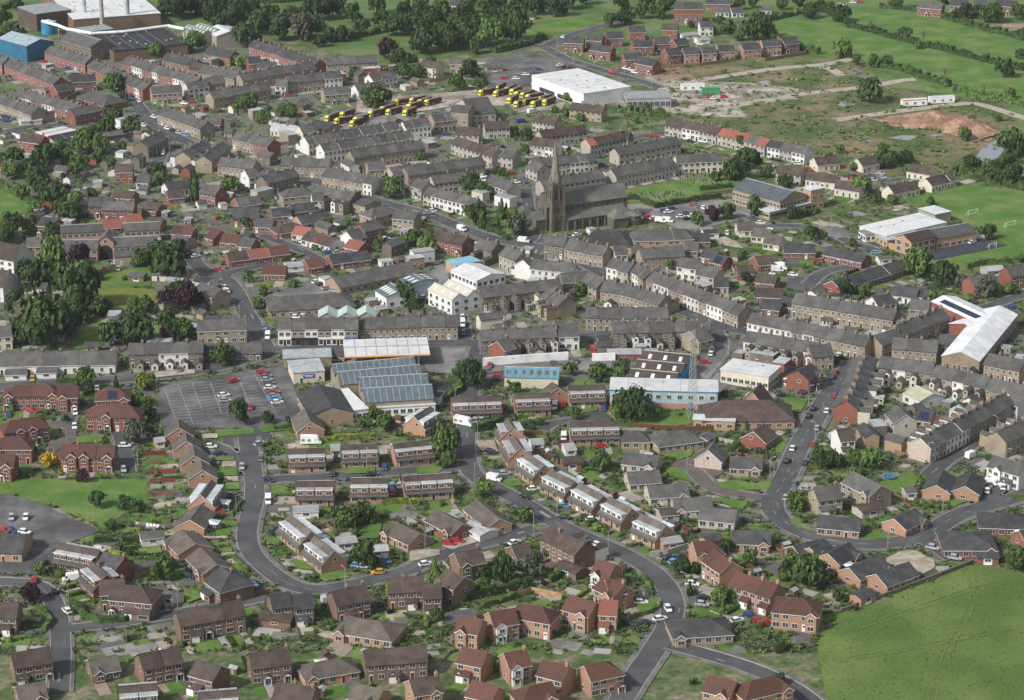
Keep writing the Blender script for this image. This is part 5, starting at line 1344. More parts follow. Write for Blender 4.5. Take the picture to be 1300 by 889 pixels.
for i in range(16):
    for j in range(2): b.box(i*1.7, j*1.3, 0, i*1.7+1.6, j*1.3+1.2, .08, M_solar)
q = b.obj('solar_panel', o, (-L*.4,-D*.40,5.62)); q.rotation_euler = (atan2(1.5, D/2), 0, 0)
# schools
o, L, D = blk((780,200), 'school_building', 'school', 'two-storey buff school with broad blue grey roof', 'the two-storey school', (668,178), (935,252), (1100,214), 7, W_('k'), mat('school_slate', (.085,.098,.112), .6, .12, 1), 'gx', rise=3.2, win=14, winz=(1.2,4.3))
blk((780,200), 'school_wing', 'school', 'low flat wing along the front of the two-storey school', 'the flat school wing', (815,292), (875,312), (1135,264), 3.4, W_('y'), M_felt2, win=5, winz=(1.2,))
blk((780,200), 'school_wing', 'school', 'buff flat-topped block on right end of school', 'the square school block', (1066,172), (1110,188), (1180,172), 9, W_('y'), M_felt2, win=2, winz=(1.2,5))
S_ = (1040, 200)
blk(S_, 'school_building', 'school', 'sprawling white flat-roofed primary school', 'the white roofed primary school', (228,392), (382,445), (612,378), 3.8, M_white, M_felt2, dmin=34, win=8, winz=(1.1,))
blk(S_, 'school_wing', 'school', 'dark flat roofed low wing at front of primary school', 'the dark flat school wing', (222,415), (262,440), (425,388), 3.1, M_white, M_asph2, win=3, skip_foot=True)
blk(S_, 'school_wing', 'school', 'brick flat wing with grey roof beside the school hall', 'the brick flat school wing', (300,425), (385,470), (540,415), 3.3, W_('y'), M_felt, win=4, skip_foot=True)
blk(S_, 'school_hall', 'school', 'orange brick school hall with dark pitched roof', 'the school hall', (520,480), (656,449), (622,405), 6, W_('y'), rm('n'), 'gx', rise=2.2, win=4, winz=(.8,3.4), winw=2.2, winh=1.9)
blk(S_, 'school_wing', 'school', 'small lean-to wing at left end of school hall', 'the small school lean-to', (392,478), (506,500), (530,485), 2.8, W_('y'), rm('n'))
blk(S_, 'school_wing', 'school', 'orange brick school wing with slate roof by the playground', 'the slate school wing', (664,462), (885,424), (760,385), 4.6, W_('y'), rm('l'), 'gx', rise=2.4, win=6, winw=2)
blk(S_, 'pavilion', 'pavilion', 'flat white pavilion with green roof edge by playing field', 'the green edged pavilion', (560,292), (655,326), (747,309), 4, W_('g'), M_felt2, fascia=M_greenf)
C_ = (0, 200)
o, L, D = blk(C_, 'care_home', 'care home', 'brick care home with big arched entrance gable', 'the arched care home', (548,482), (642,482), (640,440), 7, W_('b'), rm('l'), 'gy', rise=2.8, win=0)
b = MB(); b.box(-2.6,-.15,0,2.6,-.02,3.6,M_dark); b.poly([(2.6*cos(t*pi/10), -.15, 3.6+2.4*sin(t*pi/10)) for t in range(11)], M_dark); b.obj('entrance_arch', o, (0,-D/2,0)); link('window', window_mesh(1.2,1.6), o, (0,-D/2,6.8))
for a_, b2, c_, w2, lb_ in (((300,522),(548,520),(540,480),7,'left front'), ((642,508),(888,497),(880,457),8,'right front'), ((345,432),(580,420),(575,395),7,'left rear'), ((700,420),(902,410),(892,385),6,'right rear')):
    blk(C_, 'care_home_wing', 'care home', 'brick %s wing of the arched care home' % lb_, 'the care home %s wing' % lb_, a_, b2, c_, 5.2, W_('b'), rm('l'), 'gx', rise=2.6, win=w2, winz=(.9,3.4))

# ------------------------------------------------------------------ the church
M_cst = mat('church_stone', (.15,.132,.098), .95, .3, 1.0, (.085,.077,.062), .15, .35)
M_csl = mat('church_slate', (.115,.115,.115), .8, .15, 1.5, (.135,.145,.105), .12, .15)
A = gp(687.7, 245.5, 15.3); B = gp(790, 231.5, 15.3); ang = atan2(B[1]-A[1], B[0]-A[0]); L = hypot(B[0]-A[0], B[1]-A[1])
ch = thing('church', ((A[0]+B[0])/2, (A[1]+B[1])/2, 0), ang, 'blackened stone gothic church with a tall slender spire', 'church'); ROWS.append((ch.location.x, ch.location.y, 'the church', L))
footprint(ch.location.x, ch.location.y, ang, L+4, 24)
hx = L/2; nv = MB(); nv.box(-hx,-4.6,0,hx,4.6,10.2,M_cst)
for X in (-hx, hx): nv.poly([(X,-4.6,10.2),(X,4.6,10.2),(X,0,15.1)][::(1 if X > 0 else -1)], M_cst)
nv.box(-hx-.3,-4.9,0,-hx+.3,-4.2,10.5,M_cst); nv.box(-hx-.3,4.2,0,-hx+.3,4.9,10.5,M_cst); nv.obj('wall', ch)
rf = MB()
for s in (-1, 1):
    rf.hexa([(-hx-.2,s*5.0,9.9),(hx+.2,s*5.0,9.9),(hx+.2,0,15.2),(-hx-.2,0,15.2)][::-s], [(-hx-.2,s*5.0,10.15),(hx+.2,s*5.0,10.15),(hx+.2,0,15.45),(-hx-.2,0,15.45)][::-s], M_csl)
rf.box(-hx-.2,-.15,15.3,hx+.2,.15,15.65,M_cst); ro = rf.obj('roof', ch)
for s in (-1, 1):
    ai = MB(); x0 = -hx+8; ai.box(x0,-1.9,0,hx-2,1.9,4.6,M_cst)
    for i in range(9):
        X = x0+(hx-2-x0)*i/8; ai.box(X-.35,s*1.9-.4 if s > 0 else -2.6,0,X+.35,2.6 if s > 0 else -1.5,4.2,M_cst)
    a_ = ai.obj('aisle', ch, (0, s*6.5, 0)); ar = MB(); ar.hexa([(x0-.2,s*2.3,4.5),(hx-1.8,s*2.3,4.5),(hx-1.8,-s*1.9,7.2),(x0-.2,-s*1.9,7.2)][::-s], [(x0-.2,s*2.3,4.75),(hx-1.8,s*2.3,4.75),(hx-1.8,-s*1.9,7.45),(x0-.2,-s*1.9,7.45)][::-s], M_csl)
    ar.obj('aisle_roof', a_)
    def lancet(w_, h):
        def f():
            b = MB(); b.box(-w_/2-.12,-.06,-.1,w_/2+.12,.05,h,mat('church_trim', (.24,.20,.15), .9, .1, 1)); b.poly([(-w_/2,-.08,0),(w_/2,-.08,0),(w_/2,-.08,h-.35),(0,-.08,h+.25),(-w_/2,-.08,h-.35)], M_dark); return b.mesh('lancet_window')
        return cached(('lan', w_, h), f)
    for i in range(8):
        for k in (-.55, .55):
            X = x0+(hx-2-x0)*(i+.5)/8+k; link('window', lancet(.6,2.3), a_, (X, s*1.92, 1.3), 0 if s < 0 else pi)
    for i in range(11): link('window', lancet(.8,1.3), ch, (x0+(hx-x0)*(i+.5)/11, s*4.62, 8.1), 0 if s < 0 else pi)
for z_, w2, h2 in ((4.5,1.0,4.6),): 
    for y in (-2, 0, 2): link('window', lancet(w2,h2), ch, (-hx-.01, y, z_), -pi/2)
we = MB(); we.box(-hx-5,-4.5,0,-hx,4.5,5,M_cst); we.hexa([(-hx-5.3,-4.8,4.9),(-hx,-4.8,4.9),(-hx,0,7.6),(-hx-5.3,0,7.6)], [(-hx-5.3,-4.8,5.1),(-hx,-4.8,5.1),(-hx,0,7.8),(-hx-5.3,0,7.8)], M_csl); we.hexa([(-hx-5.3,0,7.6),(-hx,0,7.6),(-hx,4.8,4.9),(-hx-5.3,4.8,4.9)], [(-hx-5.3,0,7.8),(-hx,0,7.8),(-hx,4.8,5.1),(-hx-5.3,4.8,5.1)], M_csl)
we.poly([(-hx-5,4.5,5),(-hx-5,-4.5,5),(-hx-5,0,7.55)], M_cst); we.obj('porch', ch)
# chancel end and vestry
ve = MB(); ve.box(hx-12,-15,0,hx-5,-8.4,4.2,M_cst); ve.hexa([(hx-12.3,-15.3,4.1),(hx-4.7,-15.3,4.1),(hx-8.5,-11.7,6.8),(hx-8.5,-11.7,6.8)], [(hx-12.3,-15.3,4.3),(hx-4.7,-15.3,4.3),(hx-8.5,-11.7,7),(hx-8.5,-11.7,7)], M_csl)
for s in (-1, 1): ve.hexa([(hx-8.5+s*3.8,-15.3,4.1),(hx-8.5,-11.7,6.8),(hx-8.5,-8.4,6.8),(hx-8.5+s*3.8,-8.4,4.1)][::s], [(hx-8.5+s*3.8,-15.3,4.3),(hx-8.5,-11.7,7),(hx-8.5,-8.4,7),(hx-8.5+s*3.8,-8.4,4.3)][::s], M_csl)
ve.tube((hx-1,-11,0), (hx-1,-11,4.2), 4, 4, M_cst, 12); ve.tube((hx-1,-11,4.2), (hx-1,-11,6), 4.3, .4, M_csl, 12); ve.obj('vestry', ch)
# tower and spire (own local position in front of the west end)
tw = gp(709.3, 294.5); dx, dy = tw[0]-ch.location.x, tw[1]-ch.location.y; tx = dx*cos(ang)+dy*sin(ang); ty = -dx*sin(ang)+dy*cos(ang)+3.3
th = MB(); th.box(-2.8,-2.8,0,2.8,2.8,20,M_cst)
for sx in (-1, 1):
    for sy in (-1, 1):
        for (z0, z1, w2) in ((0,7,.7), (7,13,.5), (13,19,.32)): th.box(sx*2.8-w2, sy*2.8-w2, z0, sx*2.8+w2, sy*2.8+w2, z1, M_cst)
        th.tube((sx*2.7,sy*2.7,19), (sx*2.7,sy*2.7,21.2), .38, .34, M_cst, 6); th.tube((sx*2.7,sy*2.7,21.2), (sx*2.7,sy*2.7,23.4), .4, .02, M_cst, 6)
for z_ in (7, 13, 19.4): th.box(-3.0,-3.0,z_,3.0,3.0,z_+.35,M_cst)
for i in range(6):
    t = -2.45+i*.98
    for s in (-1, 1): th.box(t-.25, s*2.8-.15, 20, t+.25, s*2.8+.15, 20.8, M_cst); th.box(s*2.8-.15, t-.25, 20, s*2.8+.15, t+.25, 20.8, M_cst)
tower = th.obj('tower', ch, (tx, ty, 0))
for r4 in range(4):
    c, s = cos(r4*pi/2), sin(r4*pi/2)
    for k in (-1.1, 1.1): link('belfry_window', lancet(.9,4.4), tower, (c*k+s*2.82, s*k-c*2.82, 13.9), r4*pi/2)
    link('window', lancet(.7,2.2), tower, (s*2.82, -c*2.82, 8.6), r4*pi/2); link('window', lancet(.8,2.4), tower, (s*2.82, -c*2.82, 3), r4*pi/2)
sp = MB(); M_spire = mat('spire_stone', (.215,.205,.155), .95, .2, 1.0, (.17,.165,.125)); sp.tube((0,0,19.8), (0,0,39.5), 2.6, .12, M_spire, 8); sp.tube((0,0,39.4), (0,0,41), .08, .05, M_dark, 5); sp.box(-.5,-.04,40.2,.5,.04,40.32,M_dark)
for sx in (-1, 1):
    for sy in (-1, 1): sp.tube((sx*1.95,sy*1.95,20), (sx*.9,sy*.9,24.5), .9, .05, M_spire, 4)
for r4 in range(4):
    c, s = cos(r4*pi/2), sin(r4*pi/2); sp.box(s*2.1-.5-abs(s)*.1, -c*2.1-.5, 21.2, s*2.1+.5, -c*2.1+.5, 23.2, M_spire); sp.tube((s*2.1,-c*2.1,23.2), (s*1.9,-c*1.9,25.3), .62, .02, M_spire, 4)
sp.obj('spire', tower)
print('CHURCH', L, tx, ty)
house_index()
# ------------------------------------------------------------------ planting: x, base y, crown width in survey units, kind [shape, height ratio]
TR = """
T 0 600
540 210 105 d;700 220 95 m;165 745 125 p;340 605 75 l;225 590 85 l;925 615 150 m;465 62 80 p;630 330 70 d;740 475 70 d;690 450 70 m;850 250 60 m;770 235 90 m;250 530 60 m;290 560 60 l
T 260 600
900 560 170 m;800 330 150 m;900 300 140 d;850 365 45 d c;130 205 55 m;185 232 55 m;600 610 70 m;450 475 60 l b;1115 500 50 m
T 520 600
415 150 120 m;525 650 125 d r 1.75;140 600 75 l c 1.6;650 290 100 m;680 610 150 g;150 850 85 m;790 490 85 m;1080 350 110 l b;310 610 80 m;410 610 80 d;420 680 90 m;760 640 50 p;190 190 50 m;100 860 60 m
T 780 600
385 585 100 d;460 580 75 d;425 700 45 d c;600 750 120 m;690 740 90 m;765 535 100 m;640 465 85 d;1000 520 90 m;1090 660 200 d;975 590 100 d;1020 225 120 m;405 850 55 l;30 845 40 y c;960 620 80 m;1150 600 110 m;610 800 60 m c
T 1040 600
1110 570 150 m;0 680 140 d;110 735 80 m;725 215 30 m c;570 70 60 m;1120 80 60 d;200 40 80 m;110 60 60 m;60 60 50 d;250 740 40 d;560 590 40 m b
T 0 400
240 195 300 d;120 150 140 d;390 130 140 d;620 185 140 d;770 190 190 d;970 155 130 d;1035 150 120 m;930 90 110 d;480 420 125 m r 1.0;500 465 70 d;655 415 38 d c;810 430 110 y;780 520 100 m;830 600 110 d;760 730 145 g;65 550 40 l c;275 870 110 o r .9;265 565 50 m;365 605 60 m;770 810 60 m;180 810 70 m;860 700 80 m;700 480 60 m;430 60 130 d;560 20 120 d
T 260 400
95 292 125 m;195 630 110 d r 1.55;355 620 80 d;470 612 60 d;1020 670 120 m;900 640 80 m;800 565 45 m;960 600 90 m;1090 690 60 m;440 870 60 m
T 520 400
340 425 165 d r 1.15;200 830 180 m r 1.3;220 870 100 m;600 445 70 m;1060 390 120 m;1130 385 90 m;905 345 75 m;930 600 80 m;1080 889 130 m;560 410 60 m;160 860 60 l;690 650 60 g b;1200 470 80 m
T 780 400
110 610 210 d r 1.0;30 590 120 m;625 470 60 m;480 642 50 g;690 790 85 m;1150 830 90 m;30 390 100 m;350 575 60 m;745 650 30 m c;40 330 80 m;250 590 70 m
T 1040 400
300 889 140 m;190 860 110 m;90 870 110 d;20 870 90 d;370 665 45 l;820 565 70 m;700 480 60 l b;880 500 50 m;80 40 70 m;130 40 60 m
T 0 200
300 650 145 m r 1.3;210 790 200 d;300 770 180 d;440 690 140 p r 1.35;430 889 280 d;790 625 105 m;950 710 200 d;880 610 130 d;950 870 130 p;1060 889 165 p;1000 580 110 d;600 889 80 m;760 889 90 m;820 889 100 m;300 290 150 d;200 200 140 d;370 245 90 p;420 300 100 l;60 460 140 d;160 420 100 l;290 480 110 d;385 375 120 d;880 130 100 d;1100 250 80 d c;470 145 50 g b;240 90 150 d;430 120 90 m;80 60 110 d;160 110 100 d;300 60 100 d;380 60 100 m;450 70 90 m;560 40 80 m;630 60 50 m;120 250 90 m;240 230 110 d;500 250 80 m;340 330 90 d;20 500 100 d;900 160 80 m;1000 820 120 d;140 700 120 d;90 880 120 d;20 60 80 d;60 130 110 m;560 700 60 g;700 700 40 m;200 320 80 m;470 420 60 d
T 260 200
1025 205 60 d c 1.7;1060 235 120 m;140 212 100 m;720 375 40 m;1130 840 130 d;300 860 70 m;1145 510 80 m;980 520 60 m;590 470 50 l;990 480 30 y c;420 440 50 m;620 520 40 m;700 390 60 m;500 740 50 m;240 700 60 m;330 780 50 m;1080 180 60 m;230 400 60 m;860 600 50 m
T 520 200
370 380 115 d;410 405 60 m c;520 355 55 d c;575 350 70 y;600 370 40 m c;640 378 35 m c;545 345 40 l c;350 200 110 d;420 240 90 d;610 455 120 g;30 520 110 m;970 790 80 m;1080 800 70 m;520 110 50 d;30 889 90 d;480 410 60 m;120 520 110 m;90 560 100 l;1030 40 40 m;980 440 40 y b;330 330 70 m;700 320 40 m;540 600 30 m;1130 780 60 m;60 20 60 m
T 780 200
555 365 80 p r 1.1;635 355 95 m;470 390 80 m;790 335 85 m r 1.4;690 135 130 d;750 75 120 d;640 140 80 d;1080 830 50 d c 1.5;1120 475 80 d;700 110 70 d;800 60 80 d;850 120 80 m;1010 350 70 d;1060 340 60 d;900 380 30 p;830 340 50 m;960 180 80 d;310 640 60 m;720 580 60 m;740 710 60 d;1100 440 60 m;570 140 60 m;1020 830 60 m
T 1040 200
550 700 170 m;710 745 150 d;800 760 90 g;950 800 120 g;150 785 90 d;260 785 75 m;240 225 110 m;370 70 70 d;955 470 90 d;630 275 50 m;870 80 90 d;940 130 90 m;990 100 80 d;1040 160 90 d;1100 140 100 d;20 470 60 m;190 510 50 m;630 690 80 m;1080 780 70 m;850 830 60 m;420 60 90 d;490 40 80 d;330 40 70 m;1140 600 50 m;690 640 60 d;60 40 60 d;320 260 60 d;200 80 50 m;420 270 60 m;1060 600 40 m;500 90 50 m
T 0 0
650 530 110 m;620 500 80 m;640 700 100 d;740 770 105 d;590 800 120 d;500 880 150 m;580 840 35 y;90 290 140 d;150 325 80 m;40 265 110 d;20 140 80 d;1000 115 150 d;1100 95 140 d;940 100 110 d;880 335 90 m;610 320 50 m;1090 300 120 m;665 485 80 m;60 405 50 m;700 310 60 m;560 880 110 m;680 870 70 m;430 870 90 m;330 880 80 m;730 290 60 m;770 390 50 l;100 60 60 d;960 60 100 m;1050 60 120 d;690 580 60 m;300 870 60 m;930 800 40 m;1150 80 100 d;40 210 80 m
T 260 0
205 395 85 l;210 275 130 d;60 65 110 d;40 125 110 d;180 155 160 d;300 205 140 d;420 235 130 d;540 235 150 b;620 215 120 d;640 125 150 d;720 110 140 d;830 135 110 m;970 90 120 m;1035 335 110 p;1030 415 55 y;1100 405 120 d;1120 455 100 m;960 610 130 m;845 445 65 m;250 645 110 m;330 705 80 m;480 665 80 m;1080 210 140 d;880 200 90 d;780 240 90 d;700 245 90 d;930 620 90 m;1010 600 90 m;200 640 80 m;350 330 40 m;500 350 60 m;1000 160 100 d;1150 200 90 d;1130 100 90 d;560 110 80 d;90 180 100 d;1000 280 50 d;650 270 70 d;120 60 90 d;20 50 100 d;290 250 60 m;440 660 70 m;360 140 110 d;480 160 120 d;260 120 110 d
T 520 0
450 270 160 m;600 245 160 d r 1.15;300 270 150 d;200 290 160 d;80 310 160 d;340 450 110 d;270 520 100 m;400 530 90 m;40 445 80 m;60 140 120 d;180 130 120 m;300 150 120 d;430 90 100 m;700 90 110 d;830 100 120 d;560 160 120 d;1130 160 80 m;660 870 50 m;590 775 60 d;660 800 70 d;20 200 110 d;130 190 130 d;260 190 110 m;390 200 110 d;380 310 90 d;500 60 110 m;620 60 110 m;760 50 110 d;900 60 110 m;1000 30 90 d;60 60 90 m;330 80 90 m;1060 560 60 l;900 580 60 m;980 570 60 m;880 660 50 m;960 690 50 m;20 380 70 d;120 380 60 m;480 190 90 m;820 640 40 m;230 250 90 d;480 110 80 d
T 780 0
60 145 90 d;250 110 110 m;810 235 160 d;640 200 90 m;700 235 60 m;880 230 70 m;1110 110 90 d;150 110 80 m;180 60 90 m;700 60 70 m;780 50 60 m;950 60 70 m;40 60 90 m;430 160 40 m;150 210 40 m;560 200 50 m;600 150 60 m;1040 40 60 d;180 650 60 m;260 660 50 m;120 700 40 m;720 850 80 d;400 100 50 m;310 60 80 m
T 1040 0
130 130 95 d;290 185 55 d x;480 230 75 d;590 260 70 b x;140 335 110 m;310 385 75 m;290 590 140 d;710 500 95 b x;930 545 60 b x;1050 445 105 d;830 110 90 d;980 135 115 m;1080 560 60 m;1080 889 150 m;1140 340 60 d;380 385 70 m;1150 220 60 d;700 30 60 d;1060 60 60 m;780 110 60 d;900 110 80 d;1130 120 90 m;60 70 60 m;10 60 60 d;440 50 70 m;560 280 50 m;210 370 50 m;1140 850 100 m;820 800 80 m;1010 690 50 m;360 870 60 m;120 870 50 m
T 0 0 1
540 840 16 m;700 810 14 m;880 872 16 m;990 872 18 d;340 815 12 m;160 815 12 d;30 800 14 m;470 815 10 m;640 850 14 m;990 830 20 d;760 870 16 m
"""
FARW = []
T = (0, 0, 4.446)
for ln in TR.strip().split('\n'):
    if ln[0] == 'T':
        q = ln.split(); T = (float(q[1]), float(q[2]), float(q[3]) if len(q) > 3 else 4.446); continue
    for t in ln.split(';'):
        q = t.split(); px, py = T[0]+float(q[0])/T[2], T[1]+float(q[1])/T[2]; x, y = gp(px, py)
        s = (py+689)*.9426/308; rad = float(q[2])/T[2]/s/2*(1.12 if py < 480 else 1.02); kd = q[3]; shp = {'c': 'cone', 'x': 'bare', 'b': 'bush', 'r': 'round'}[q[4]] if len(q) > 4 else 'round'
        ratio = float(q[5]) if len(q) > 5 else {'round': .98, 'cone': 1.9, 'bush': .7, 'bare': 1.1}[shp]
        if rad < 1.9 and shp == 'round': shp = 'bush'; ratio = .8
        if py < 44 and shp == 'round': FARW.append((x, y+rad*.5, rad*1.05, rad*2*ratio, kd)); continue
        tree(x, y+rad*.5, rad*1.05, rad*2*ratio, kd, shp)
b = MB(); R3 = random.Random(5)
for (x, y, r, h, kd) in FARW:
    src = crown_mesh(kd, R3.randrange(6), 'round'); k = b.mid(src.materials[0]); i0 = len(b.v); a = R3.uniform(0, 6.28); c, s_ = cos(a)*r, sin(a)*r
    b.v += [(x+v.co.x*c-v.co.y*s_, y+v.co.x*s_+v.co.y*c, v.co.z*h) for v in src.vertices]; b.f += [tuple(i0+j for j in p.vertices) for p in src.polygons]; b.mi += [k]*len(src.polygons)
    b.tube((x,y,0), (x,y,h*.6), r*.06, r*.03, M_trunk, 5)
o = b.obj('far_wood'); o['kind'] = 'stuff'
H_ = """
y 1.4 1.8|clipped bright green hedge by the motorhome|260 400|680,712 800,700 940,690
y 1.6 1.8|yellow topped hedge by the bungalow gardens|260 600|1000,180 1156,170
y 1.6 1.8|yellow topped hedge ending at the bungalow corner|520 600|0,180 70,170
d 1.8 2.2|thick clipped corner hedge at lower left|0 600|430,760 480,830 580,850 720,840 725,790
m 1.4 1.8|clipped hedge along the lower left lane|0 600|215,770 290,850 250,900
d 2.4 3|long dark clipped hedge below the tall tree|520 600|285,730 400,700 600,660 690,640
l 1.6 2|bright clipped hedge beside the long dark one|520 600|410,765 500,740 600,705
d 1.8 2.2|straight dark hedge above the orange estate|520 600|790,620 880,580 990,560
m 1.4 1.6|clipped hedge inside the right hand curve|780 600|130,580 190,640 205,700
l 1.3 1.5|hedge around the corner lawn in the curve|780 600|90,830 180,800 250,770 240,740
d 1.8 2|hedge under the long low white row|0 400|320,385 440,380
d 3.4 3.4|wide dark hedge at the top of the dormer chain|520 400|360,660 450,640 520,610
m 2.0 2.6|hedge behind the white rimmed black roof|520 400|190,490 290,430 270,380
l 1.4 1.6|low hedge before the pair with dark porch|520 400|610,585 700,570
d 2.2 2.6|dark hedge right of the dark porch pair|520 400|620,640 760,620
m 2.2 2|shrub strip below the glass roofed mill|260 400|940,545 1060,540 1150,530
d 2 2.4|long hedge in front of the churchyard|780 200|150,250 230,285 420,250 600,225
d 2 2.4|hedge dividing the churchyard|780 200|480,190 660,170
d 2.4 2.6|hedge at the left of the churchyard|780 200|60,235 140,240
m 1.8 2.4|hedge behind the school gate trees|780 200|980,350 1156,310
d 2.2 2.4|dark hedge above the care home|0 200|430,345 540,330 640,310
d 1.8 2|double hedge in the middle gardens|260 200|640,375 800,385
m 1.8 2|lower hedge in the middle gardens|260 200|690,425 800,400
l 1.4 1.6|yellow green hedge on the close corner|260 200|430,590 560,560
m 1.8 2|hedge before the left red pair|520 200|20,540 160,510 210,500
d 2 2.4|hedge on the main road by the church garden|520 200|430,400 500,430 560,470
m 2 2.6|hedge along the bottom lane of the playing field|1040 200|830,630 940,600 1156,590
m 2.4 3|wild hedge at the left field edge|0 200|0,170 130,230 200,290 150,350 0,430
d 2 2|hedge beside the garage at the field edge|1040 600|130,730 250,700
m 1.6 1.8|hedge on the far drive lawn|1040 600|1090,150 1156,150
d 1.6 1.8|hedge below the car park verge|260 400|390,650 490,640
d 1.8 2|hedge beside the green|0 600|530,395 640,390
m 1.8 2|hedge by the washing line|0 600|740,265 860,275 970,280
d 1.8 2|hedge behind the garage row|0 600|690,400 820,380
"""
HEDGES = []
for ln in H_.strip().split('\n'):
    a, lab, off, pts = ln.split('|'); kd, w_, h = a.split(); ox, oy = (float(v) for v in off.split()); P = [gp(ox+float(t.split(',')[0])/4.446, oy+float(t.split(',')[1])/4.446) for t in pts.split()]
    hedge(P, float(w_), float(h), kd, lab, None, 'clipped hedges')
F_ = """
d|hedgerow across the upper right meadow|1040 0|160,155 270,175 400,215 560,255 700,285 900,340 1020,370 1160,400
d|hedgerow behind the far right meadow|1040 0|340,45 500,55 620,80 760,120 900,165 1100,210 1160,230
m|hedgerow beside the stone track|1040 0|350,385 480,400 600,450 740,490
m|hedgerow above the water|1040 0|760,520 900,560 1040,580 1160,600
d|hedgerow at the left end of the meadow|1040 0|0,60 80,90 160,140
d|hedge on the right of the pale bungalows|1040 200|760,95 900,120 1000,150 1160,185
d|hedge climbing the right edge|1040 200|1000,70 1080,20 1156,-20
m|hedge below the building site|780 0|0,625 180,660 300,660
d|hedgerow behind the upper white terrace|260 0|640,240 800,225 980,190 1156,150
d|hedgerow beside the supermarket road|520 0|480,300 640,270 760,220
d|hedgerow above the far car park|520 0|160,200 380,170 540,150
m|hedgerow beyond the new estate|780 0|870,120 1000,90 1156,60
d|hedgerow at the top of the picture|260 0|-200,30 200,20 500,15 560,-10
d|hedgerow under the top left field|0 0|0,60 60,40 110,20
m|hedgerow behind the new orange houses|780 0|1000,270 1100,290 1156,310
"""
for ln in F_.strip().split('\n'):
    kd, lab, off, pts = ln.split('|'); ox, oy = (float(v) for v in off.split()); P = [gp(ox+float(t.split(',')[0])/4.446, oy+float(t.split(',')[1])/4.446) for t in pts.split()]
    Q = [P[0]]
    for p in smooth(P, 1)[1:]:
        Q.append(p)
    hedge(Q, 3.2, 2.9, kd, lab, None, 'field hedgerows', 13, .42, 'hedgerow', 'hedgerow')

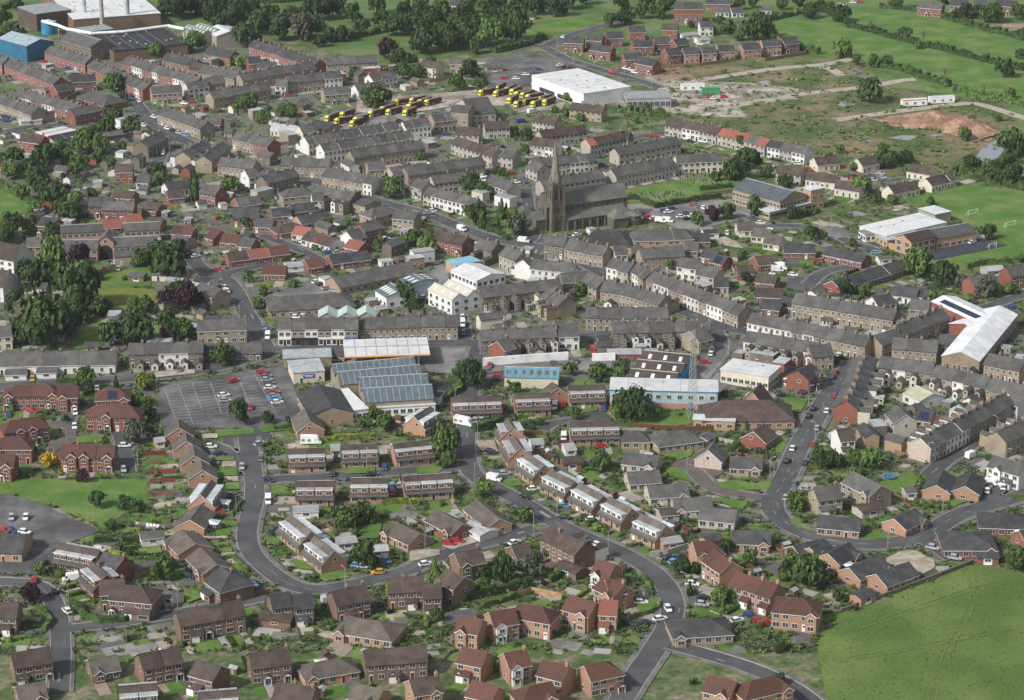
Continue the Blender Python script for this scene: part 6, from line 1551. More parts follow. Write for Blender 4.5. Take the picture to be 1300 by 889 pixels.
# ------------------------------------------------------------------ vehicles: colour, x, y, direction towards (dx, dy) [v = van]
CA = """
T 0 600
w 147 262 -.3 1;s 65 262 0 1;w 140 345 1 .2;b 65 335 1 .2;r 25 335 1 .2;r 193 615 0 -1;w 400 605 -1 .1 v;k 315 685 1 -.2;w 378 790 -1 -.8;g 943 772 .3 1;k 1030 530 1 .2;n 1060 590 1 .2
T 260 600
n 362 50 1 .35;w 358 165 0 1 v;n 392 330 -1 .15;g 135 133 -1 0;r 97 237 1 .1;b 285 632 1 -.1;L 1023 503 1 .6;w 900 535 1 0;y 978 572 -1 .1;L 858 530 1 .1;s 1098 82 0 1;r 1060 120 0 1;L 1055 85 0 1;k 945 20 1 -.1;k 722 15 0 1
T 520 600
w 478 45 1 .2 v;s 535 10 1 -.1;k 655 145 1 .3;w 700 97 1 -.1;L 867 185 1 -.05;k 872 260 -1 -.2;n 990 258 1 -.1;w 1030 270 1 -.05;r 222 408 1 .1;r 270 393 1 .1;w 592 400 1 -.35;g 995 388 1 .5;w 1060 420 1 .5;w 90 525 1 -.2;k 1110 850 1 .6
T 780 600
n 307 487 1 -.3;n 380 478 1 -.2;L 335 508 1 -.3;w 440 634 1 .1;n 502 712 1 -.1;s 496 748 1 .1;w 302 778 .6 1;w 258 835 1 -.2;k 180 855 1 -.1;k 110 870 1 .2;w 693 840 1 -.2;b 765 810 1 0;r 810 840 1 0;r 850 855 1 -.1;w 150 737 1 0;g 1017 65 .4 -1;s 968 145 .4 -1;s 1088 100 1 .2
T 1040 600
s 642 432 1 .2;s 755 462 1 .15;w 948 110 .2 -1;w 1025 65 0 -1;g 965 75 0 1;r 1000 10 1 .1;w 970 55 1 .1 v
T 0 400
b 50 567 0 1;r 183 545 1 .1;w 425 558 .1 1;w 422 637 0 1;w 178 743 1 -.1;w 705 745 1 0;g 1014 317 0 1;y 183 365 0 1;s 548 420 0 1;g 730 412 1 0;s 698 880 .2 1;n 490 440 0 1
T 260 400
r 322 329 1 -.05;g 345 355 1 -.1;s 350 373 1 -.1;g 360 392 1 -.1;w 368 417 1 -.1;r 388 445 1 -.1;L 390 465 1 -.1;L 400 480 1 -.1;w 410 500 1 -.1;r 160 380 1 -.2;r 163 375 1 -.3;w 108 460 1 -.1;s 115 490 1 -.1;s 310 730 1 -.3;g 315 820 0 1;s 210 865 0 1;w 35 750 1 0;n 82 790 1 -.1;k 740 818 0 1;b 1015 870 0 1;g 330 80 -.2 1;w 355 130 -.2 1 v;L 342 98 -.2 1;w 515 10 1 .1;w 560 12 1 .1;r 255 530 0 1
T 520 400
r 452 293 0 1;g 445 325 1 .1;r 505 340 1 .05;r 503 354 1 .05;k 505 370 1 .05;g 820 280 1 0;g 938 270 0 1;r 1037 210 .3 1 v;k 585 575 0 1;r 865 495 0 1;w 818 525 0 1 v;b 1093 518 0 1;s 405 600 0 1;s 370 605 0 1;k 455 778 1 .1;w 298 20 0 1;w 300 60 0 1 v;g 305 110 0 1;r 525 520 0 1;w 870 700 0 1 v;r 1080 730 1 0
T 780 400
w 545 225 .3 -1;r 508 272 1 0;k 68 270 0 1;n 945 455 1 -.1;k 1065 438 1 .05;k 1120 535 .4 -1;k 1095 575 .4 -1;s 1143 645 .4 -1;r 1120 735 .3 -1;w 1005 760 .4 -1;k 972 830 .4 -1;k 1075 840 .3 -1;k 822 772 1 .1;w 700 362 1 -.2 v
T 1040 400
w 112 215 1 .1;k 135 248 1 .1;r 88 330 .4 -1;b 72 358 .4 -1;b 100 435 .3 -1;r 85 462 .3 -1;w 42 548 .4 -1;w 712 35 1 -.2;r 600 112 1 -.3;s 635 98 1 -.3;w 860 800 1 -.4 v;n 985 655 1 -.4;n 1070 600 1 -.4;r 985 880 1 0
T 0 200
w 658 600 1 0;r 590 642 0 1;c 668 635 0 1;w 490 658 0 1;s 530 655 0 1;k 1055 535 1 0;k 1075 555 1 -.2;w 1105 563 1 -.2;w 790 150 0 1;w 1015 55 .5 1
T 260 200
r 80 345 1 -.2;r 77 638 1 .1;w 110 738 .5 1;w 128 762 .5 1;n 158 828 .4 1;n 655 718 1 -.3;s 690 728 1 -.2;s 735 742 1 .1;w 630 705 1 -.3;w 540 478 1 .1;b 695 535 1 0;w 365 215 -.3 1 v;w 492 248 1 -.1 v;w 1020 462 1 -.1;s 750 540 1 -.1
T 520 200
w 295 412 1 .4 v;w 130 305 1 -.1;s 105 318 1 -.1;k 150 298 1 -.1;r 580 90 1 0;w 412 100 1 .1;w 405 130 1 .1;w 600 145 1 0;w 645 478 1 .1 v;w 945 440 1 -.2;r 60 760 1 .1;w 80 795 1 .1;k 85 812 1 .1;b 1090 45 1 .3;w 370 520 1 .1;w 1140 840 1 0
T 780 200
b 282 305 1 -.1;b 325 292 1 -.1;w 305 313 1 -.1;g 405 318 1 -.1;w 375 340 1 -.1;w 440 335 1 -.1;k 410 352 1 -.1;r 440 268 .6 -1;g 458 275 1 .3;g 480 285 1 .3;w 505 292 1 .3;k 165 325 1 -.1;r 190 340 1 -.1;w 225 350 1 -.1;r 232 358 1 -.1;w 262 365 1 .1 v;w 300 365 1 .1 v;w 110 310 1 0;w 635 430 0 1;w 825 372 1 0;w 1008 665 1 .1;w 920 640 1 0 v;k 380 850 1 .3;r 1145 590 1 -.1;k 900 15 1 .1;k 930 20 1 .1;w 1035 30 1 0;r 1100 70 1 .3
T 1040 200
r 208 103 1 0;r 188 125 1 .1;s 345 95 1 .1;s 355 118 1 .1;g 335 128 1 .1;s 305 130 1 .1;w 855 470 1 -.3;b 1095 850 1 0;r 8 580 0 1;L 320 540 1 0
T 0 0
g 730 515 .3 1;b 750 535 .3 1;w 785 575 .5 1;b 768 660 1 -.2;k 690 665 1 0;w 810 710 1 .3;w 945 730 1 .3;k 975 740 1 .3;s 1010 752 1 .3;L 1050 765 1 .3;L 945 825 -.4 1;s 930 850 -.4 1;w 920 870 -.4 1;w 1040 585 1 .1;b 395 380 1 .1;s 450 400 1 .1;r 255 348 1 0;w 275 370 1 .2;b 40 685 1 0;b 30 660 1 0;k 350 700 1 0;w 330 830 1 .1;r 1085 578 1 0;w 870 665 1 .3
T 260 0
g 60 628 1 .2;k 90 630 1 .2;w 410 350 1 0 v;L 405 352 1 0;w 1060 520 1 0;r 470 540 1 0
T 520 0
b 728 395 1 0;k 878 382 1 -.1;w 850 372 1 -.1;r 905 385 1 -.1;w 655 425 1 0;g 710 410 1 0;r 1140 415 1 .1;r 535 445 1 0;w 600 448 1 0;b 630 690 1 -.1 v;w 690 635 1 -.2 v;k 890 840 1 -.2;b 205 760 1 0;w 870 215 1 .2
T 780 0
w 225 300 1 0;w 62 385 1 .2;w 90 395 1 .2;w 115 405 1 .2;w 480 245 1 .1;w 560 560 1 0;r 620 550 1 0;r 540 550 1 0;w 500 790 1 .2;k 430 800 1 .2;r 200 770 1 0;r 235 775 1 0
T 1040 0
w 120 30 1 0;w 190 15 1 0;r 230 12 1 0;w 735 70 1 0
"""
T = (0, 0)
for ln in CA.strip().split('\n'):
    if ln[0] == 'T': T = tuple(float(v) for v in ln.split()[1:]); continue
    for t in ln.split(';'):
        q = t.split(); px, py = T[0]+float(q[1])/A4, T[1]+float(q[2])/A4+.8; a = gp(px, py); b2 = gp(px+float(q[3]), py+float(q[4])); an = atan2(b2[1]-a[1], b2[0]-a[0])
        for k_ in range(3):
            if in_house(a[0], a[1], .9): a = (a[0], a[1]-1.2)
        car(a[0], a[1], an, q[0], 'van' if len(q) > 5 else 'car', z=.30 if (on_road(*a) or in_poly(*a)) else .06)
# motorhome, caravans, lorries, portable cabins
def motorhome(px, py, dx, dy, lab):
    a = gp(px, py); b2 = gp(px+dx, py+dy); o = thing('motorhome', (*a, .1), atan2(b2[1]-a[1], b2[0]-a[0]), lab, 'motorhome')
    b = MB(); b.box(-3.2,-1.1,.5,1.6,1.1,3.0,M_white); b.hexa([(1.6,-1.1,1.9),(2.9,-1,2.1),(2.9,1,2.1),(1.6,1.1,1.9)], [(1.6,-1.1,3),(2.5,-1,2.8),(2.5,1,2.8),(1.6,1.1,3)], M_white); loft(b, [(1.6,1,.4,.95,1.9),(2.6,1,.4,.9,1.8),(3.3,.95,.4,.85,1.1),(3.7,.85,.4,.8,.9)], M_white); b.obj('body', o)
    for x in (-2.3, -.3): link('window', window_mesh(1.0,.6), o, (x, -1.1, 1.5)); link('window', window_mesh(1.0,.6), o, (x, 1.1, 1.5), pi)
    wh = car_parts('car', 'w')[2]
    for x in (-2, 2.6):
        for s in (-1, 1): link('wheel', wh, o, (x, s*.98, .02))
motorhome(394, 564, 1, 0, 'white motorhome on the drive below the workshop'); motorhome(588, 540, 1, .2, 'white caravan on the drive at the street top'); motorhome(988, 342, 1, .1, 'white camper van by the roundabout houses')
LOR = "T 260 0;690 690;745 705;775 670;850 700;830 720;935 665;1000 640;1035 655;1130 660;1080 600;1150 625;T 520 0;10 590;55 600;95 600;400 545;430 530;490 520;485 550;545 530;575 540;600 555;635 560;665 570;560 590;600 610;640 600;730 585;695 610;760 600"
def lorry_parts():
    def f():
        c = MB(); c.box(-1.1,-1.25,.6,1.1,1.25,2.9,M_yellow); c.hexa([(-1.1,-1.2,2.9),(.9,-1.2,2.9),(.9,1.2,2.9),(-1.1,1.2,2.9)], [(-1.1,-1.1,3.8),(.1,-1.1,3.6),(.1,1.1,3.6),(-1.1,1.1,3.8)], M_yellow); c.box(1.1,-1.1,1.7,1.14,1.1,2.6,M_glass); c.box(-.1,-1.28,1.7,.9,1.28,2.5,M_glass)
        t = MB(); cur = mat('maroon_curtain', (.10,.03,.03), .6, .1, 1); t.box(-3.5,-1.25,1.1,6.5,1.25,3.8,cur,mat('trailer_roof', (.16,.14,.13), .7, .2, 1));  wh = MB(); wh.tube((0,-.15,.5), (0,.15,.5), .5, .5, M_tyre, 12)
        return c.mesh('cab'), t.mesh('trailer'), wh.mesh('wheel')
    return cached('lorry', f)
T = (0, 0)
for t in LOR.split(';'):
    if t[0] == 'T': T = tuple(float(v) for v in t.split()[1:]); continue
    px, py = (float(v) for v in t.split()); px, py = T[0]+px/A4, T[1]+py/A4; a = gp(px, py); b2 = gp(px-1, py+.3); an = atan2(b2[1]-a[1], b2[0]-a[0])+rnd.uniform(-.3,.3)
    o = thing('lorry', (*a, .2), an, 'yellow cab lorry with maroon trailer', 'lorry', 'lorries in the haulage yard'); o.scale = (.82,.82,.82); c, t_, wh = lorry_parts(); link('cab', c, o); link('trailer', t_, o, (-8.2,0,0))
    for x in (.4, -3, -9.0, -10.3):
        for s in (-1, 1): link('wheel', wh, o, (x, s*1.0, 0))
for (px, py, dx, dy, lab, col, L_) in ((1160,134.5,1,-.05,'white site cabin with red roof edge by the track', M_redf, 13), (1195,131,1,-.05,'plain white site cabin beyond the red edged one', M_white, 13), (879,115,1,-.03,'white site cabin beside the supermarket wing', M_white, 12), (902,120,1,-.03,'green site container on the building site', M_greenf, 9)):
    a = gp(px, py); b2 = gp(px+dx, py+dy); o = thing('site_cabin', (*a, .1), atan2(b2[1]-a[1], b2[0]-a[0]), lab, 'cabin'); b = MB(); w3 = M_greenf if L_ == 9 else M_white; b.box(-L_/2,-1.6,.3,L_/2,1.6,3.2,w3,M_felt2 if L_ > 9 else w3); b.obj('wall', o); b = MB(); b.box(-L_/2-.1,-1.7,3.2,L_/2+.1,1.7,3.5,col,M_felt2 if L_ > 9 else col); b.obj('roof', o)
    for i in range(3): link('window', window_mesh(1.2,.9), o, (-L_/3+i*L_/3, -1.6, 1.3))
# lattice mast, street lamps, telegraph poles
def lattice():
    b = MB(); h = 32
    for sx, sy in ((1,1),(1,-1),(-1,-1),(-1,1)): b.tube((sx*1.3,sy*1.3,0), (sx*.4,sy*.4,h), .09, .06, M_steel, 5)
    for i in range(16):
        z0, z1 = h*i/16, h*(i+1)/16; r0, r1 = 1.3-.9*i/16, 1.3-.9*(i+1)/16
        for (a, c) in (((1,1),(1,-1)),((1,-1),(-1,-1)),((-1,-1),(-1,1)),((-1,1),(1,1))):
            b.tube((a[0]*r0,a[1]*r0,z0), (c[0]*r1,c[1]*r1,z1), .05, .05, M_steel, 4); b.tube((c[0]*r0,c[1]*r0,z0), (a[0]*r1,a[1]*r1,z1), .05, .05, M_steel, 4)
    return b
x, y = gp(878, 532); o = thing('lattice_mast', (x, y, 0), .4, 'tall grey lattice radio mast behind the chapel', 'mast'); lattice().obj('tower', o)
for i, (z_, r4) in enumerate(((26,0),(28,2.1),(30,4.2),(24,1))): b = MB(); b.tube((0,0,0), (.5,0,0), .6, .65, M_conc, 14); b.obj('dish', o, (.7*cos(r4), .7*sin(r4), z_), r4)
def lamp_mesh():
    b = MB(); b.tube((0,0,0), (0,0,7.5), .09, .06, M_steel, 6); b.tube((0,0,7.4), (1.2,0,7.8), .05, .05, M_steel, 5); return b.mesh('pole')
def lamp_head(): b = MB(); b.box(1.0,-.14,7.68,1.7,.14,7.86,M_conc); return b.mesh('lamp_head')
lm, lh = lamp_mesh(), lamp_head()
for k, (P, hw, pw) in enumerate(ROADS[:36]):
    if pw == 0: continue
    Q = resample(P, 34)
    for i, p in enumerate(Q[1:-1]):
        nxt = Q[i+2]; a = atan2(nxt[1]-p[1], nxt[0]-p[0]); s = -1 if (i % 2) else 1; q = (p[0]-s*sin(a)*(hw+.9), p[1]+s*cos(a)*(hw+.9))
        if in_house(*q, .3) or on_road(*q, .2) or prj(*q)[1] > 800 or prj(*q)[1] < 60: continue
        o = thing('street_lamp', (*q, .27), a-s*pi/2, 'grey street lamp', 'street lamp', 'street lamps along the roads'); link('pole', lm, o); link('lamp_head', lh, o)
# gravestones
gm = MB(); gm.box(-.4,-.12,0,.4,.12,.9,M_conc); gm.tube((0,-.12,.9), (0,.12,.9), .4, .4, M_conc, 12); gm.box(-.5,-.3,0,.5,.3,.12,M_conc); gme = gm.mesh('headstone')
gd_ = MB(); gd_.box(-.35,-.12,0,.35,.12,1.1,M_dark); gd_.box(-.5,-.3,0,.5,.3,.15,M_conc); gdm = gd_.mesh('headstone')
n_ = 0
for (a_, b2, nr, nc) in (((160,235),(440,215),5,16), ((430,150),(600,115),8,13), ((740,85),(890,85),4,10)):
    A = gp(780+a_[0]/A4, 200+a_[1]/A4); B = gp(780+b2[0]/A4, 200+b2[1]/A4); an = atan2(B[1]-A[1], B[0]-A[0]); L = hypot(B[0]-A[0], B[1]-A[1])
    for r in range(nr):
        for c in range(nc):
            if rnd.random() < .2: continue
            u = L*(c+rnd.uniform(-.15,.15))/nc; v = (r-nr*.4)*3.2; x, y = A[0]+cos(an)*u-sin(an)*v, A[1]+sin(an)*u+cos(an)*v
            if in_house(x, y, 1) or on_road(x, y, 1): continue
            d = rnd.random() < .3; thing('gravestone', (x, y, .05), an+pi+rnd.uniform(-.1,.1), ('dark ' if d else 'pale ')+'upright gravestone', 'gravestone', 'gravestones in the churchyard', None, gdm if d else gme, (.8,.8,.8)); n_ += 1
# goals
def goal(px, py, dx, dy, W, lab):
    a = gp(px, py); b2 = gp(px+dx, py+dy); o = thing('football_goal', (*a, .1), atan2(b2[1]-a[1], b2[0]-a[0]), lab, 'goal'); b = MB(); h = 2.2
    for s in (-1, 1): b.tube((s*W/2,0,0), (s*W/2,0,h), .09, .09, M_white, 6); b.tube((s*W/2,0,h), (s*W/2,1.6,0), .05, .05, M_white, 5)
    b.tube((-W/2,0,h), (W/2,0,h), .09, .09, M_white, 6); b.tube((-W/2,1.6,0), (W/2,1.6,0), .05, .05, M_white, 5); b.obj('frame', o)
goal(1235,273,1,-.25,6,'white football goal on the playing field, upper left one'); goal(1283,288,1,-.25,6,'white football goal near the right edge of the playing field'); goal(1234,308,1,-.2,4,'small white goal at the left end of the playground'); goal(1260,316,1,-.2,4,'small white goal at the right end of the playground')
# trampoline, washing line, flag poles
x, y = gp(1040+398/A4, 608); o = thing('trampoline', (x, y, .05), 0, 'blue edged round trampoline on the farmhouse lawn', 'trampoline'); b = MB()
b.tube((0,0,.8), (0,0,.9), 2.1, 2.1, M_dkblue, 20); b.obj('pad', o); b = MB()
for i in range(6): b.tube((2*cos(i*1.047),2*sin(i*1.047),0), (2*cos(i*1.047),2*sin(i*1.047),2.4), .04, .04, M_steel, 5)
b.obj('frame', o)
A = gp(172, 671); B = gp(205, 675); o = thing('washing_line', (*A, .05), atan2(B[1]-A[1], B[0]-A[0]), 'washing line hung with white sheets and coloured clothes', 'washing line'); L = hypot(B[0]-A[0], B[1]-A[1]); b = MB()
for X in (0, L): b.tube((X,0,0), (X,0,2.3), .05, .05, M_steel, 5)
b.tube((0,0,2.25), (L,0,2.25), .015, .015, M_steel, 4); b.obj('line', o)
for i, cc in enumerate(((.3,.5,.7),(.5,.1,.1),(.1,.2,.5),(.8,.8,.8),(.8,.8,.8),(.8,.8,.8),(.8,.8,.8))):
    b = MB(); b.box(-.45,-.015,-.9-.3*(i > 2),.45,.015,0,mat('cloth_%d' % (i if i < 3 else 3), cc, .9, 0)); b.obj('garment', o, (.6+i*L/7.5, 0, 2.24))
# white hoarding along the through-road car park
def wallrun(pts, h, t, m, lab, cat, name):
    P = [gp(*p) for p in pts]; b = MB()
    for p, q in zip(P, P[1:]):
        dx, dy = q[0]-p[0], q[1]-p[1]; l = hypot(dx, dy); nx, ny = -dy/l*t, dx/l*t; b.hexa([(p[0]+nx,p[1]+ny,0),(p[0]-nx,p[1]-ny,0),(q[0]-nx,q[1]-ny,0),(q[0]+nx,q[1]+ny,0)], [(p[0]+nx,p[1]+ny,h),(p[0]-nx,p[1]-ny,h),(q[0]-nx,q[1]-ny,h),(q[0]+nx,q[1]+ny,h)], m)
    o = b.obj(name); reg(o, lab, cat)
wallrun(tp(520,400,(415,290),(600,275),(895,255)), 3.2, .3, M_white, 'long white boundary wall above the light blue roofed shed', 'wall', 'boundary_wall')
wallrun(tp(520,400,(1030,262),(1160,258)), 3, .3, M_white, 'short white wall right of the through road opening', 'wall', 'boundary_wall')
wallrun(tp(780,400,(110,635),(240,648),(430,655),(560,650)), 1.7, .08, M_fred, 'red brown board fence behind the mast lawn', 'fence', 'board_fence')
wallrun(tp(780,0,(690,330),(850,345),(1080,310),(1085,290)), 1.8, .08, M_timber, 'long orange board fence below the new orange houses', 'fence', 'board_fence')
wallrun(tp(780,0,(250,385),(480,375),(690,345)), 1.8, .08, M_timber, 'board fence below the left half of the new houses', 'fence', 'board_fence')
wallrun(tp(520,0,(110,470),(200,450),(310,430)), 2, .1, mat('new_timber', (.36,.24,.13), .9, .2, 1), 'pale new timber fence around the yard by the mill', 'fence', 'board_fence')
wallrun(tp(780,600,(205,480),(300,470),(420,430)), 2, .15, M_conc, 'grey concrete panel fence by the dormer chain end', 'fence', 'panel_fence')
wallrun(tp(260,600,(55,735),(270,700),(370,680)), 1.5, .2, wm('d'), 'brick garden wall at the bend bottom', 'wall', 'boundary_wall')
wallrun(tp(1040,600,(120,790),(400,690),(640,600),(870,510)), 1.2, .25, wm('S'), 'stone field wall along the lower right field', 'wall', 'boundary_wall')
wallrun(tp(520,600,(610,705),(690,680),(860,715)), 1.9, .08, mat('new_timber', (.36,.24,.13)), 'pale new board fence behind the maroon roofed row', 'fence', 'board_fence')
wallrun(tp(780,200,(500,215),(660,200)), 1.6, .2, wm('S'), 'dark stone wall at the churchyard corner', 'wall', 'boundary_wall')

k_ = 0
for y0, x1, ya, x2, yb_, m, nm in ((520,60,560,290,556,M_fred,'red stained'),(520,70,640,295,634,M_fred,'red stained'),(520,75,690,270,688,M_conc,'grey panel'),(520,65,745,280,742,M_timber,'brown board'),(520,10,400,215,395,M_fred,'red stained'),(520,60,470,180,466,M_timber,'brown board')):
    wallrun(t6(y0, (x1,ya),(x2,yb_)), 1.6, .06, m, nm+' fence between back gardens of the car park chain, '+('beside the third chalet','beside the fourth chalet','above the dormered house','behind the dormered house','behind the top chalet','behind the second chalet')[k_], 'fence', 'board_fence'); k_ += 1
# ------------------------------------------------------------------ gardens, drives, fences, sheds and shrubs around every house
lawnb = MB(); driveb = MB(); zl = .05
M_drives = [M_gravel, mat('concrete_drive', (.30,.27,.24), .9, .15, 1), mat('dark_drive', (.11,.10,.10), .9, .15, 1), mat('pink_paving', (.29,.23,.19), .9, .15, 1.5)]
fences = []; nb = [0, 0, 0, 0]
OCC = set()
def patch(mb, cx, cy, a, x0, y0, x1, y1, m, z):
    c, s = cos(a), sin(a); u = x0+.5
    while u < x1-.3:
        v = y0+.5
        while v < y1-.3: OCC.add((int(cx+c*u-s*v), int(cy+s*u+c*v))); v += .7
        u += .7
    mb.poly([(cx+c*x-s*y, cy+s*x+c*y, z) for x, y in ((x0,y0),(x1,y0),(x1,y1),(x0,y1))], m)
def ok(cx, cy, a, x0, y0, x1, y1, me, mg=.3):
    c, s = cos(a), sin(a)
    for u in (0, .5, 1):
        for v in (0, .5, 1):
            x = x0+(x1-x0)*u; y = y0+(y1-y0)*v
            if not free(cx+c*x-s*y, cy+s*x+c*y, mg, me): return False
    return True
shed_v = []
for k in range(4):
    b = MB(); wmm = [M_timber, M_fred, mat('pale_shed', (.40,.40,.38), .8, .1, 1), mat('green_shed', (.05,.09,.06), .8, .1, 1)][k]; rmm = [M_felt, rm('n'), rm('l'), M_felt][k]
    b.box(-1.2,-.9,0,1.2,.9,1.9,wmm); 
    for s in (-1, 1): b.hexa([(-1.35,s*1.1,1.8),(1.35,s*1.1,1.8),(1.35,0,2.4),(-1.35,0,2.4)][::-s], [(-1.35,s*1.1,1.88),(1.35,s*1.1,1.88),(1.35,0,2.48),(-1.35,0,2.48)][::-s], rmm)
    b.box(-.4,-.93,.05,.35,-.9,1.75,M_conc); shed_v.append((b.mesh('garden_shed'), ['brown timber', 'red stained', 'pale grey', 'dark green'][k]))
gh = MB(); gh.box(-1.3,-1,0,1.3,1,1.5,mat('greenhouse_glass', (.45,.52,.52), .15, 0, spec=.6)); gh.hexa([(-1.3,-1,1.5),(1.3,-1,1.5),(1.3,1,1.5),(-1.3,1,1.5)], [(-1.3,-.02,2.2),(1.3,-.02,2.2),(1.3,.02,2.2),(-1.3,.02,2.2)], mat('greenhouse_glass', (.5,.55,.55)))
for i in range(5):
    gh.box(-1.32+i*.65,-1.02,0,-1.28+i*.65,-.99,1.5,M_white)
ghm = gh.mesh('greenhouse')
R2 = random.Random(11)
def fence_obj(cx, cy, a, x0, y0, x1, y1, m, h, ph, words):
    L = hypot(x1-x0, y1-y0); an = a+atan2(y1-y0, x1-x0); c, s = cos(a), sin(a); L = round(L)
    def f():
        b = MB(); b.box(0,-.03,0,L,.03,h-.15,m)
        for i in range(int(L/2)+1): b.box(i*2.0-.05,-.06,0,i*2.0+.05,.06,h,m)
        return b.mesh('board_fence')
    thing('board_fence', (cx+c*x0-s*y0, cy+s*x0+c*y0, 0), an, words+' garden fence', 'fence', 'fences between the gardens', ph, cached(('fence', L, m.name, h), f)); nb[0] += 1
NF = {}; hn = [0]
def ghedge(cx, cy, a, x0, y0, x1, y1, kd, ph):
    L = max(2, round(hypot(x1-x0, y1-y0))); c, s = cos(a), sin(a)
    def f():
        b = MB(); m = fm(kd); R = random.Random(L); b.box(0,-.42,0,L,.42,1.25,m)
        for _ in range(int(L*26)):
            x = R.uniform(0, L); k = R.uniform(-1.25, 2.1); z, y = (k+1.25, -.45) if k < 0 else (1.3, -.45+k) if k < .9 else (k-.85, .45); n = Vector((R.uniform(-.6,.6), (-1 if y < -.4 else 1 if y > .4 else 0)+R.uniform(-.5,.5), (1 if z > 1.2 else 0)+R.uniform(-.2,.6))).normalized(); u = n.orthogonal().normalized(); v = n.cross(u); t = R.uniform(.12,.24); p = Vector((x, y, z)); b.poly([p-u*t, p-v*t, p+u*t, p+v*t], m)
        return b.mesh('garden_hedge')
    thing('garden_hedge', (cx+c*x0-s*y0, cy+s*x0+c*y0, 0), a+atan2(y1-y0, x1-x0), FW[kd]+' clipped garden hedge', 'hedge', 'clipped garden hedges', ph, cached(('gh', L, kd), f)); hn[0] += 1
for (kind, cx, cy, a, W, d, gd, phrase, wc, o_, last, opts) in UNITS:
    me = (cx, cy); py = prj(cx, cy)[1]; c, s = cos(a), sin(a); far = py < 230
    W2 = W/2
    for side in (-1, 1):
        y0 = side*(d/2+.4)
        for D in ((7.5, 5, 3.2) if gd == 'g' else (5, 3.2)):
            y1 = side*(d/2+.4+D); lo, hi = min(y0, y1), max(y0, y1)
            if ok(cx, cy, a, -W2+.2, lo, W2-.2, hi, me): break
        else: continue
        z = .05+R2.random()*.03
        if gd == 'g':
            f = R2.uniform(.5, .72); fl = R2.random() < .5; xa, xb = (-W2+.1, -W2+W*f) if fl else (W2-W*f, W2-.1)
            if R2.random() < .9: patch(lawnb, cx, cy, a, xa, lo if side < 0 else lo+2, xb if side < 0 else (W2-.2 if fl else xb), hi if side > 0 else hi-.9, M_lawn, z)
            xa2, xb2 = (-W2+W*f+.3, W2-.1) if fl else (-W2+.1, W2-W*f-.3)
            if side < 0 and R2.random() < .8: patch(driveb, cx, cy, a, xa2, lo, xb2, hi, R2.choice(M_drives), z+.035)
            if side > 0: patch(driveb, cx, cy, a, -W2+.2, lo, W2-.2, lo+2.2, R2.choice(M_drives), z+.035)
        elif gd == 'y':
            if R2.random() < .8: patch(driveb, cx, cy, a, -W2+.1, lo, W2-.1, hi, R2.choice([M_drives[1], M_drives[2], M_conc, M_drives[1]]), z+.03)
        if py < 160: continue
        if gd == 'g' and D > 3 and py > 330 and hn[0] < 230 and R2.random() < (.42 if side < 0 else .3):
            kd = R2.choice('ddmmmly'); w3 = R2.random()
            if w3 < .6: ghedge(cx, cy, a, -W2+.2, y0+side*.8, -W2+.2, y1, kd, phrase)
            if w3 > .4: ghedge(cx, cy, a, (xa if side < 0 else -W2)+.3, y1, (xb if side < 0 else W2)-.3, y1, kd, phrase)
            continue
        if D > 3.5 and nb[0] < 285 and ((side > 0 and R2.random() < (.75 if py > 400 else .25)) or (side < 0 and R2.random() < .16)):
            mm, wd = R2.choice([(M_timber, 'brown board'), (M_timber, 'brown board'), (M_fred, 'red stained'), (M_conc, 'grey panel')])
            fence_obj(cx, cy, a, -W2, y0, -W2, y1, mm, 1.7 if side > 0 else 1.1, phrase, wd)
            if R2.random() < .5: fence_obj(cx, cy, a, -W2, y1, W2, y1, mm, 1.7 if side > 0 else 1.0, phrase, wd)
        if side > 0 and D > 3.5 and nb[1] < 230 and R2.random() < (.55 if gd == 'g' else .2):
            x, y = R2.uniform(-W2+1.4, W2-1.4), y1-side*1.2; X, Y = cx+c*x-s*y, cy+s*x+c*y
            if R2.random() < .2: thing('greenhouse', (X, Y, .05), a, 'small glass greenhouse', 'greenhouse', 'garden greenhouses', phrase, ghm)
            else:
                m_, wd = R2.choice(shed_v); thing('garden_shed', (X, Y, .05), a+R2.choice([0, pi/2]), wd+' garden shed', 'shed', 'garden sheds', phrase, m_)
            footprint(X, Y, a, 2.6, 2.6); nb[1] += 1
        for _ in range(2 if side < 0 else 3):
            if nb[2] < 255 and gd == 'g' and R2.random() < (.5 if py > 450 else .22):
                x = R2.choice([-W2+.4, W2-.5, R2.uniform(-W2, W2)]); y = side*(d/2+R2.uniform(1.2, D+.2)); r = R2.uniform(.7, 1.5)
                tree(cx+c*x-s*y, cy+s*x+c*y, r, r*R2.uniform(1.1, 1.7), R2.choice('dmmmlllygp'), 'bush', phrase); nb[2] += 1
struct(lawnb.obj('garden_lawn')); struct(driveb.obj('driveway'))
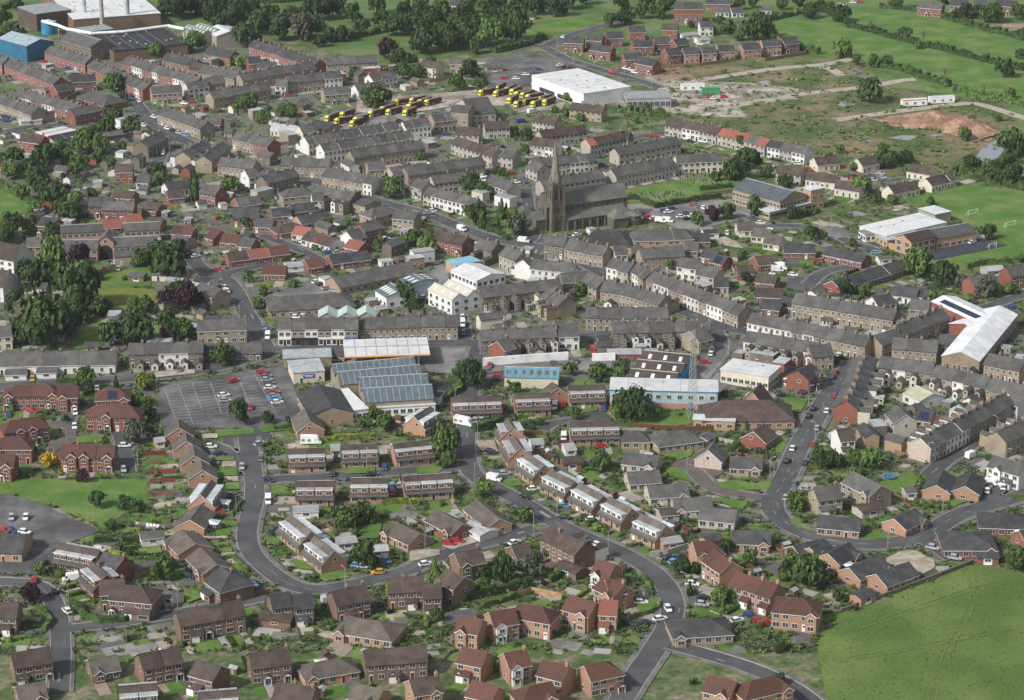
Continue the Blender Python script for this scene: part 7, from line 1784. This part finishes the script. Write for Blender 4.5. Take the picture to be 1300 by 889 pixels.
# yard buildings squeezed between the stone terraces
TOWN = [gp(*p) for p in ((-20,470),(-20,70),(150,60),(330,60),(500,90),(600,140),(660,200),(660,270),(780,300),(860,345),(950,385),(1100,370),(1300,420),(1300,590),(1180,600),(1060,560),(1000,500),(940,470),(770,480),(640,440),(330,440),(200,470))]
house_index(); yn = 0; ys = {}
for _ in range(9000):
    px, py = R2.uniform(0, 1300), R2.uniform(70, 590); x, y = gp(px, py)
    if not inside(x, y, TOWN): continue
    near = min(HOUSES, key=lambda h: (h[0]-x)**2+(h[1]-y)**2); a = atan2(near[3], near[2])+(pi/2 if R2.random() < .4 else 0); w_, d_ = R2.choice([(5,4),(6.5,4.5),(4,3.5),(9,5),(3.2,3)])
    c, s = cos(a), sin(a)
    if not all(free(x+c*u*w_/2-s*v*d_/2, y+s*u*w_/2+c*v*d_/2, 1.0) for u in (-1,0,1) for v in (-1,0,1)): continue
    if yn >= 230: break
    wc = R2.choice('ssSSrwwcgk'); rc = R2.choice('lllvmfff'); key = ('yb', w_, d_, wc, rc)
    e_ = 2.4 if w_ < 6 else R2.choice([2.6, 4.4])
    if rc == 'f':
        b = MB(); b.box(-w_/2,-d_/2,0,w_/2,d_/2,e_,wm(wc)); o = thing('yard_building', (x, y, 0), a, WALL[wc][2]+' flat-topped yard building', 'outbuilding', 'small buildings in the yards'); link('wall', b.mesh('wall'), o)
        b = MB(); b.box(-w_/2-.15,-d_/2-.15,e_,w_/2+.15,d_/2+.15,e_+.15,M_felt); link('roof', b.mesh('roof'), o)
    else:
        o = thing('yard_building', (x, y, 0), a, WALL[wc][2]+' yard building with '+ROOF[rc][2]+' roof', 'outbuilding', 'small buildings in the yards')
        link('wall', wall_mesh(w_, d_, e_, e_+d_*.28, wc, 'g', 'g'), o); link('roof', roof_mesh(w_, d_, e_, e_+d_*.28, rc, 'g', 'g', False), o)
    link('door', door_mesh(R2.randrange(6)), o, (-w_*.2, -d_/2, 0)); link('window', window_mesh(.9, .9), o, (w_*.25, -d_/2, 1.0))
    footprint(x, y, a, w_, d_); h = HOUSES[-1]; yn += 1
    for gx in range(int(x-9)//20, int(x+9)//20+1):
        for gy in range(int(y-9)//20, int(y+9)//20+1): HG.setdefault((gx, gy), []).append(h)
# concrete, flagged and gravelled patches in the yards
pb = MB(); pm = [M_conc, M_asph2, M_drives[1], M_drives[2], M_gravel, M_lawn, M_lawn]; zz = .045
for _ in range(1900):
    px, py = R2.uniform(0, 1300), R2.uniform(70, 830); x, y = gp(px, py); r = R2.uniform(1.5, 4.5)
    if not free(x, y, r*.7) or (px > 1000 and py < 210): continue
    near = min(HG.get((int(x)//20, int(y)//20), HOUSES[:1]), key=lambda h: (h[0]-x)**2+(h[1]-y)**2); zz += .00004
    patch(pb, x, y, atan2(near[3], near[2]), -r, -r*.7, r, r*.7, R2.choice(pm), zz)
struct(pb.obj('yard_paving'))
# low garden plants that nobody could count
pl = MB(); cs = [fm(k) for k in 'dmlgmdl']
house_index()
def tuft(x, y, r, m, n, h):
    for _ in range(n):
        a = R2.uniform(0, 6.28); q = r*sqrt(R2.random()); z = h*R2.random()*(1-q/r*.5); u = Vector((R2.uniform(-1,1),R2.uniform(-1,1),R2.uniform(-.5,.5))).normalized(); v = u.cross(Vector((R2.uniform(-.6,.6),R2.uniform(-.6,.6),1))).normalized(); p = Vector((x+cos(a)*q, y+sin(a)*q, z+.1)); t = r*.42
        pl.poly([p-u*t, p-v*t, p+u*t, p+v*t], m)
cnt = 0
for _ in range(42000):
    px, py = R2.uniform(-20, 1320), R2.uniform(95, 830); x, y = gp(px, py)
    if py < 470 and 560 < px < 1000 and R2.random() < .3: continue
    if not free(x, y, .9) or ((int(x), int(y)) in OCC and R2.random() < .93): continue
    if px > 1000 and py < 200: continue
    town = 95 < py < 480; r = R2.uniform(.6, 1.5) if town else R2.uniform(.4, 1.15)
    if town and R2.random() < .45: continue
    tuft(x, y, r, R2.choice(cs), 9, r*1.5); cnt += 1
    if cnt > 11000: break
o = pl.obj('garden_shrubbery'); o['kind'] = 'stuff'
# scrub on the rough ground of the building site
sb = MB()
for _ in range(1100):
    px, py = R2.uniform(830, 1320), R2.uniform(80, 215); x, y = gp(px, py)
    if on_road(x, y, 1.5) or in_house(x, y, 2) or not any(inside(x, y, P) for P in RGH): continue
    m = R2.choice([cs[1], cs[2], cs[4], cs[1]]); r = R2.uniform(.5, 2.2)
    for _ in range(9):
        a = R2.uniform(0, 6.28); q = r*sqrt(R2.random()); p = Vector((x+cos(a)*q, y+sin(a)*q, R2.random()*r*.6)); u = Vector((R2.uniform(-1,1),R2.uniform(-1,1),R2.uniform(-.5,.5))).normalized(); v = u.cross(Vector((R2.uniform(-.5,.5),R2.uniform(-.5,.5),1))).normalized(); t = r*.4
        sb.poly([p-u*t, p-v*t, p+u*t, p+v*t], m)
o = sb.obj('scrub'); o['kind'] = 'stuff'
# tussocks and wheel ruts in the pasture
tu = MB(); TM = [mat('tussock', (.072,.122,.024), .95, .3, 1, (.10,.15,.035)), mat('dry_grass', (.125,.16,.05), .95, .3, 1)]
for _ in range(3000):
    px, py = R2.uniform(1020, 1320), R2.uniform(715, 895); x, y = gp(px, py)
    if not inside(x, y, LF): continue
    r = R2.uniform(.08, .3); p = Vector((x, y, .12)); a = R2.uniform(0, 3.14); u = Vector((cos(a), sin(a), 0))*r; tu.poly([p-u, p+u, p+u+Vector((0,0,r*.8)), p-u+Vector((0,0,r*.8))], R2.choice(TM))
struct(tu.obj('grass_tussocks'), 'stuff'); tt = MB()
for pts in (((1080,800),(1160,775),(1240,745),(1310,735)), ((1060,840),(1180,820),(1320,790)), ((1230,720),(1240,760),(1200,830),(1180,900))):
    P = resample(smooth([gp(*p) for p in pts]), 3)
    for o_ in (-.9, .9):
        l, r = offs(P, o_-.2), offs(P, o_+.2)
        for i in range(len(P)-1): 
            if R2.random() < .8: tt.poly([(*l[i],.2),(*r[i],.2),(*r[i+1],.2),(*l[i+1],.2)], TM[1])
struct(tt.obj('wheel_ruts'))
# the heaped earth mound
mb_ = MB(); P = resample(smooth([gp(1040+a/A4, b_/A4) for a, b_ in ((400,705),(480,690),(600,690),(720,705),(860,745),(985,775))]), 4); n = len(P); N = 9; rows_ = []
for j in range(N+1):
    u = j/N*2-1; Q = offs(P, u*12); rows_.append([(q[0]+R2.uniform(-.8,.8), q[1]+R2.uniform(-.8,.8), .1+max(0, (1-u*u))*5.2*min(1, i/5, (n-1-i)/5)*R2.uniform(.75,1.2)) for i, q in enumerate(Q)])
me_ = mat('red_brown_earth', (.22,.125,.085), .95, .35, .6, (.30,.19,.13), .2, .1)
for j in range(N):
    for i in range(n-1): mb_.poly([rows_[j][i], rows_[j][i+1], rows_[j+1][i+1], rows_[j+1][i]], me_)
o = mb_.obj('earth_mound'); o['kind'] = 'structure'
# tar patches and covers on the roads
tb = MB()
for k, (P, hw, pw) in enumerate(ROADS):
    if pw == 0: continue
    z = .10+.004*(len(ROADS)-k)+.07
    for i in range(2, len(P)-3):
        if R2.random() < .16:
            o1 = R2.uniform(-hw*.7, hw*.4); w2 = R2.uniform(.4, 1.4); n = R2.randrange(1, 3); l, r = offs(P, o1), offs(P, o1+w2)
            z += .0004; tb.poly([(*l[i],z),(*r[i],z),(*r[i+n],z),(*l[i+n],z)], R2.choice([M_drives[2], M_cp, M_asph2, M_cp]))
struct(tb.obj('road_repair'))
# far woodland strips on the rising ground beyond the fields
wb = MB()
for _ in range(1500):
    k = R2.random(); px = R2.uniform(-150, 1450); py = R2.choice([-70, -110, -160, -30, -45, -210, -300])+R2.uniform(-3, 3)
    x, y = gp(px, py); r = R2.uniform(3, 6)
    for _ in range(14):
        a = R2.uniform(0, 6.28); q = r*sqrt(R2.random()); p = Vector((x+cos(a)*q, y+sin(a)*q, R2.uniform(.5, 9))); u = Vector((R2.uniform(-1,1),R2.uniform(-1,1),R2.uniform(-1,1))).normalized(); v = u.orthogonal().normalized(); wb.poly([p-u*2, p-v*2, p+u*2, p+v*2], cs[0])
o = wb.obj('far_woodland'); o['kind'] = 'stuff'
# ------------------------------------------------------------------ thin air haze over the whole place
hz = bpy.data.materials.new('haze_air'); hz.use_nodes = True; n_ = hz.node_tree; n_.nodes.remove(n_.nodes['Principled BSDF']); pv = n_.nodes.new('ShaderNodeVolumePrincipled')
pv.inputs['Color'].default_value = (.80,.86,.95,1); pv.inputs['Density'].default_value = .000032; pv.inputs['Anisotropy'].default_value = .0
n_.links.new(pv.outputs[0], n_.nodes['Material Output'].inputs['Volume'])
b = MB(); b.box(-6010,-210,-1,6010,15010,325,hz); o = b.obj('haze'); o['kind'] = 'stuff'
# ------------------------------------------------------------------ descriptions: each thing is described by its look and the nearest row or landmark
def near_phrase(x, y):
    best = min(ROWS, key=lambda r: hypot(r[0]-x, (r[1]-y)*.8)-min(r[3], 60)*.25)
    dx, dy = x-best[0], y-best[1]
    if abs(dx) > abs(dy)*1.1+best[3]*.25: rel = 'right of' if dx > 0 else 'left of'
    else: rel = 'behind' if dy > 0 else 'in front of'
    return rel+' '+best[2]
COUNT = {}
for t in THINGS:
    o, lab, ph = t
    if ph is None and (len(lab.split()) < 6 or o['category'] == 'outbuilding') and o['category'] not in ('goal',):
        ph = near_phrase(o.location.x, o.location.y)
    elif ph and not (' from ' in ph) and o['category'] in ('fence', 'bush', 'shed', 'greenhouse'): ph = 'by '+ph
    full = lab if not ph else (lab+', '+ph)
    COUNT.setdefault(full, []).append(o)
for full, L in COUNT.items():
    if len(L) == 1: L[0]['label'] = full; continue
    L.sort(key=lambda o: o.location.x/max(1, o.location.y))
    for i, o in enumerate(L):
        base, _, ph = full.partition(', ')
        if i >= 20: o['label'] = full; o['group'] = 'look-alike '+base+' '+ph[:20]; continue
        n = len(L)
        w0 = 'leftmost' if i == 0 else 'rightmost' if i == n-1 else ORD[i]+' from left'
        o['label'] = w0+' '+base+' '+ph
mx = 0; bad = 0
for t in THINGS:
    l = t[0]['label'].split()
    if len(l) > 16:
        bad += 1; l = [w_ for i_, w_ in enumerate(l) if w_ not in ('the', 'a', 'an')][:16]; t[0]['label'] = ' '.join(l)
from collections import Counter
cc = Counter(t[0]['category'] for t in THINGS); print('CATS', dict(cc)); ll = Counter(t[0]['label'] for t in THINGS); print('DUP', sum(v for v in ll.values() if v > 1), 'long', bad, 'objs', len(bpy.data.objects))
